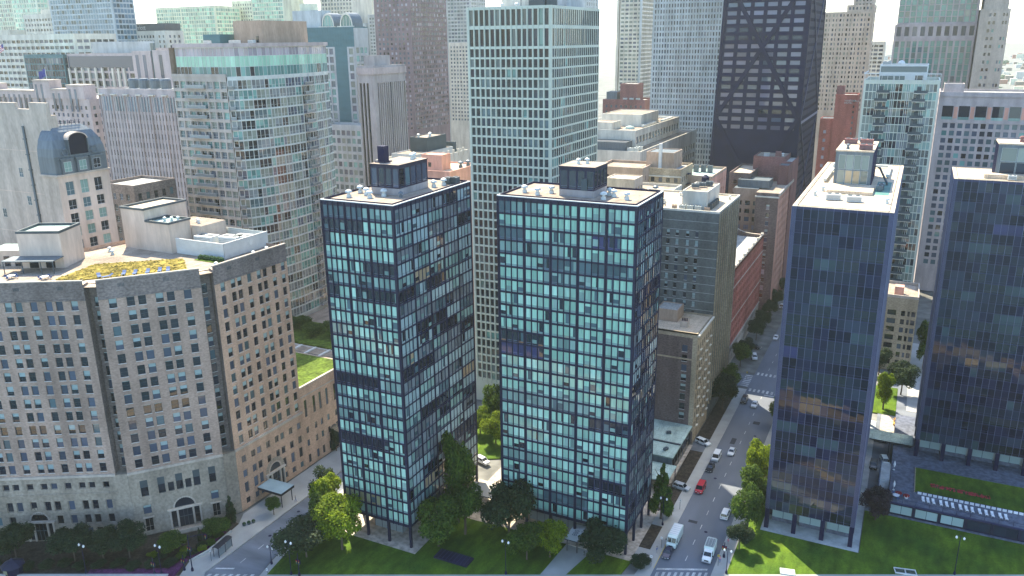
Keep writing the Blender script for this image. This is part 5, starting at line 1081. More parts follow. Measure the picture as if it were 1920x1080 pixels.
fbox(B.mb('cornice'), F, 0, F.w, 90.0, 91, .003, .4, 'rose_concrete'); fbox(B.mb('cornice'), F, 0, F.w, 78.6, 79.2, .003, .3, 'rose_concrete'); plain_box(B, 58, 66, 262, 272, 91, 95, 'rose_concrete'); B.finish()
B = tower('stone_block', 'little cream stone block with square windows, in the gap between the two dark glass slabs', 44, 57, 147, 166, 27.4, 'buff_brick', E=dict(pitch=3, fh=3.1, ww=1.7, wh=1.9, pal=[('pane_dark', 3), ('pane_bluegrey', 1)], cols=[(3.6, 6.4), (8.0, 9.3), (10.0, 10.8), (11.3, 12.6)], dep=.25, top=4.2), N=dict(pitch=3.4, fh=3.1, ww=1.4, wh=1.8, pal=PSM), roof='tan_roof', parwall='pale_limestone', finish=False)
plain_box(B, 49, 52, 150, 153.5, 27.4, 30.6, 'salmon_stucco', 'salmon_stucco', 'chimney', 0); B.finish()
# far left skyline, haze paleness partly put into the wall colours
tower('office_tower', 'white grid office block with wide dark window bands, above the rose gable', -478, -401, 176, 205, 122, 'ivory_concrete', E=dict(pitch=4.4, fh=3.7, ww=3.7, wh=1.8, pal=PR, zmin=70, dep=.5), N=dict(pitch=4.4, fh=3.7, ww=3.6, wh=1.8, pal=PR, zmin=70))
B = tower('office_tower', 'taller white tower of small square windows, behind the white grid office block', -566, -511.6, 259, 290, 138, 'ivory_concrete', E=dict(pitch=3.3, fh=3.6, ww=2.0, wh=1.7, pal=PR, zmin=85, dep=.4), N=dict(pitch=3.3, fh=3.6, ww=2, wh=1.7, pal=PR, zmin=90), finish=False); plain_box(B, -552, -522, 264, 284, 138, 142, 'ivory_concrete'); plain_box(B, -545, -532, 266, 282, 142, 152, 'ivory_concrete'); B.finish()
glass('pane_steelblue', (.10, .19, .25), .04, .2)
PFB = [('pane_steelblue', 3), ('pane_navy_pale', 1)]
tower('glass_tower', 'large slate blue glass tower rising out of the frame, in the far left skyline', -520, -455, 249, 267, 215, 'blue_marble', E=dict(pitch=2.7, fh=3.5, ww=2.4, wh=2.5, pal=PFB, zmin=85, dep=.1), N=dict(pitch=2.7, fh=3.5, ww=2.4, wh=2.5, pal=PFB, zmin=85, dep=.1))
B = tower('hotel_tower', 'ivory hotel block with a dark sign band along its top, in the far left skyline', -483, -427, 266, 282, 124.5, 'ivory_concrete', E=dict(pitch=3.0, fh=3.4, ww=1.7, wh=1.8, pal=PV, zmin=85, dep=.3, cols=[(1 + k * 2.9, 2.6 + k * 2.9) for k in range(5)] + [(20 + k * 2.9, 21.6 + k * 2.9) for k in range(9)] + [(49, 50.6), (53, 54.6)]), N=dict(pitch=4, fh=3.4, ww=1.6, wh=1.8, pal=PV, zmin=85), finish=False)
B.mb('sign_band').box(-470, -428, 267, 281, 125.6, 130.4, 'sign_dark'); lettering(B, 'Marriott', Face((-470, 267), (-428, 267)), 9, 126.4, 4.2, 'white_paint', .1); B.finish()
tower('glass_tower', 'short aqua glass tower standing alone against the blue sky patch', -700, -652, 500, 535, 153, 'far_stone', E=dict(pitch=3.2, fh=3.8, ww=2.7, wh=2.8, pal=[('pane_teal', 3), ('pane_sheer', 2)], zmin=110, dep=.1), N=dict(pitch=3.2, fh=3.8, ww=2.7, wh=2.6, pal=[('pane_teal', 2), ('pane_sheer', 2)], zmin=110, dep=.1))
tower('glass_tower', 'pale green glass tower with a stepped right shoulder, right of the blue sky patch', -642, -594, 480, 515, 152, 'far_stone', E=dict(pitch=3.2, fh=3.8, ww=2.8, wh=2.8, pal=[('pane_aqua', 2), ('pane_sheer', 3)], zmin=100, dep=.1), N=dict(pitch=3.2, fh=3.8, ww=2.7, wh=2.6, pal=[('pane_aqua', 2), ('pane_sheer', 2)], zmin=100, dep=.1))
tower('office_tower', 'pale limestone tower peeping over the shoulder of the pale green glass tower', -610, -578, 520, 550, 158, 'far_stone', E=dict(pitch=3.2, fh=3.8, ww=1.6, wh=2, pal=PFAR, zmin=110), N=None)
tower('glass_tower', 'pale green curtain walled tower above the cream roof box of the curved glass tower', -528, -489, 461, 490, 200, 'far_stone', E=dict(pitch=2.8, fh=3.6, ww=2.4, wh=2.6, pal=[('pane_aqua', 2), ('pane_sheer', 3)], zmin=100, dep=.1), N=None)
tower('office_tower', 'white gridded tower cut by the top edge, behind the barrel dormers', -470, -432, 490, 520, 200, 'ivory_concrete', E=dict(pitch=3.5, fh=3.6, ww=2.2, wh=2.2, pal=PFAR, zmin=100, dep=.3), N=None)
tower('office_tower', 'cream tower cut by the top edge, right of the barrel dormers', -522, -470, 575, 600, 205, 'ivory_concrete', E=dict(pitch=4, fh=3.6, ww=.8, wh=1.4, pal=PFAR, zmin=110), N=None)
tower('apartment_tower', 'narrow grey tower with bright windows, touching the mauve granite tower', -434.5, -421.5, 493, 515, 132, 'blue_marble', E=dict(pitch=3, fh=3.1, ww=2.2, wh=1.7, pal=[('pane_blind', 3), ('pane_bluegrey', 2)], zmin=85), N=None)
tower('apartment_tower', 'narrow pale tower of balconies, right of the one with bright windows', -421, -406, 496, 520, 139.5, 'cool_concrete', E=dict(pitch=3, fh=3.1, ww=2.2, wh=1.7, pal=PFAR, zmin=85), N=None)
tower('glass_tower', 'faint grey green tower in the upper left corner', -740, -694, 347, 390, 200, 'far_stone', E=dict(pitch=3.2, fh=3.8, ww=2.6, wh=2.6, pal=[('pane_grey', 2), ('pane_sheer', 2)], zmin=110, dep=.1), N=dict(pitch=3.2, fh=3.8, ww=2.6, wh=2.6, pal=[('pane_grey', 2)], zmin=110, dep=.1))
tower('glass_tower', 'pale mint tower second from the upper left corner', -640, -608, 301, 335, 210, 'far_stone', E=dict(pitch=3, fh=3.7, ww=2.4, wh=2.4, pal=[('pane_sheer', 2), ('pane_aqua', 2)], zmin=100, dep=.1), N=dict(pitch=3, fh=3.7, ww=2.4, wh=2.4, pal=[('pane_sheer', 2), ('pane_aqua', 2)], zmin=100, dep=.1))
tower('office_tower', 'low ribbed white tower at the left edge of the far skyline', -680, -620, 280, 300, 128, 'ivory_concrete', E=dict(pitch=2.6, fh=60, ww=1, wh=50, pal=PFAR, cols=[(1 + k * 2.6, 2 + k * 2.6) for k in range(22)], rows=[(70, 124)], dep=.6), N=None)

# ------------------------------------------------------------------ ground, streets, lawns
LK = Vector((.9045, .4265)); LN = Vector((.4265, -.9045)); L0 = Vector((-68.4, -40.2))
def lk(s, off):   # a point s metres along the lakefront, off metres towards the lake
    p = L0 + LK * s + LN * off; return (p.x, p.y)
def strip_poly(mb, s0, s1, o0, o1, z, mat): mb.poly([(*lk(s0, o1), z), (*lk(s1, o1), z), (*lk(s1, o0), z), (*lk(s0, o0), z)], mat)
def slab(mb, pts, z0, z1, mat, side='kerb_stone'):
    k = len(pts)
    for i in range(k):
        p, q = pts[i], pts[(i + 1) % k]; mb.poly([(p[0], p[1], z0), (q[0], q[1], z0), (q[0], q[1], z1), (p[0], p[1], z1)], side)
    mb.poly([(p[0], p[1], z1) for p in pts], mat)
g = MB(); g.poly([(-9000, -700, -.25), (9000, -700, -.25), (9000, 14000, -.25), (-9000, 14000, -.25)], 'city_ground'); structure('ground', g)
wm = MB()
m_, nt, b_ = ntree('lake_water'); b_.inputs['Base Color'].default_value = (.014, .055, .058, 1); b_.inputs['Roughness'].default_value = .12
bmp = nd(nt, 'ShaderNodeBump'); bmp.inputs['Strength'].default_value = .35; nt.links.new(noise(nt, .35, 4), bmp.inputs['Height']); nt.links.new(bmp.outputs[0], b_.inputs['Normal'])
strip_poly(wm, -2500, 2500, 58, 2600, .06, 'lake_water'); structure('lake', wm)
bm_ = MB(); strip_poly(bm_, -1500, 1800, 47, 58, .03, 'beach_sand'); structure('beach', bm_)
rd = MB(); strip_poly(rd, -900, 1200, 4.2, 15, .0, 'asphalt'); strip_poly(rd, -900, 1200, 18.5, 45, .0, 'asphalt')
structure('lakeshore_road', rd)
md = MB(); slab(md, [lk(-900, 18.5), lk(1200, 18.5), lk(1200, 15), lk(-900, 15)], -.2, .13, 'beach_sand'); structure('median', md)
# cross streets
st = MB(); st.poly([(7.3, -11.6, -.004), (19.6, -5.8, -.004), (19.6, 700, -.004), (7.3, 700, -.004)], 'asphalt'); st.poly([(-300, 110, -.008), (7.3, 110, -.008), (7.3, 122, -.008), (-300, 122, -.008)], 'asphalt_worn'); st.poly([(19.6, 110, -.008), (40, 110, -.008), (40, 122, -.008), (19.6, 122, -.008)], 'asphalt_worn')
structure('side_street', st)
sc_ = MB(); sc_.poly([(-85, -53.2, -.004), (-72, -47, -.004), (-74.6, -37, -.004), (-76.4, -26, -.004), (-79, -10, -.004), (-79.6, 300, -.004), (-85.6, 300, -.004)], 'asphalt_worn'); structure('hotel_street', sc_)
mk = MB()
def mark(x0, x1, y0, y1, mat='white_paint', z=.006): mk.poly([(x0, y0, z), (x1, y0, z), (x1, y1, z), (x0, y1, z)], mat)
for y in range(4, 105, 7): mark(12.95, 13.1, y, y + 2.2)
for y in range(128, 260, 8): mark(11.2, 11.35, y, y + 2.4)
mk.poly([(7.9, -2.1, .006), (18.4, 2.5, .006), (18.4, 3.2, .006), (7.9, -1.4, .006)], 'white_paint')
for i in range(9):
    x = 8.2 + i * 1.25; y = -4.9 + (x - 7.3) * .44; mk.poly([(x, y, .006), (x + .6, y + .25, .006), (x + .6, y + 1.9, .006), (x, y + 1.65, .006)], 'white_paint')
for i in range(8): mark(8 + i * 1.45, 8.7 + i * 1.45, 107, 109.4); mark(8 + i * 1.45, 8.7 + i * 1.45, 122.4, 124.8)
for i in range(7): mark(4.6, 7.1, 110.6 + i * 1.6, 111.4 + i * 1.6)
mark(13.4, 19.3, 105.4, 105.9)
for y in (0, 6, 12, 18): mk.poly([(-80.6, -41 + y, .006), (-80.4, -41 + y, .006), (-80.5, -39 + y, .006), (-80.7, -39 + y, .006)], 'white_paint')
mk.poly([(-84.2, -45.2, .006), (-80.2, -43.4, .006), (-80.2, -42.9, .006), (-84.2, -44.7, .006)], 'white_paint')
for i in range(7): x = -84 + i * 1.5; y = -48.6 + (x + 84) * .45; mk.poly([(x, y, .006), (x + .7, y + .3, .006), (x + .7, y + 1.8, .006), (x, y + 1.5, .006)], 'white_paint')
for s in range(-60, 150, 9): strip_poly(mk, s, s + 3, 9.5, 9.65, .008, 'white_paint')
for (x, y, w, h) in ((9.5, 20, 2.2, 1.2), (15.6, 12, 1.2, 3.2), (10.2, 66, 1.4, 4), (14, 82, 2, 2.2)): mark(x, x + w, y, y + h, 'tar_patch', .003)
mk.box(7.18, 7.29, -2, 9, .10, .14, 'yellow_paint')
structure('road_markings', mk)
for (x, y) in ((14.6, 17.5), (10.9, 44), (-81.8, -29.5), (-82.6, -18), (16.2, 74)):
    h = MB(); h.lathe([(.42, 0), (.42, .012)], (x, y, .0), 'black_steel', 14); tag(h.build('manhole_cover'), {14.6: 'dark manhole cover near the white service truck', 10.9: 'dark manhole cover ahead of the red van', -81.8: 'dark manhole cover in the street beside the bus shelter', -82.6: 'dark manhole cover in the street near the door canopy', 16.2: 'dark manhole cover near the white saloon car'}[x], 'manhole', 'manhole covers')
# block of the two black towers
wk = MB()
slab(wk, [lk(-6, 4), lk(84, 4), (7.3, -6.2), (7.3, 108), (4.4, 108), (4.4, -1.6), lk(80, .0), lk(-3.6, .0), (-74.6, -26), (-77.0, -10), (-77.6, 60), (-79.4, 60), (-78.8, -10), (-76.2, -26), (-74.2, -37)], -.2, .12, 'concrete_walk')
structure('pavement', wk)
la = MB(); slab(la, [lk(-3.6, 0), lk(58.6, 0), (-14.2, 1.5), (-34.2, 1.5), (-34.2, -2.2), (-45.2, -2.2), (-45.2, -20.8), (-68.4, -20.8), (-68.4, -6), (-77.0, -6), (-74.6, -26)], -.2, .15, 'lawn_green', 'lawn_green'); structure('lawn', la)
la = MB(); slab(la, [lk(64.6, 0), lk(76.8, 0), (1.8, -1.8), (-7.8, -1.8)], -.2, .15, 'lawn_green', 'lawn_green'); structure('lawn', la)
la = MB(); slab(la, [(1.6, 4.6), (4.4, 4.6), (4.4, 15), (1.6, 15)], -.2, .15, 'soil_mulch', 'soil_mulch'); slab(la, [(1.2, 22), (4.4, 22), (4.4, 57), (.6, 57)], -.2, .14, 'soil_mulch', 'soil_mulch'); slab(la, [(.3, 66), (4.4, 66), (4.4, 104), (.3, 104)], -.2, .14, 'soil_mulch', 'soil_mulch'); slab(la, [(-69, 16.5), (-69, 59), (-46, 59), (-46, 30)], -.2, .13, 'lawn_green', 'lawn_green'); structure('planting_strip', la)
pz_ = MB()
pz_.poly([(x, y, .02) for x, y in [lk(58.6, 0), lk(64.6, 0), (-7.8, -1.8), (-14.2, 1.5)]], 'concrete_walk')
for q in ((-68.4, -45.2, -20.8, 16), (-45.2, -34.2, -2.2, 58), (-34.2, 1.6, -1.8, 21.5), (-34.2, .6, 21.5, 60)): pz_.box(*q, -.2, .16, 'travertine')
pz_.box(1.6, 4.4, -1.8, 4.6, -.2, .1, 'concrete_walk'); pz_.box(1.6, 4.4, 15, 21.9, -.2, .1, 'concrete_walk'); pz_.box(.6, 4.4, 57, 66, -.2, .09, 'asphalt_worn')
structure('plaza', pz_)
# block of the glass slabs
wk = MB(); slab(wk, [lk(101, 4), lk(230, 4), lk(230, 0), (22.6, 2.8), (22.9, 106), (19.6, 106), (19.6, -.5)], -.2, .12, 'concrete_walk'); structure('pavement', wk)
la = MB(); slab(la, [(22.6, 2.85), (108, 42.9), (107, 44), (49, 44), (49, 24), (26.4, 24), (26.4, 60), (22.9, 60)], -.2, .15, 'lawn_green', 'lawn_green'); structure('lawn', la)
dv = MB(); dv.box(26.4, 48.8, 24, 100, -.2, .17, 'cool_concrete'); dv.poly([(48.8, 44.1, .02), (53.6, 44.1, .02), (53.6, 86, .02), (72, 86, .02), (72, 134, .02), (48.8, 134, .02)], 'asphalt_worn'); dv.poly([(50, 88, .03), (60, 88, .03), (60, 106, .03), (50, 106, .03)], 'travertine'); dv.box(44, 54, 106.5, 130, -.2, .14, 'lawn_green'); dv.box(57, 76, 112, 180, -.2, .1, 'concrete_walk'); structure('driveway', dv)
# hotel forecourt
wk = MB(); slab(wk, [lk(-140, 4), lk(-17.4, 4), (-85.2, -47), (-85.6, 60), (-94.9, 60), (-94.7, -25), (-92.4, -29), (-90.8, -41), (-91.5, -46), lk(-23.5, .5), lk(-140, .5)], -.2, .12, 'concrete_walk'); structure('pavement', wk)
la = MB(); slab(la, [lk(-140, .5), lk(-23.5, .5), (-91.5, -46), (-90.8, -41), (-92.4, -29), (-97.4, -28), (-110, -43.5), (-172, -78)], -.2, .15, 'soil_mulch', 'soil_mulch'); structure('planting_bed', la)
fl = MB()
for q, mt in (([lk(-45, .8), lk(-24.5, .8), (-92.3, -45.5), (-93.5, -45.5), lk(-27, 2.0 - 4), lk(-45, -1.6)], 'flower_purple'), ([(-92.2, -45), (-91.4, -41), (-92.6, -33), (-93.6, -33), (-92.6, -41), (-93.4, -45)], 'flower_purple')): slab(fl, q, .14, .4, mt, mt)
tag(fl.build('flower_border'), 'purple flower border curving along the corner of the old brick building', 'flower bed', kind='stuff')
# far ground beyond the towers
df = MB(); rf = random.Random(8)
for i in range(2600):
    a = rf.uniform(-.2, .62); d = 750 + 4800 * rf.random() ** 1.4; x, y = CAM.x + math.sin(a) * d - 60, CAM.y + math.cos(a) * d
    w, l, h = rf.uniform(8, 30), rf.uniform(8, 30), rf.choice((5, 7, 9, 12, 16, 22)) * rf.uniform(.7, 1.3)
    if rf.random() < .35:
        df.lathe([(w * .3, 0), (w * .45, h * .4), (w * .2, h * .75)], (x, y, -.3), 'plant_dark', 6)
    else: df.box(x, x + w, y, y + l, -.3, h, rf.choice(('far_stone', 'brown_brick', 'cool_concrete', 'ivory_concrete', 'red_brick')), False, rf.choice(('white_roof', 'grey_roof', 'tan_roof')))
for x, y, w, l, h, mt in ((150, 150, 24, 40, 75, 'tan_brick'), (150, 215, 30, 30, 60, 'grey_brick'), (165, 280, 30, 60, 110, 'cool_concrete'), (130, 330, 30, 40, 62, 'red_brick'), (215, 210, 40, 60, 120, 'brown_brick'), (120, 420, 40, 40, 70, 'brown_brick'), (240, 330, 60, 60, 140, 'cool_concrete'), (170, 480, 50, 60, 100, 'tan_stucco'), (300, 460, 80, 80, 130, 'brown_brick'), (330, 250, 60, 60, 90, 'buff_brick')):  # unseen towers added beyond the frame to darken reflections and north walls
    df.box(x, x + w, y, y + l, -.3, h, mt, False, 'grey_roof')
    for k in range(int(h / 4) - 1): df.box(x - .1, x, y + 1, y + l - 1, 3 + k * 4, 5 + k * 4, 'pane_dark', False); df.box(x + 1, x + w - 1, y - .1, y, 3 + k * 4, 5 + k * 4, 'pane_dark', False)
tag(df.build('rooftops_added_towers'), 'low roofs and treetops fading out at the right edge, with unseen towers added for reflections', 'city', kind='stuff')

# ------------------------------------------------------------------ raised terrace with pool deck
ZT3 = 3.6
T = Building('terrace', (80, 55, 0), 'raised terrace in front of the right glass slab, white panels along its wall', 'terrace')
m = T.mb('wall'); m.box(54, 125, 45.0, 100, -.1, ZT3, 'navy_steel', False, 'terrace_paving')
F = Face((54, 45), (125, 45))
for k in range(6): 
    for j in range(2): fbox(T.new('panel'), F, .7 + k * 5.7 + j * 2.5, 3.1 + k * 5.7 + j * 2.5, .7, 2.9, .003, .05, 'pane_blind' if k < 3 else 'pane_navy_mid')
    fbox(T.new('pier'), F, k * 5.7, k * 5.7 + .5, -.1, ZT3 - .3, .003, .25, 'navy_steel')
fbox(T.mb('edge'), F, -.1, 71, ZT3 - .25, ZT3 + .12, .006, .3, 'navy_steel_soft'); fbox(T.mb('edge'), F, 0, 71, -.1, .35, .26, .9, 'terrace_paving')
T.mb('lawn_bed').box(60, 125, 52.6, 66, ZT3 + .004, ZT3 + .22, 'lawn_green', False); T.mb('lawn_edge').box(59.8, 59.99, 52.4, 66, ZT3 + .004, ZT3 + .26, 'buff_brick', False); T.mb('lawn_edge').box(60, 125, 66.01, 66.4, ZT3 + .004, ZT3 + .26, 'terrace_paving', False)
fb = T.mb('flower_bed'); rr = random.Random(4)
for i in range(420):
    t = rr.random(); x = 63.5 + t * 13.5; y = 57.3 + rr.uniform(-.6, .6) - t * .5; r = rr.uniform(.12, .3); fb.lathe([(r, 0), (r * .8, r), (.02, r * 1.6)], (x, y, ZT3 + .21), rr.choice(('flower_red', 'flower_red', 'plant_dark')), 5)
hg = T.mb('parapet_rail')
for k in range(24): hg.box(54.2 + k * 3, 54.28 + k * 3, 45.1, 45.18, ZT3 + .13, ZT3 + 1.1, 'black_steel')
hg.box(54.2, 125, 45.1, 45.16, ZT3 + 1.1, ZT3 + 1.16, 'black_steel')
st_ = T.mb('stair')
for k in range(18): st_.box(51.6, 53.9, 47 + k * .55, 56.9, k * .19 - .05, (k + 1) * .19, 'cool_concrete', False) if k == 0 else st_.box(51.6, 53.9, 47 + k * .55, 56.9, k * .19 + .001, (k + 1) * .19, 'cool_concrete', False)
st_.box(51.6, 53.9, 56.91, 66, -.1, 3.45, 'cool_concrete', False); st_.box(51.3, 51.58, 46.6, 66, -.1, 4.3, 'terrace_paving', False)
T.finish()
t = Building('low_fence', (76, 52, ZT3), 'low fence of short white blocks along the lake edge of the terrace lawn', 'fence')
for j in range(54): t.mb('block').box(60.6 + j * 1.18, 61.5 + j * 1.18, 51.7, 52.1, ZT3 + .002, ZT3 + .5, 'white_fabric')
t.mb('rail').box(60.4, 124.5, 52.11, 52.2, ZT3 + .002, ZT3 + .55, 'navy_steel_soft'); t.finish()
def make_lounger(fab, frame):
    r = empty('sun_lounger', (0, 0, 0), 'x', 'sun lounger')
    m = MB(); m.box(-.32, .32, -.95, .3, .30, .37, fab); m.build('seat', r)
    m = MB(); m.hexa([(-.32, .31, .30), (.32, .31, .30), (.32, .95, .62), (-.32, .95, .62), (-.32, .31, .37), (.32, .31, .37), (.32, .93, .69), (-.32, .93, .69)], fab); m.build('backrest', r)
    lg = MB(); lg.box(-.03, .03, -.03, .03, 0, .299, frame); me = lg.mesh('leg')
    for x in (-.28, .28):
        for y in (-.85, .26): o = link('leg', me, r); o.location = (x, y, 0)
    return r
ORD = ('first', 'second', 'third', 'fourth', 'fifth', 'sixth', 'seventh', 'eighth', 'ninth', 'tenth', 'eleventh', 'twelfth', 'thirteenth', 'fourteenth')
p0 = make_lounger('white_fabric', 'white_metal')
for i, x in enumerate((61.9, 63.0, 64.2, 65.9, 67.2, 68.5, 70.2, 71.5, 72.8, 74.4, 75.8, 77.1, 78.8, 80.0)):
    o = p0 if i == 0 else copy_tree(p0)
    o.location = (x, 48.9 - i * .03, ZT3 + .002); o.rotation_euler.z = rad(6 + (i * 7) % 5); tag(o, f'{ORD[i]} white sun lounger along the terrace edge, counted from the stairs', 'sun lounger', 'white sun loungers on the terrace')
p1 = make_lounger('blue_fabric', 'white_metal')
for i, (x, y, a) in enumerate(((-116.4, -38.8, 60), (-114.2, -38.2, -20), (-112.9, -34.9, 40), (-110.9, -33.5, 38), (-108.9, -31.6, 40), (-107.2, -29.6, 42), (-105.8, -28.4, 45))):
    o = p1 if i == 0 else copy_tree(p1); o.scale = (1.25,) * 3
    o.location = (x, y, ZR + .31); o.rotation_euler.z = rad(a); tag(o, f'{ORD[i]} blue sun lounger on the brick building roof terrace, counted from the pergola', 'sun lounger', 'blue sun loungers on the roof terrace')
for x, y, z, l, in ((-135.5, -47.2, ZR, 'white cafe table at the left end of the roof terrace'), (-127.5, -44.5, ZR, 'white cafe table at the right end of the roof terrace'), (55.6, 47.6, ZT3, 'small white table by the terrace stairs')):
    r = empty('cafe_table', (x, y, z + .002), l, 'table'); m = MB(); m.lathe([(.85, .72), (.85, .78)], (x, y, z), 'white_fabric', 14); m.build('tabletop', r); m = MB(); m.lathe([(.4, 0), (.06, .05), (.06, .715)], (x, y, z), 'dark_panel', 8); m.build('pedestal', r)
    for k in range(4):
        c = empty('cafe_chair', (x + 1.3 * math.cos(k * 1.57 + .4), y + 1.3 * math.sin(k * 1.57 + .4), z + .002), 'dark chair round the ' + l, 'chair', 'chairs round the ' + l, k * 1.57 + .4)
        m = MB(); m.box(-.25, .25, -.25, .25, .42, .47, 'blue_fabric'); m.build('seat', c, (0, 0, 0)); m = MB(); m.box(.2, .25, -.25, .25, .471, .9, 'blue_fabric'); m.build('backrest', c, (0, 0, 0))
        m = MB()
        for a in (-.22, .22):
            for b in (-.22, .22): m.box(a - .02, a + .02, b - .02, b + .02, 0, .419, 'dark_panel')
        m.build('leg_frame', c, (0, 0, 0))
for x, y, l in ((54.7, 62.6, 'furled white parasol beside the top of the terrace stairs'), (55.0, 51.4, 'furled white parasol near the flower pots on the terrace')):
    r = empty('parasol', (x, y, ZT3), l, 'parasol'); m = MB(); m.lathe([(.35, .002), (.3, .08), (.04, .1), (.04, 2.6)], (x, y, ZT3), 'white_metal', 8); m.build('pole', r); m = MB(); m.lathe([(.2, 1.0), (.3, 1.6), (.12, 2.5), (.02, 2.7)], (x, y, ZT3), 'white_fabric', 8); m.build('canopy', r)
for x, y, l in ((56.2, 49.0, 'pot of red flowers on the terrace corner, left of its pair'), (58.0, 48.4, 'pot of red flowers on the terrace corner, right of its pair')):
    r = empty('flower_pot', (x, y, ZT3 + .002), l, 'flower pot', 'red flower pots'); m = MB(); m.lathe([(.4, 0), (.55, .6)], (x, y, ZT3), 'white_fabric', 10); m.build('pot', r); m = MB()
    for i in range(60): a, q = rr.uniform(0, 6.3), rr.random() ** .5 * .8; m.lathe([(.12, 0), (.1, .12), (.02, .2)], (x + q * math.cos(a), y + q * math.sin(a), ZT3 + .6 + rr.uniform(0, .5) * (1 - q)), 'flower_red', 5)
    m.build('blossom', r)
# canopies
def canopy(name, label, pts, z, th, mat, posts, edge='awning_black', mark_txt=None):
    cx, cy = sum(p[0] for p in pts) / 4, sum(p[1] for p in pts) / 4; r = empty(name, (cx, cy, 0), label, 'canopy')
    m = MB(); k = 4
    for i in range(k): p, q = pts[i], pts[(i + 1) % k]; m.poly([(p[0], p[1], z), (q[0], q[1], z), (q[0], q[1], z + th), (p[0], p[1], z + th)], edge)
    m.poly([(*p, z + th) for p in pts], mat); m.poly([(*p, z) for p in reversed(pts)], edge); m.build('roof_plate', r)
    c = MB(); c.box(-.08, .08, -.08, .08, 0, z - .004, edge); me = c.mesh('post')
    for x, y in posts: o = link('post', me, r); o.location = (x - cx, y - cy, .02)
    return r
canopy('canopy', 'flat grey canopy over the plaza between the two black towers', [(-45.3, 3.4), (-35.6, 3.4), (-39.4, 10), (-45.3, 9.0)], 3.5, .25, 'concrete_walk', [(-44.6, 4), (-37, 4), (-44.6, 8.4), (-40, 9.2)])
r = canopy('canopy', 'flat white entrance canopy marked with grey digits over the wide black tower path', [(-13.7, -4.6), (-10.3, -4.6), (-10.9, 2.2), (-13.9, 2.2)], 3.3, .2, 'white_metal', [(-13.3, -4), (-10.8, -4), (-13.5, 1.6), (-11.3, 1.6)])
c = bpy.data.curves.new('lettering', 'FONT'); c.body = '880'; c.size = 1.7; c.extrude = .01; c.materials.append(MATS['slate_metal']); o = text_mesh(c, r); o.location = Vector((-11.6, -2.6, 3.52)) - r.location; o.rotation_euler.z = rad(90)
canopy('door_canopy', 'dark edged canopy over the side street door of the old brick building', [(-95.1, -18.9), (-87.0, -19.0), (-87.0, -13.9), (-95.1, -14.0)], 3.8, .7, 'canopy_blue', [(-87.6, -18.4), (-87.6, -14.5)])
canopy('driveway_canopy', 'flat pale green canopy bridging the driveway between the two glass slabs', [(47.6, 77.6), (58.9, 77.6), (58.9, 84.2), (47.6, 84.2)], 4.2, .3, 'mint_roof', [(53, 78), (53, 83.8), (58.4, 78)])
# low lobby pavilion with mint roof beside the street
B = Building('pavilion', (-6, 49, 0), 'low pavilion with mint green roof panels, beside the street behind the wide black tower', 'pavilion')
B.mb('wall').box(-20, -.4, 39.8, 60.9, 0, 5.6, 'slate_metal', False); B.mb('roof').box(-20.4, 0, 39.4, 60.8, 5.61, 6.0, 'mint_roof'); B.mb('roof').box(-20.3, 0, 47.2, 47.7, 6.01, 6.4, 'dark_roof'); B.mb('roof').box(-18, 1.2, 30, 39.2, 3.7, 3.95, 'mint_roof')
for k in range(7): B.new('window').box(-.39, -.34, 40.6 + k * 2.9, 42.9 + k * 2.9, .5, 4.6, 'pane_dark')
for x, y in ((1, 30.3), (1, 38.8), (-8, 30.3)): B.new('post').box(x - .1, x + .1, y - .1, y + .1, 0, 3.69, 'black_steel')
ac_units(B, [(-5, 53, .4), (-3, 43, 1.2)], 6.01, 'slate_metal', (1.4, .8, .7)); B.finish()
# grates and the dark bed set in the lawns
for x, y, w, l, lab in ((58.9, 20.8, 4.6, 2.0, 'steel framed twin grate in the shaded lawn by the lake road'), (35.0, 9.4, 3.2, 2.0, 'pale grate at the foot of the sunlit wedge of lawn')):
    r = empty('lawn_grate', (x, y, .15), lab, 'grate'); m = MB(); t = rad(12)
    Q = lambda a, b, z: (x + a * math.cos(t) - b * math.sin(t), y + a * math.sin(t) + b * math.cos(t), z)
    def qb(a0, a1, b0, b1, z0, z1, mat): m.hexa([Q(a0, b0, z0), Q(a1, b0, z0), Q(a1, b1, z0), Q(a0, b1, z0), Q(a0, b0, z1), Q(a1, b0, z1), Q(a1, b1, z1), Q(a0, b1, z1)], mat)
    for a0, a1, b0, b1 in ((-w / 2, w / 2, -l / 2, -l / 2 + .18), (-w / 2, w / 2, l / 2 - .18, l / 2), (-w / 2, -w / 2 + .18, -l / 2 + .181, l / 2 - .181), (w / 2 - .18, w / 2, -l / 2 + .181, l / 2 - .181), (-.09, .09, -l / 2 + .181, l / 2 - .181)): qb(a0, a1, b0, b1, .12, .42, 'white_metal')
    m.build('frame', r); m = MB()
    for k in range(16): qb(-w / 2 + .2 + k * (w - .4) / 16, -w / 2 + .3 + k * (w - .4) / 16, -l / 2 + .19, l / 2 - .19, .2, .3, 'slate_metal' if x > 50 else 'white_metal')
    m.build('bar', r)
m = MB(); m.box(-40.4, -31.6, -20.2, -16.6, .16, .55, 'navy_steel', True); 
for k in range(9): m.box(-40.2 + k * .97, -40.1 + k * .97, -20.1, -16.7, .56, .62, 'navy_steel_soft')
tag(m.build('ventilation_box'), 'low dark blue ventilation box set in the shaded lawn', 'vent box')

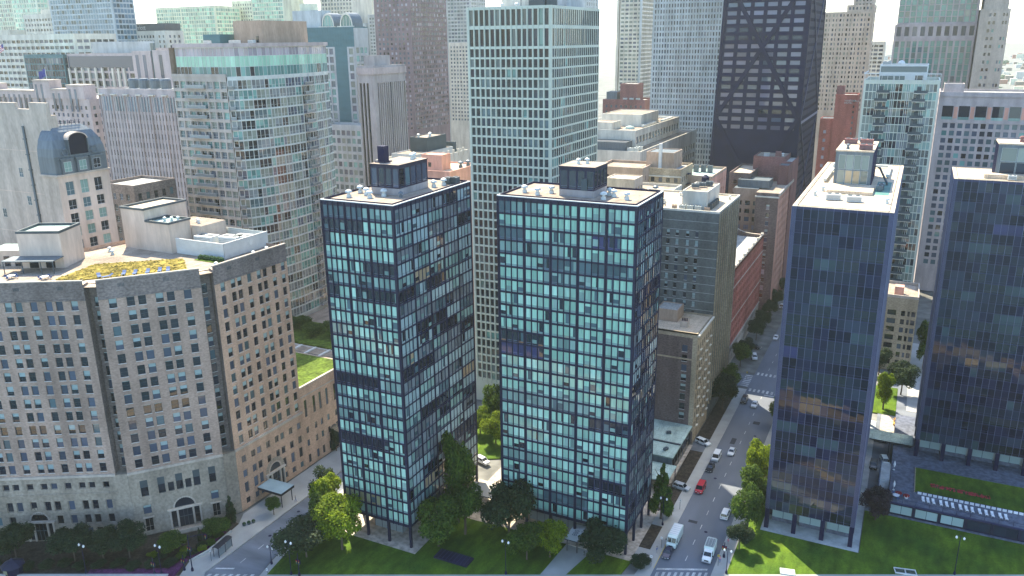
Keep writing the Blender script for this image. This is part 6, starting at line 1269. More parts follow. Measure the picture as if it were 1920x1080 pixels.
# ------------------------------------------------------------------ trees and shrubs
def crown_mesh(name, mat, seed, lobes, n, size, flat=1.0):
    """foliage as many small leaf sprays set through a cluster of lobes; crown is about 1 wide and 1 tall, its centre at the origin"""
    r = random.Random(seed); m = MB(); tot = sum(l[3] ** 2 for l in lobes)
    for (x, y, z, q) in lobes:
        k = int(n * q * q / tot)
        for i in range(k):
            d = Vector((r.gauss(0, 1), r.gauss(0, 1), r.gauss(0, 1) + .25)).normalized(); t = q * (1 - abs(r.gauss(0, .22)))
            if r.random() < .18: t = q * r.uniform(1.0, 1.18)
            c = Vector((x, y, z)) + Vector((d.x, d.y, d.z * flat)) * t
            nn = (d + Vector((r.gauss(0, .55), r.gauss(0, .55), r.gauss(0, .55) + .35))).normalized(); a = nn.orthogonal().normalized()
            a = Matrix.Rotation(r.uniform(0, 6.28), 3, nn) @ a; b = nn.cross(a); s = size * r.uniform(.55, 1.3)
            m.poly([c + a * s, c + b * s * .62 + nn * s * .12, c - a * s, c - b * s * .62 - nn * s * .1], mat)
    return m.mesh(name)
def lobes_round(seed, k=11, R=.34, q=.2, zf=.85):
    r = random.Random(seed); L = [(0, 0, 0, .30)]
    for i in range(k):
        a = 2.4 * i + r.uniform(-.4, .4); e = r.uniform(-.7, .95); c = math.cos(e)
        L.append((R * c * math.cos(a), R * c * math.sin(a), R * zf * math.sin(e) * 1.1, q * r.uniform(.7, 1.15)))
    return L
def lobes_cone(seed):
    r = random.Random(seed); L = []
    for i in range(14):
        t = i / 13; w = .30 * (1 - t) ** .8 + .03; a = 2.4 * i
        L.append((w * .75 * math.cos(a), w * .75 * math.sin(a), -.42 + .86 * t, .17 * (1 - t * .65) * r.uniform(.85, 1.15)))
    return L
def lobes_oval(seed):
    r = random.Random(seed); L = [(0, 0, -.05, .26), (0, 0, .2, .2)]
    for i in range(13):
        t = r.uniform(-.42, .42); w = .30 * math.sqrt(max(0, 1 - (t / .5) ** 2)); a = 2.4 * i
        L.append((w * math.cos(a), w * math.sin(a), t, r.uniform(.12, .18)))
    return L
CROWN = {}
for mt in ('leaf_green', 'leaf_bright', 'leaf_dark', 'leaf_plum'):
    for sh, fn in (('round', lobes_round), ('oval', lobes_oval), ('cone', lobes_cone)):
        CROWN[mt, sh] = (crown_mesh, mt, sh, fn)
def crown(mt, sh, v):
    k = (mt, sh, v)
    if k not in CROWN: CROWN[k] = crown_mesh('crown', mt, hash(sh) % 97 if False else len(sh) * 31 + v * 7 + len(mt), CROWN[mt, sh][3](v * 13 + len(sh)), 7000, .029)
    return CROWN[k]
TRUNK = {}
def trunk_mesh(v):
    """unit trunk: height 1 with limbs that fork into the crown"""
    if v in TRUNK: return TRUNK[v]
    r = random.Random(40 + v); m = MB(); m.tube([(0, 0, 0), (.01, .005, .2), (0, .01, .45), (.015, 0, .78)], .03, 'bark', 7, .014)
    for i in range(7):
        a = 2.4 * i + r.uniform(-.3, .3); z = .3 + .06 * i; L = r.uniform(.2, .34)
        m.tube([(0, 0, z), (L * .5 * math.cos(a), L * .5 * math.sin(a), z + .12), (L * math.cos(a), L * math.sin(a), z + .2)], .014, 'bark', 5, .004)
    TRUNK[v] = m.mesh('trunk'); return TRUNK[v]
def tree(x, y, w, h, label, mt='leaf_green', sh='round', v=0, z=.12, clear=.22, group=None, cat='tree', name='tree'):
    """w crown width, h total height, clear the share of bare trunk below the crown"""
    t = empty(name, (x, y, z), label, cat, group, rz=(x * 7 + y * 3) % 6.28)
    o = link('trunk', trunk_mesh(v % 3), t); o.scale = (h * .75, h * .75, h * .92)
    ch = h * (1 - clear); c = link('crown', crown(mt, sh, v), t); c.location = (0, 0, h - ch / 2); c.scale = (w, w, ch * 1.02)
    return t
SH = 'street trees'
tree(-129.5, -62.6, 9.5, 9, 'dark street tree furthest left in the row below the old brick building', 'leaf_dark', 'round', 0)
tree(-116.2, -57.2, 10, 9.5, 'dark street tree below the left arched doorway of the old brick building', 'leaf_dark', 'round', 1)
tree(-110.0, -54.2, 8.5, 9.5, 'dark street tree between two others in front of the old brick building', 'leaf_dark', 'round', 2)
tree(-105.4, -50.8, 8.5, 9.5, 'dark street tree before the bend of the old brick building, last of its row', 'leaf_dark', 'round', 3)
tree(-97.6, -44.8, 7.0, 5.2, 'spreading green shrub in front of the grand arched entrance', 'leaf_green', 'round', 1, clear=.1, cat='shrub', name='shrub')
tree(-94.2, -34.8, 7.0, 5.0, 'broad olive shrub beside the steps of the grand arched entrance', 'leaf_green', 'round', 2, clear=.1, cat='shrub', name='shrub')
tree(-94.6, -29.2, 4.2, 7.6, 'dark upright conical tree against the corner of the old brick building', 'leaf_dark', 'cone', 0, clear=.05)
tree(-95.9, -38.4, 1.5, 3.6, 'slim dark cypress left of the steps at the arched entrance', 'leaf_dark', 'cone', 1, clear=.04)
tree(-94.4, -36.6, 1.6, 3.4, 'slim dark cypress right of the steps at the arched entrance', 'leaf_dark', 'cone', 2, clear=.04)
tree(-87.2, -22.0, 4.2, 5.0, 'small young street tree by the dark edged door canopy', 'leaf_green', 'round', 0, clear=.3)
tree(-95.4, 11.6, 3.4, 6.6, 'slim dark tree against the low wing of the old brick building', 'leaf_dark', 'oval', 1, clear=.1) if False else None
tree(-94.0, 12.4, 3.6, 7, 'slim dark tree against the low wing of the old brick building', 'leaf_dark', 'oval', 1, clear=.1)
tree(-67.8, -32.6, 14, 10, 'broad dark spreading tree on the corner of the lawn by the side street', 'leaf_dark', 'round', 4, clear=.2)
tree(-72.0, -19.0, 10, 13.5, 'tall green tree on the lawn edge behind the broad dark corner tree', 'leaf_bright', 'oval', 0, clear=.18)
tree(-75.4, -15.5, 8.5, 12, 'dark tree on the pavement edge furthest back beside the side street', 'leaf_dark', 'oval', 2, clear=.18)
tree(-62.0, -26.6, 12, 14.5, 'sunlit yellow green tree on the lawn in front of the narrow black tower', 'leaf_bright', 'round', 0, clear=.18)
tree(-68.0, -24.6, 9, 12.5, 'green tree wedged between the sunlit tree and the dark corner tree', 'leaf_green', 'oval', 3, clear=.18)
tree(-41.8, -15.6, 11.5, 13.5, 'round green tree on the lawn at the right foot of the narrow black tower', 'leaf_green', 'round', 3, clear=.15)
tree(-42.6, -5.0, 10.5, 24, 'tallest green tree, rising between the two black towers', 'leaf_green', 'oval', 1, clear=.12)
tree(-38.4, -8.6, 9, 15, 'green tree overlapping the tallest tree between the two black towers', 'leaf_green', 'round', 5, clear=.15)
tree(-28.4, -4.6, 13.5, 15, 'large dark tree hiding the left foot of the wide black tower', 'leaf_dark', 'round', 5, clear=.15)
tree(-20.4, -11.4, 9.5, 9.5, 'lower green tree with ragged crown on the lawn below the large dark tree', 'leaf_green', 'round', 4, clear=.16)
tree(-15.9, -8.2, 8.5, 10, 'rounded lighter green tree just left of the white entrance canopy', 'leaf_bright', 'round', 1, clear=.16)
tree(-4.6, -5.2, 11.5, 11, 'dark round tree right of the white entrance canopy', 'leaf_dark', 'round', 6, clear=.12)
tree(4.4, -2.4, 5.0, 2.6, 'low dark bush at the street corner of the wide black tower', 'leaf_dark', 'round', 2, clear=.05, cat='shrub', name='shrub')
tree(3.0, 18.4, 8.2, 15.5, 'pointed green tree between the wide black tower and the street', 'leaf_green', 'cone', 0, clear=.1)
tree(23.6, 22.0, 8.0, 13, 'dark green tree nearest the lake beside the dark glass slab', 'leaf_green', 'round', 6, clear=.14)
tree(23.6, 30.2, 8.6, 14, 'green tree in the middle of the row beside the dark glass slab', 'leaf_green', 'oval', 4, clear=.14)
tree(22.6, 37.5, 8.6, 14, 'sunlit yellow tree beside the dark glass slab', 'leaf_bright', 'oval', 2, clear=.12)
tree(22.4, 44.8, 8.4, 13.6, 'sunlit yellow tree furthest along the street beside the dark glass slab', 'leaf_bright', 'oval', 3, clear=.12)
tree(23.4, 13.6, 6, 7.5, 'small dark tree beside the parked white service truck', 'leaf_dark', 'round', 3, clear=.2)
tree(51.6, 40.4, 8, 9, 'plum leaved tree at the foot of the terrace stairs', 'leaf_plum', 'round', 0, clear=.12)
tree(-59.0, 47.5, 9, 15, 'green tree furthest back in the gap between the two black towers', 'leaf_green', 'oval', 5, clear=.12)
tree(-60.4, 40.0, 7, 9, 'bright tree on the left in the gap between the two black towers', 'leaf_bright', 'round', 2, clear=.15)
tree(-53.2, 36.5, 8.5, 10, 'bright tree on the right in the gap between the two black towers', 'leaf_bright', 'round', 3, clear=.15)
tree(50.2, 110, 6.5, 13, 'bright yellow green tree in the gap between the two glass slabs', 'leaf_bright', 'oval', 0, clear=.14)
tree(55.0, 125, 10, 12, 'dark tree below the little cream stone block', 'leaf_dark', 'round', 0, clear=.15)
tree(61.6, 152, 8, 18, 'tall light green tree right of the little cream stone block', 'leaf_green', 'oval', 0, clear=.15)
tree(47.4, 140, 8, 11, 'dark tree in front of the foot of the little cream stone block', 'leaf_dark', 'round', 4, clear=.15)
tree(3.2, 88.0, 9.5, 12.5, 'dark street tree at the foot of the grey brick block', 'leaf_dark', 'round', 1, clear=.18)
tree(2.4, 98.5, 9, 12, 'dark street tree near the crossing beside the grey brick block', 'leaf_green', 'round', 2, clear=.18)
tree(1.6, 104.8, 6, 8.5, 'pale lit street tree at the crossing', 'leaf_bright', 'round', 4, clear=.2) if False else None
tree(1.2, 127.5, 7.5, 9.5, 'lit street tree at the far corner of the crossing below the red brick block', 'leaf_green', 'round', 0, clear=.2)
tree(1.6, 136.0, 6.5, 8.5, 'dark street tree beside the stone base of the red brick block', 'leaf_dark', 'round', 2, clear=.2)
for i, (x, y) in enumerate(((1.4, 158), (1.6, 172), (1.6, 188), (1.8, 204), (2.2, 224))):
    tree(x, y, 7, 9, f'{ORD[i]} dark street tree in the far row along the pavement past the red brick block', 'leaf_dark', 'round', i, clear=.18, group='far street trees')
for i, (x, y) in enumerate(((22, 84),)):
    tree(x, y, 7.5, 11, 'street tree along the far part of the pavement beside the dark glass slab', 'leaf_green', 'round', i + 2, clear=.18, group=None)
for i, (x, y) in enumerate(((-148, 62), (-138, 58), (-128, 60), (-134, 66))):
    tree(x, y, 9, 5, f'{ORD[i]} bushy shrub from the left on the planted podium', 'leaf_green', 'round', i, z=14.4, clear=.08, group='shrubs on the podium', cat='shrub', name='shrub')
for i in range(11):
    s_ = 76 - i * 3.1; x, y = lk(-27 - i * 4.1, -3.2 + (i % 3) * .5)
    tree(x, y, 3.6, 1.7, f'low dark shrub, {ORD[i]} from the corner in the bed before the old brick building', 'leaf_dark', 'round', i % 5, clear=.03, group='low shrubs before the old brick building', cat='shrub', name='shrub')
for i, (x, y) in enumerate(((-94.2, -45.6), (-92.8, -43.6), (-92.0, -41.4), (-92.0, -38.6), (-93.0, -40.4), (-95.2, -43.6), (-92.6, -35.6), (-98.6, -47.6), (-100.8, -48.2))):
    tree(x, y, 2.6, 1.5, f'clipped bush, {ORD[i]} in the flower corner below the grand entrance', ('leaf_green', 'leaf_dark', 'leaf_bright')[i % 3], 'round', i % 5, clear=.03, group='bushes in the flower corner', cat='shrub', name='shrub')

# ------------------------------------------------------------------ vehicles
def wheel_mesh(rad_, wid):
    m = MB(); n = 14
    for s, r0 in ((-1, 0), (1, 0)): pass
    prof = [(rad_ * .55, -wid / 2), (rad_ * .92, -wid / 2), (rad_, -wid * .3), (rad_, wid * .3), (rad_ * .92, wid / 2), (rad_ * .55, wid / 2)]
    i = m.mi('tyre_rubber'); base = 0
    for r, x in prof:
        for k in range(n): a = 2 * math.pi * k / n; m.v.append((x, r * math.cos(a), r * math.sin(a)))
    for j in range(len(prof) - 1):
        for k in range(n): k2 = (k + 1) % n; m.f.append((j * n + k, j * n + k2, (j + 1) * n + k2, (j + 1) * n + k)); m.m.append(i)
    rim = MB(); ri = rim.mi('alloy')
    for x in (-wid * .42, wid * .42):
        b = len(rim.v)
        for k in range(n): a = 2 * math.pi * k / n; rim.v.append((x, rad_ * .56 * math.cos(a), rad_ * .56 * math.sin(a)))
        rim.f.append(tuple(range(b, b + n))); rim.m.append(ri)
    return m.mesh('wheel'), rim.mesh('rim')
WHEELS = {}
def add_wheels(r, spots, rad_=.34, wid=.24):
    if (rad_, wid) not in WHEELS: WHEELS[rad_, wid] = wheel_mesh(rad_, wid)
    for x, y in spots:
        o = link('wheel', WHEELS[rad_, wid][0], r); o.location = (x, y, rad_); q = link('rim', WHEELS[rad_, wid][1], o)
def loft(mb, secs, mat, cap=True):
    """skin through cross sections given as lists of points"""
    b = len(mb.v); n = len(secs[0]); i = mb.mi(mat)
    for s in secs: mb.v += [tuple(p) for p in s]
    for j in range(len(secs) - 1):
        for k in range(n): k2 = (k + 1) % n; mb.f.append((b + j * n + k, b + j * n + k2, b + (j + 1) * n + k2, b + (j + 1) * n + k)); mb.m.append(i)
    if cap: mb.f.append(tuple(b + k for k in reversed(range(n)))); mb.m.append(i); mb.f.append(tuple(b + (len(secs) - 1) * n + k for k in range(n))); mb.m.append(i)
def sec(y, hw, z0, z1, ch=.12): return [(-hw + ch * .5, y, z0), (hw - ch * .5, y, z0), (hw, y, z0 + ch), (hw, y, z1 - ch), (hw - ch, y, z1), (-hw + ch, y, z1), (-hw, y, z1 - ch), (-hw, y, z0 + ch)]
def car_body(kind):
    """front faces -y; returns body stations, cabin (y0,y1 at belt, y0,y1 at roof, z belt, z roof, half widths)"""
    if kind == 'sedan': return [(-2.3, .72, .38, .62), (-2.22, .84, .28, .74), (-1.5, .9, .22, .86), (-.9, .9, .2, .92), (1.3, .9, .2, .95), (1.95, .88, .24, .93), (2.28, .8, .32, .8)], (-1.0, 1.85, -.25, 1.2, .9, 1.42, .82, .62)
    if kind == 'suv': return [(-2.3, .8, .4, .8), (-2.24, .9, .3, .95), (-1.4, .95, .26, 1.06), (1.9, .95, .26, 1.1), (2.3, .92, .32, 1.06)], (-1.2, 2.25, -.55, 2.05, 1.04, 1.74, .88, .72)
    return [(-2.5, .85, .4, .85), (-2.44, .96, .3, 1.0), (-1.5, 1.0, .26, 1.1), (2.3, 1.0, .26, 1.15), (2.5, .96, .3, 1.1)], (-1.7, 2.46, -1.0, 2.4, 1.08, 1.98, .94, .84)
def car(kind, col, x, y, heading, label, roofcol=None, z=.0, name='parked_car'):
    """heading: angle of the car's nose in the ground plane, 0 = towards the lake (-y)"""
    r = empty(name, (x, y, z + .002), label, 'van' if kind == 'van' else 'car', None, heading); st, (a0, a1, b0, b1, zb, zt, hb, ht) = car_body(kind)
    m = MB(); cm = 'car_' + col; loft(m, [sec(*s) for s in st], cm)
    rm = 'car_' + (roofcol or col)
    m.hexa([(-ht, b0, zt - .06), (ht, b0, zt - .06), (ht, b1, zt - .06), (-ht, b1, zt - .06), (-ht + .06, b0 + .1, zt), (ht - .06, b0 + .1, zt), (ht - .06, b1 - .1, zt), (-ht + .06, b1 - .1, zt)], rm)
    for s in (-1, 1):   # pillars
        for (y0, y1) in ((a0, b0), (a1, b1), ((a0 + a1) / 2, (b0 + b1) / 2 + .1)):
            m.tube([(s * hb, y0, zb - .02), (s * ht, y1, zt - .05)], .05, cm, 5)
    m.build('body', r, (0, 0, 0), False)
    g = MB(); f = lambda s, y, zz, hh: (s * hh, y, zz)
    P = lambda t, s: (s * (hb + (ht - hb) * t), 0, zb + (zt - .06 - zb) * t)
    for s in (-1, 1): q = [(s * hb, a0, zb), (s * hb, a1, zb), (s * ht, b1, zt - .06), (s * ht, b0, zt - .06)]; g.poly(q if s > 0 else q[::-1], 'car_glass')
    m2 = MB(); m2.poly([(-hb, a0, zb), (hb, a0, zb), (ht, b0, zt - .06), (-ht, b0, zt - .06)], 'car_glass'); m3 = MB(); m3.poly([(hb, a1, zb), (-hb, a1, zb), (-ht, b1, zt - .06), (ht, b1, zt - .06)], 'car_glass')
    g.build('side_window', r, (0, 0, 0)); m2.build('windscreen', r, (0, 0, 0)); m3.build('rear_window', r, (0, 0, 0))
    w = st[2][1] - .06; add_wheels(r, [(s * w, yy) for s in (-1, 1) for yy in (-1.42, 1.42)], .34 if kind == 'sedan' else .37)
    zl = st[1][3] - .18
    for nm, yy, mt in (('headlight', st[0][0] + .03, 'lamp_clear'), ('tail_light', st[-1][0] - .03, 'lamp_red')):
        for s in (-1, 1): l = MB(); l.box(s * .62 - .16, s * .62 + .16, yy - .06, yy + .06, zl - .07, zl + .07, mt); l.build(nm, r, (0, 0, 0))
    p = MB(); p.box(-.26, .26, st[0][0] - .02, st[0][0] + .03, .42, .54, 'sign_white'); p.box(-.5, .5, st[0][0] + .0, st[0][0] + .05, .58, .66, 'tyre_rubber'); p.build('grille', r, (0, 0, 0))
    return r
H0, HP = 0.0, math.pi
car('sedan', 'navy', 8.7, 4.6, 0, 'dark navy saloon parked at the kerb ahead of the boxy white delivery truck')
car('van', 'red', 8.7, 36.2, 0, 'red roofed van with a white nose stopped by the pavilion', None, name='parked_van')
car('sedan', 'black', 8.5, 48.4, 0, 'black car parked behind the red van')
car('van', 'white', 8.7, 55.2, 0, 'white van parked behind the black car', None, name='parked_van')
car('sedan', 'white', 12.0, 60.2, 0, 'white saloon car driving towards the lake in mid street', name='moving_car')
car('suv', 'navy', 17.9, 68.2, HP, 'dark blue estate car driving away near the yellow trees', name='moving_car')
car('sedan', 'white', 12.1, 95.8, 0, 'white car near the stop line short of the crossing', name='moving_car')
car('suv', 'black', 8.4, 97.6, 0, 'black car at the kerb under the dark trees by the crossing')
car('suv', 'white', 3.2, 62.3, rad(65), 'white estate car parked across the forecourt of the brown brick block')
car('suv', 'silver', 4.0, 34.6, rad(80), 'pale car half hidden under the pavilion roof by the pointed tree')
car('suv', 'white', 17.4, 26.6, HP, 'white car mostly hidden behind the trees beside the dark glass slab')
car('suv', 'white', 4.4, 138, rad(15), 'white car on the forecourt beside the red brick block')
car('sedan', 'black', 2.6, 149.5, rad(75), 'black car in the forecourt past the red brick block')
car('sedan', 'white', 8.3, 163, 0, 'white car far up the street', name='moving_car')
car('van', 'white', 6.0, 204, rad(80), 'white box van crossing at the far end of the street', name='parked_van')
car('sedan', 'taxi', 54.5, 101, 0, 'orange taxi on the drive between the two glass slabs', z=.03, name='taxi')
car('suv', 'silver', 50.4, 86.6, rad(80), 'silver car behind the pale green canopy between the two glass slabs', z=.02)
car('suv', 'mint', 52.4, 72.6, rad(15), 'pale green car at the top of the terrace stairs', z=.02)
car('suv', 'black', 49.6, 69.0, 0, 'black car in the shade on the drive beside the first glass slab', z=.02)
car('suv', 'white', -51.2, 24.4, rad(70), 'white van on the plaza between the two black towers', z=.16)
def delivery_truck():
    r = empty('delivery_truck', (8.75, 10.2, .002), 'boxy white delivery truck parked nose to the lake by the pointed tree', 'truck'); m = MB()
    loft(m, [sec(-3.6, 1.05, .55, 1.3, .1), sec(-3.5, 1.12, .45, 1.5, .12), sec(-2.95, 1.14, .45, 1.62, .1)], 'car_mint')
    m.hexa([(-1.12, -3.0, 1.5), (1.12, -3.0, 1.5), (1.12, -1.8, 1.5), (-1.12, -1.8, 1.5), (-1.1, -2.55, 2.85), (1.1, -2.55, 2.85), (1.12, -1.8, 2.95), (-1.12, -1.8, 2.95)], 'car_mint')
    m.box(-1.12, 1.12, -2.95, -1.79, .5, 1.5, 'car_mint'); m.build('body', r, (0, 0, 0))
    b = MB(); loft(b, [sec(-1.78, 1.16, .5, 3.02, .1), sec(3.45, 1.16, .5, 3.02, .1)], 'car_mint'); b.build('cargo_box', r, (0, 0, 0))
    b = MB(); b.box(-1.0, 1.0, -1.6, 3.3, 3.022, 3.06, 'car_white')
    for k in range(6): b.box(-1.0, 1.0, -1.2 + k * .85, -1.12 + k * .85, 3.062, 3.1, 'pale_metal')
    b.build('roof', r, (0, 0, 0))
    g = MB(); g.poly([(-1.0, -2.97, 1.68), (1.0, -2.97, 1.68), (1.0, -2.6, 2.72), (-1.0, -2.6, 2.72)], 'car_glass'); o = g.build('windscreen', r, (0, 0, 0)); o.location.y = -.06
    g = MB(); g.box(-.03, .03, -2.98, -2.5, 1.68, 2.7, 'car_mint'); o = g.build('pillar', r, (0, 0, 0)); o.location.y = -.08
    for s in (-1, 1): g = MB(); g.box(s * 1.14 - .015, s * 1.14 + .015, -2.5, -1.9, 1.7, 2.6, 'car_glass'); g.build('door_window', r, (0, 0, 0)); g = MB(); g.box(s * 1.32 - .1, s * 1.32 + .1, -2.9, -2.8, 1.9, 2.3, 'tyre_rubber'); g.build('mirror', r, (0, 0, 0)); g = MB(); g.box(s * .8 - .14, s * .8 + .14, -3.62, -3.56, .95, 1.15, 'lamp_clear'); g.build('headlight', r, (0, 0, 0))
    g = MB(); g.box(-.5, .5, -3.63, -3.57, .8, 1.2, 'tyre_rubber'); g.build('grille', r, (0, 0, 0)); g = MB(); g.box(-1.1, 1.1, -3.72, -3.62, .45, .65, 'dark_panel'); g.build('bumper', r, (0, 0, 0))
    add_wheels(r, [(s * .98, y) for s in (-1, 1) for y in (-2.3, 2.1)], .42, .3)
def service_truck():
    r = empty('service_truck', (17.5, 8.3, .002), 'white service truck with ladder rack on its box, parked at the right kerb', 'truck', None, rad(2)); m = MB()
    loft(m, [sec(-3.5, .92, .5, 1.15, .12), sec(-3.4, 1.02, .42, 1.3, .14), sec(-2.3, 1.04, .42, 1.42, .12)], 'car_white')
    m.hexa([(-1.02, -2.4, 1.35), (1.02, -2.4, 1.35), (1.02, -.7, 1.35), (-1.02, -.7, 1.35), (-.9, -1.7, 2.2), (.9, -1.7, 2.2), (.95, -.7, 2.25), (-.95, -.7, 2.25)], 'car_white'); m.box(-1.03, 1.03, -2.31, -.69, .45, 1.35, 'car_white'); m.build('body', r, (0, 0, 0))
    b = MB(); loft(b, [sec(-.68, 1.15, .6, 2.75, .1), sec(3.3, 1.15, .6, 2.75, .1)], 'car_mint')
    for y in (0, 1.1, 2.2): 
        for s in (-1, 1): b.box(s * 1.152 - .012, s * 1.152 + .012, y - .35, y + .55, .9, 2.1, 'pale_metal')
    b.build('cargo_box', r, (0, 0, 0)); k_ = MB()
    for x in (-.9, -.35, .35, .9): k_.box(x - .03, x + .03, -.5, 3.1, 2.95, 3.01, 'white_metal')
    for k in range(9): k_.box(-.93, .93, -.5 + k * .44, -.44 + k * .44, 3.012, 3.06, 'white_metal')
    for x in (-.9, .9):
        for y in (-.4, 3.0): k_.box(x - .03, x + .03, y, y + .06, 2.752, 2.949, 'white_metal')
    k_.box(-1.0, 1.0, -.4, 3.1, 2.752, 2.77, 'slate_metal'); k_.build('ladder_rack', r, (0, 0, 0))
    g = MB(); g.poly([(-.88, -2.42, 1.42), (.88, -2.42, 1.42), (.8, -1.78, 2.12), (-.8, -1.78, 2.12)], 'car_glass'); o = g.build('windscreen', r, (0, 0, 0)); o.location.y = -.05
    for s in (-1, 1): g = MB(); g.hexa([(s * 1.0 - .02, -2.2, 1.4), (s * 1.0 + .03, -2.2, 1.4), (s * 1.0 + .03, -1.0, 1.4), (s * 1.0 - .02, -1.0, 1.4), (s * .93 - .02, -1.7, 2.1), (s * .93 + .03, -1.7, 2.1), (s * .93 + .03, -1.0, 2.1), (s * .93 - .02, -1.0, 2.1)], 'car_glass'); g.build('door_window', r, (0, 0, 0)); g = MB(); g.box(s * .72 - .17, s * .72 + .17, -3.53, -3.46, .85, 1.05, 'lamp_clear'); g.build('headlight', r, (0, 0, 0)); g = MB(); g.box(s * 1.2 - .1, s * 1.2 + .1, -2.3, -2.2, 1.4, 1.75, 'tyre_rubber'); g.build('mirror', r, (0, 0, 0))
    g = MB(); g.box(-.5, .5, -3.54, -3.46, .7, 1.0, 'tyre_rubber'); g.build('grille', r, (0, 0, 0)); g = MB(); g.box(-1.02, 1.02, -3.64, -3.54, .42, .62, 'alloy'); g.build('bumper', r, (0, 0, 0))
    add_wheels(r, [(s * .92, y) for s in (-1, 1) for y in (-2.5, 1.9)], .4, .28)
delivery_truck(); service_truck()

# ------------------------------------------------------------------ street furniture
def street_lamp(x, y, h, label, arm=None, heads=2, z=.12):
    r = empty('street_lamp', (x, y, z), label, 'street lamp'); m = MB(); m.lathe([(.28, 0), (.26, .5), (.13, .8), (.09, 1.2), (.07, h - .3), (.07, h)], (0, 0, 0), 'black_steel', 8); m.build('post', r, (0, 0, 0))
    a = MB(); a.tube([(-.7, 0, h - .5), (-.4, 0, h - .1), (.4, 0, h - .1), (.7, 0, h - .5)], .05, 'black_steel', 5)
    a.build('arm', r, (0, 0, 0)); l = MB(); l.lathe([(.05, -.45), (.22, -.3), (.26, 0), (.12, .2), (.02, .32)], (0, 0, 0), 'lamp_clear', 8); me = l.mesh('lamp_globe')
    for s in (-1, 1): o = link('lamp_globe', me, r); o.location = (s * .75, 0, h - .5)
    return r
street_lamp(-93.6, -52.0, 8, 'black lamp post with twin globes on the corner, left of the traffic signal mast')
street_lamp(-109.6, -59.2, 8, 'black lamp post with twin globes in front of the tree row')
street_lamp(-66.6, -39.3, 9, 'black lamp post with twin globes on the pavement at the left lawn corner')
street_lamp(-73.4, -38.2, 5, 'short lamp post half hidden by the broad dark corner tree')
street_lamp(-22.4, -18.3, 9, 'black lamp post on the lawn edge below the large dark tree')
street_lamp(68.8, 24.6, 10, 'tall black lamp post on the shaded lawn before the terrace')
street_lamp(22.6, 3.2, 6.5, 'black lamp post at the corner of the street by the sunlit lawn')
street_lamp(4.2, 15.8, 8, 'lamp post by the kerb behind the boxy white delivery truck')
def signal_mast(x, y, h, label, arm, z=.12):
    r = empty('traffic_signal', (x, y, z), label, 'traffic light'); m = MB(); m.lathe([(.3, 0), (.28, .6), (.12, 1.0), (.1, h)], (0, 0, 0), 'black_steel', 8); m.build('post', r, (0, 0, 0))
    if arm: m = MB(); m.tube([(0, 0, h - .6), (arm[0] * .5, arm[1] * .5, h - .2), (arm[0], arm[1], h - .1)], .07, 'black_steel', 5); m.build('mast_arm', r, (0, 0, 0))
    hd = MB(); hd.box(-.2, .2, -.18, .18, -.55, .55, 'black_steel'); me = hd.mesh('signal_head'); ln = []
    for k, c in enumerate(('lamp_red', 'signal_yellow', 'sign_green')):
        q = MB(); q.box(-.11, .11, -.2, -.181, .25 - k * .36, .47 - k * .36, c); ln.append(q.mesh('lens'))
    for px, py, pz in [(.35, 0, h * .62), (-.35, 0, h * .62)] + ([(arm[0] * .95, arm[1] * .95, h - .7)] if arm else []):
        o = link('signal_head', me, r); o.location = (px, py, pz)
        for q in ln: link('lens', q, o)
    return r
signal_mast(-88.2, -48.0, 9.5, 'black traffic signal mast with ornate top on the side street corner', (3.6, 2.2))
signal_mast(-94.9, -52.8, 4.6, 'low black traffic signal beside the corner lamp post', None)
signal_mast(-90.1, -48.6, 4.0, 'short black signal box post next to the ornate mast', None)
signal_mast(-64.6, -38.9, 6, 'black traffic signal at the left corner of the lawn', None)
signal_mast(20.8, 9.0, 4, 'short black traffic signal by the nose of the white service truck', None)
def sign_post(x, y, h, label, col='sign_white', w=.5, hh=.6, z=.12, rz=0):
    r = empty('street_sign', (x, y, z), label, 'sign', None, rz); m = MB(); m.lathe([(.05, 0), (.045, h)], (0, 0, 0), 'dark_panel', 6); m.build('post', r, (0, 0, 0)); m = MB(); m.box(-w / 2, w / 2, -.07, -.046, h - hh, h, col); m.box(-w * .36, w * .36, -.078, -.0705, h - hh * .6, h - hh * .4, 'dark_panel'); m.build('sign_plate', r, (0, 0, 0))
sign_post(-87.0, -43.4, 3.2, 'white bus stop sign post between the shelter and the signal mast'); sign_post(6.5, -1.6, 3, 'parking sign post at the yellow kerb'); sign_post(6.6, 6.4, 3, 'sign post beside the nose of the navy saloon'); sign_post(20.3, 5.2, 3, 'sign post on the pavement beside the white service truck', 'signal_yellow'); sign_post(6.2, 24.5, 3, 'sign post by the kerb behind the boxy white delivery truck')
sign_post(-72.6, -35.6, 3.4, 'sign post on the pavement at the edge of the broad dark corner tree'); sign_post(-72.0, -41.2, 1.2, 'short bollard sign at the lawn corner by the side street'); sign_post(5.6, 116.6, 3, 'sign post at the crossing below the grey brick block', 'signal_yellow')
r = empty('bus_shelter', (-87.3, -39.4, .12), 'dark roofed bus shelter on the side street pavement', 'bus shelter', None, rad(-83)); m = MB()
n = 6
for i in range(n):
    y0, y1 = -.9 + 1.8 * i / n, -.9 + 1.8 * (i + 1) / n; f = lambda t: 2.5 + .28 * math.cos(t * 1.6)
    m.hexa([(-2.6, y0, f(y0) - .07), (2.6, y0, f(y0) - .07), (2.6, y1, f(y1) - .07), (-2.6, y1, f(y1) - .07), (-2.6, y0, f(y0)), (2.6, y0, f(y0)), (2.6, y1, f(y1)), (-2.6, y1, f(y1))], 'awning_black')
m.build('roof', r, (0, 0, 0)); pm = MB(); pm.box(-.05, .05, -.05, .05, 0, 2.5, 'black_steel'); me = pm.mesh('post')
for x in (-2.4, 0, 2.4):
    for y in (-.75, .75): o = link('post', me, r); o.location = (x, y, 0)
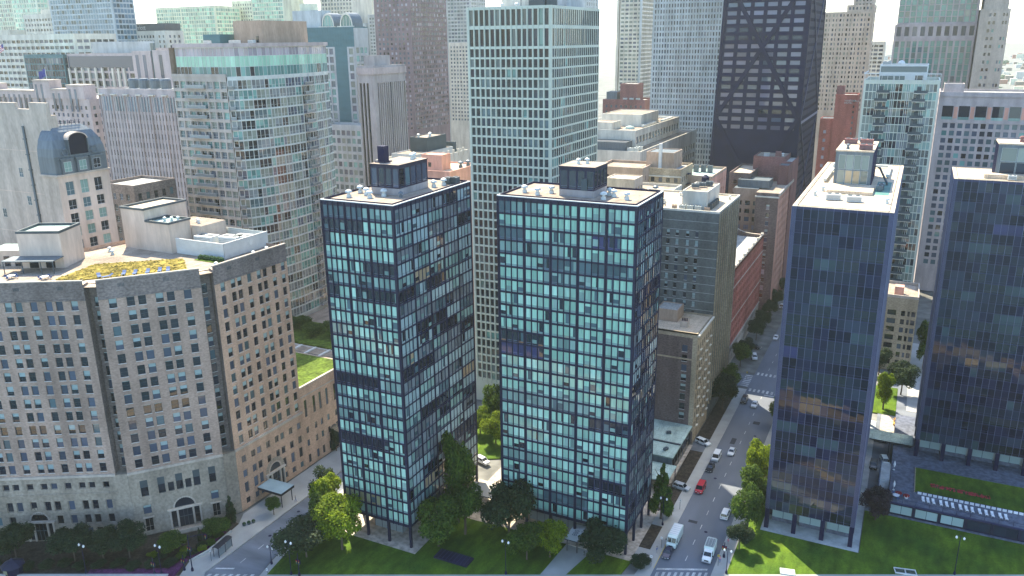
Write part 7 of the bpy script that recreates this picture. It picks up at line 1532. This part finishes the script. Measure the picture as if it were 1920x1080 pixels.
for a in ((-2.38, -2.34, -.7, .7), (-2.3, -.1, .73, .76), (.1, 2.3, .73, .76)): m = MB(); m.box(*a, .3, 2.2, 'pane_grey'); m.build('glass_panel', r, (0, 0, 0))
m = MB(); m.box(-1.8, 1.6, .2, .6, .42, .48, 'dark_panel'); m.box(-1.7, -1.62, .3, .5, 0, .419, 'dark_panel'); m.box(1.4, 1.48, .3, .5, 0, .419, 'dark_panel'); m.build('bench', r, (0, 0, 0))
r = empty('kiosk', (-124.6, -66.4, .12), 'dark domed newspaper kiosk at the lower left corner of the pavement', 'kiosk'); m = MB(); m.lathe([(1.9, 0), (1.9, 2.4)], (0, 0, 0), 'black_steel', 8); m.build('wall', r, (0, 0, 0)); m = MB(); m.lathe([(2.6, 2.41), (2.4, 2.7), (1.4, 3.3), (.4, 3.7), (.08, 4.3)], (0, 0, 0), 'navy_steel', 8); m.build('roof', r, (0, 0, 0))
m = MB(); m.box(-.7, .7, -1.95, -1.88, 1.0, 2.0, 'pane_warm'); m.build('window', r, (0, 0, 0))
for x, y, l in ((-90.6, -29.0, 'first of three round planters on the side street pavement'), (-90.0, -28.0, 'second of three round planters on the side street pavement'), (-89.4, -27.0, 'third of three round planters on the side street pavement')):
    r = empty('planter', (x, y, .12), l, 'planter', 'round planters'); m = MB(); m.lathe([(.35, 0), (.5, .5), (.45, .52)], (0, 0, 0), 'dark_panel', 10); m.build('pot', r, (0, 0, 0)); m = MB(); m.lathe([(.4, .53), (.45, .7), (.2, .95)], (0, 0, 0), 'plant_dark', 8); m.build('plant', r, (0, 0, 0))
def planter_wall(s0, s1, label):
    r = MB(); pts = [lk(s0, .9), lk(s1, .9), lk(s1, .4), lk(s0, .4)]; slab(r, pts, .1, .62, 'kerb_stone', 'kerb_stone'); tag(r.build('planter_wall'), label, 'wall')
planter_wall(-120, -26, 'long low stone planter wall in front of the dark street tree row'); 
m = MB(); slab(m, [(-91.6, -45.8), (-91.2, -46.0), (-90.2, -41), (-91.4, -32.4), (-91.8, -32.5), (-90.7, -41)], .1, .6, 'kerb_stone', 'kerb_stone'); tag(m.build('planter_wall'), 'curved low stone planter wall beside the bus shelter', 'wall')
# flags
def flag(x, y, z, h, label, cols):
    r = empty('flagpole', (x, y, z), label, 'flag'); m = MB(); m.lathe([(.22, 0), (.1, h), (.16, h + .2)], (0, 0, 0), 'white_metal', 6); m.build('pole', r, (0, 0, 0)); f = MB(); n = 7
    for i in range(n):
        for j in range(7):
            a0, a1 = -4.8 * i / n, -4.8 * (i + 1) / n; d = lambda a: .5 * math.sin(a * 1.5); dr = lambda a: -.35 * abs(a) * .9
            mt = cols(i, j); f.poly([(a1, d(a1), h - .4 - j * .5 + dr(a1)), (a0, d(a0), h - .4 - j * .5 + dr(a0)), (a0, d(a0), h - .9 - j * .5 + dr(a0)), (a1, d(a1), h - .9 - j * .5 + dr(a1))], mt)
    f.build('cloth', r, (0, 0, 0))
flag(-334, 108, 91, 15, 'blue flag on a white pole above the rose gabled block', lambda i, j: 'flag_blue')
flag(-432, 153, 91, 27, 'striped red and white flag with a blue corner beside the navy glass block', lambda i, j: 'flag_blue' if i < 3 and j < 4 else ('flag_red' if j % 2 == 0 else 'white_fabric'))

# ------------------------------------------------------------------ people
def person(x, y, label, heading, cloth, legs, stride=.25, z=.12):
    r = empty('person', (x, y, z), label, 'person', None, heading)
    V = [(0, 0, .95), (0, .01, 1.2), (0, 0, 1.42), (0, -.01, 1.52), (0, -.03, 1.66), (0, -.02, 1.76), (-.1, 0, .9), (-.1, -stride * .4, .5), (-.1, -stride * .6, .08), (-.1, -stride * .6 - .17, .05), (.1, 0, .9), (.1, stride * .7, .5), (.1, stride * 1.0, .1), (.1, stride - .12, .05),
         (-.19, 0, 1.4), (-.24, .08, 1.14), (-.23, .02 + stride * .4, .9), (-.23, stride * .4 - .03, .8), (.19, 0, 1.4), (.24, -.05, 1.14), (.23, -.14, .92), (.23, -.2, .84)]
    Ed = [(0, 1), (1, 2), (2, 3), (3, 4), (4, 5), (0, 6), (6, 7), (7, 8), (8, 9), (0, 10), (10, 11), (11, 12), (12, 13), (2, 14), (14, 15), (15, 16), (16, 17), (2, 18), (18, 19), (19, 20), (20, 21)]
    Rr = [.15, .14, .16, .06, .1, .085, .1, .07, .045, .04, .1, .07, .045, .04, .07, .05, .036, .04, .07, .05, .036, .04]
    me = bpy.data.meshes.new('body'); me.from_pydata(V, Ed, []); o = bpy.data.objects.new('body', me); COL.objects.link(o); o.parent = r
    sk = o.modifiers.new('Skin', 'SKIN'); sk.use_smooth_shade = True
    for i, q in enumerate(Rr): v = me.skin_vertices[0].data[i]; v.radius = (q, q * .8); v.use_root = i == 0
    sb = o.modifiers.new('Subsurf', 'SUBSURF'); sb.levels = 1; sb.render_levels = 1
    # colours by height: shoes and trousers, top, skin
    m_, nt, b = ntree(cloth + legs); tc = nd(nt, 'ShaderNodeTexCoord'); sp = nd(nt, 'ShaderNodeSeparateXYZ'); nt.links.new(tc.outputs['Object'], sp.inputs[0])
    mr = nd(nt, 'ShaderNodeMapRange'); mr.inputs[2].default_value = 1.8; mr.inputs[1].default_value = 0
    mr.inputs[1].default_value = 0; mr.inputs[2].default_value = 1.8; nt.links.new(sp.outputs[2], mr.inputs[0])
    rp_ = nd(nt, 'ShaderNodeValToRGB'); rp_.color_ramp.interpolation = 'CONSTANT'; e = rp_.color_ramp.elements
    cl = dict(cloth_pink=(.55, .2, .25), cloth_blue=(.06, .1, .25), cloth_grey=(.25, .25, .27))
    e[0].position = 0; e[0].color = (.02, .02, .02, 1); e[1].position = .06; e[1].color = (*cl[legs], 1); q = e.new(.53); q.color = (*cl[cloth], 1); q = e.new(.83); q.color = (.45, .28, .2, 1)
    nt.links.new(mr.outputs[0], rp_.inputs[0]); nt.links.new(rp_.outputs[0], b.inputs['Base Color']); me.materials.append(m_)
    h = MB(); h.lathe([(.1, 1.66), (.112, 1.74), (.09, 1.82), (.03, 1.86)], (0, 0, 0), 'hair_brown', 8); hm = h.build('hair', r, (0, 0, 0)); hm.location = (0, .0, 0)
person(20.6, 14.4, 'person in a pink top walking beside the rear of the white service truck', rad(170), 'cloth_pink', 'cloth_grey')
person(20.4, 6.6, 'person in pink and blue standing by the nose of the white service truck', rad(20), 'cloth_pink', 'cloth_blue', .1)
person(-86.2, -14.8, 'person in grey walking on the pavement past the dark edged door canopy', rad(0), 'cloth_grey', 'cloth_blue')
person(6.2, 4.0, 'person in dark blue standing at the kerb beside the navy saloon', rad(90), 'cloth_blue', 'cloth_grey', .08)

# ------------------------------------------------------------------ air, sky, sun, camera
hz = MB(); hz.box(-2000, 1500, -420, 2600, -1.5, 304, 'asphalt')
hm = bpy.data.materials.new('haze_air'); hm.use_nodes = True; nt = hm.node_tree; nt.nodes.remove(nt.nodes['Principled BSDF'])
pv_ = nd(nt, 'ShaderNodeVolumePrincipled'); pv_.inputs['Color'].default_value = (.86, .95, .80, 1); pv_.inputs['Density'].default_value = .00009; pv_.inputs['Anisotropy'].default_value = .3
nt.links.new(pv_.outputs[0], nt.nodes['Material Output'].inputs['Volume']); hz.mats = ['haze_air']; MATS['haze_air'] = hm
tag(hz.build('haze'), 'pale green summer haze over the city', 'haze', kind='stuff')
EL, AZ = rad(52), rad(45)      # sun stands south-west: behind the city, to the left
sd_ = Vector((-math.sin(AZ) * math.cos(EL), math.cos(AZ) * math.cos(EL), math.sin(EL)))
ld = bpy.data.lights.new('sun', 'SUN'); ld.energy = 4.3; ld.angle = rad(.5); ld.color = (1.0, .89, .69); lo = bpy.data.objects.new('sun', ld); COL.objects.link(lo); lo.rotation_euler = sd_.to_track_quat('Z', 'Y').to_euler()
w = bpy.data.worlds.new('World'); SC.world = w; w.use_nodes = True; nt = w.node_tree
sky = nd(nt, 'ShaderNodeTexSky'); sky.sky_type = 'NISHITA'; sky.sun_disc = False; sky.sun_elevation = EL; sky.sun_rotation = -AZ; sky.altitude = 100; sky.air_density = 1.0; sky.dust_density = .7; sky.ozone_density = 3.0
nt.links.new(sky.outputs[0], nt.nodes['Background'].inputs[0]); nt.nodes['Background'].inputs[1].default_value = .15
cd = bpy.data.cameras.new('camera'); cd.sensor_width = 36; cd.lens = 36 * 1525.2 / 1920; cd.clip_start = 1; cd.clip_end = 20000
co_ = bpy.data.objects.new('camera', cd); COL.objects.link(co_)
R_ = Matrix(((.89754569, .44076639, -.01169283), (-.11823113, .26613615, .95665717), (.42477422, -.85726107, .29098166))).transposed()
co_.matrix_world = Matrix.Translation(CAM) @ R_.to_4x4(); SC.camera = co_
SC.view_settings.view_transform = 'Standard'; SC.view_settings.look = 'None'; SC.view_settings.exposure = 1.7; SC.view_settings.gamma = 1
SC.cycles.use_denoising = True; SC.cycles.max_bounces = 6; SC.cycles.volume_bounces = 0; SC.cycles.diffuse_bounces = 3; SC.cycles.glossy_bounces = 3
SC.cycles.caustics_reflective = True; SC.cycles.blur_glossy = .3; SC.cycles.sample_clamp_indirect = 10; SC.cycles.caustics_refractive = False
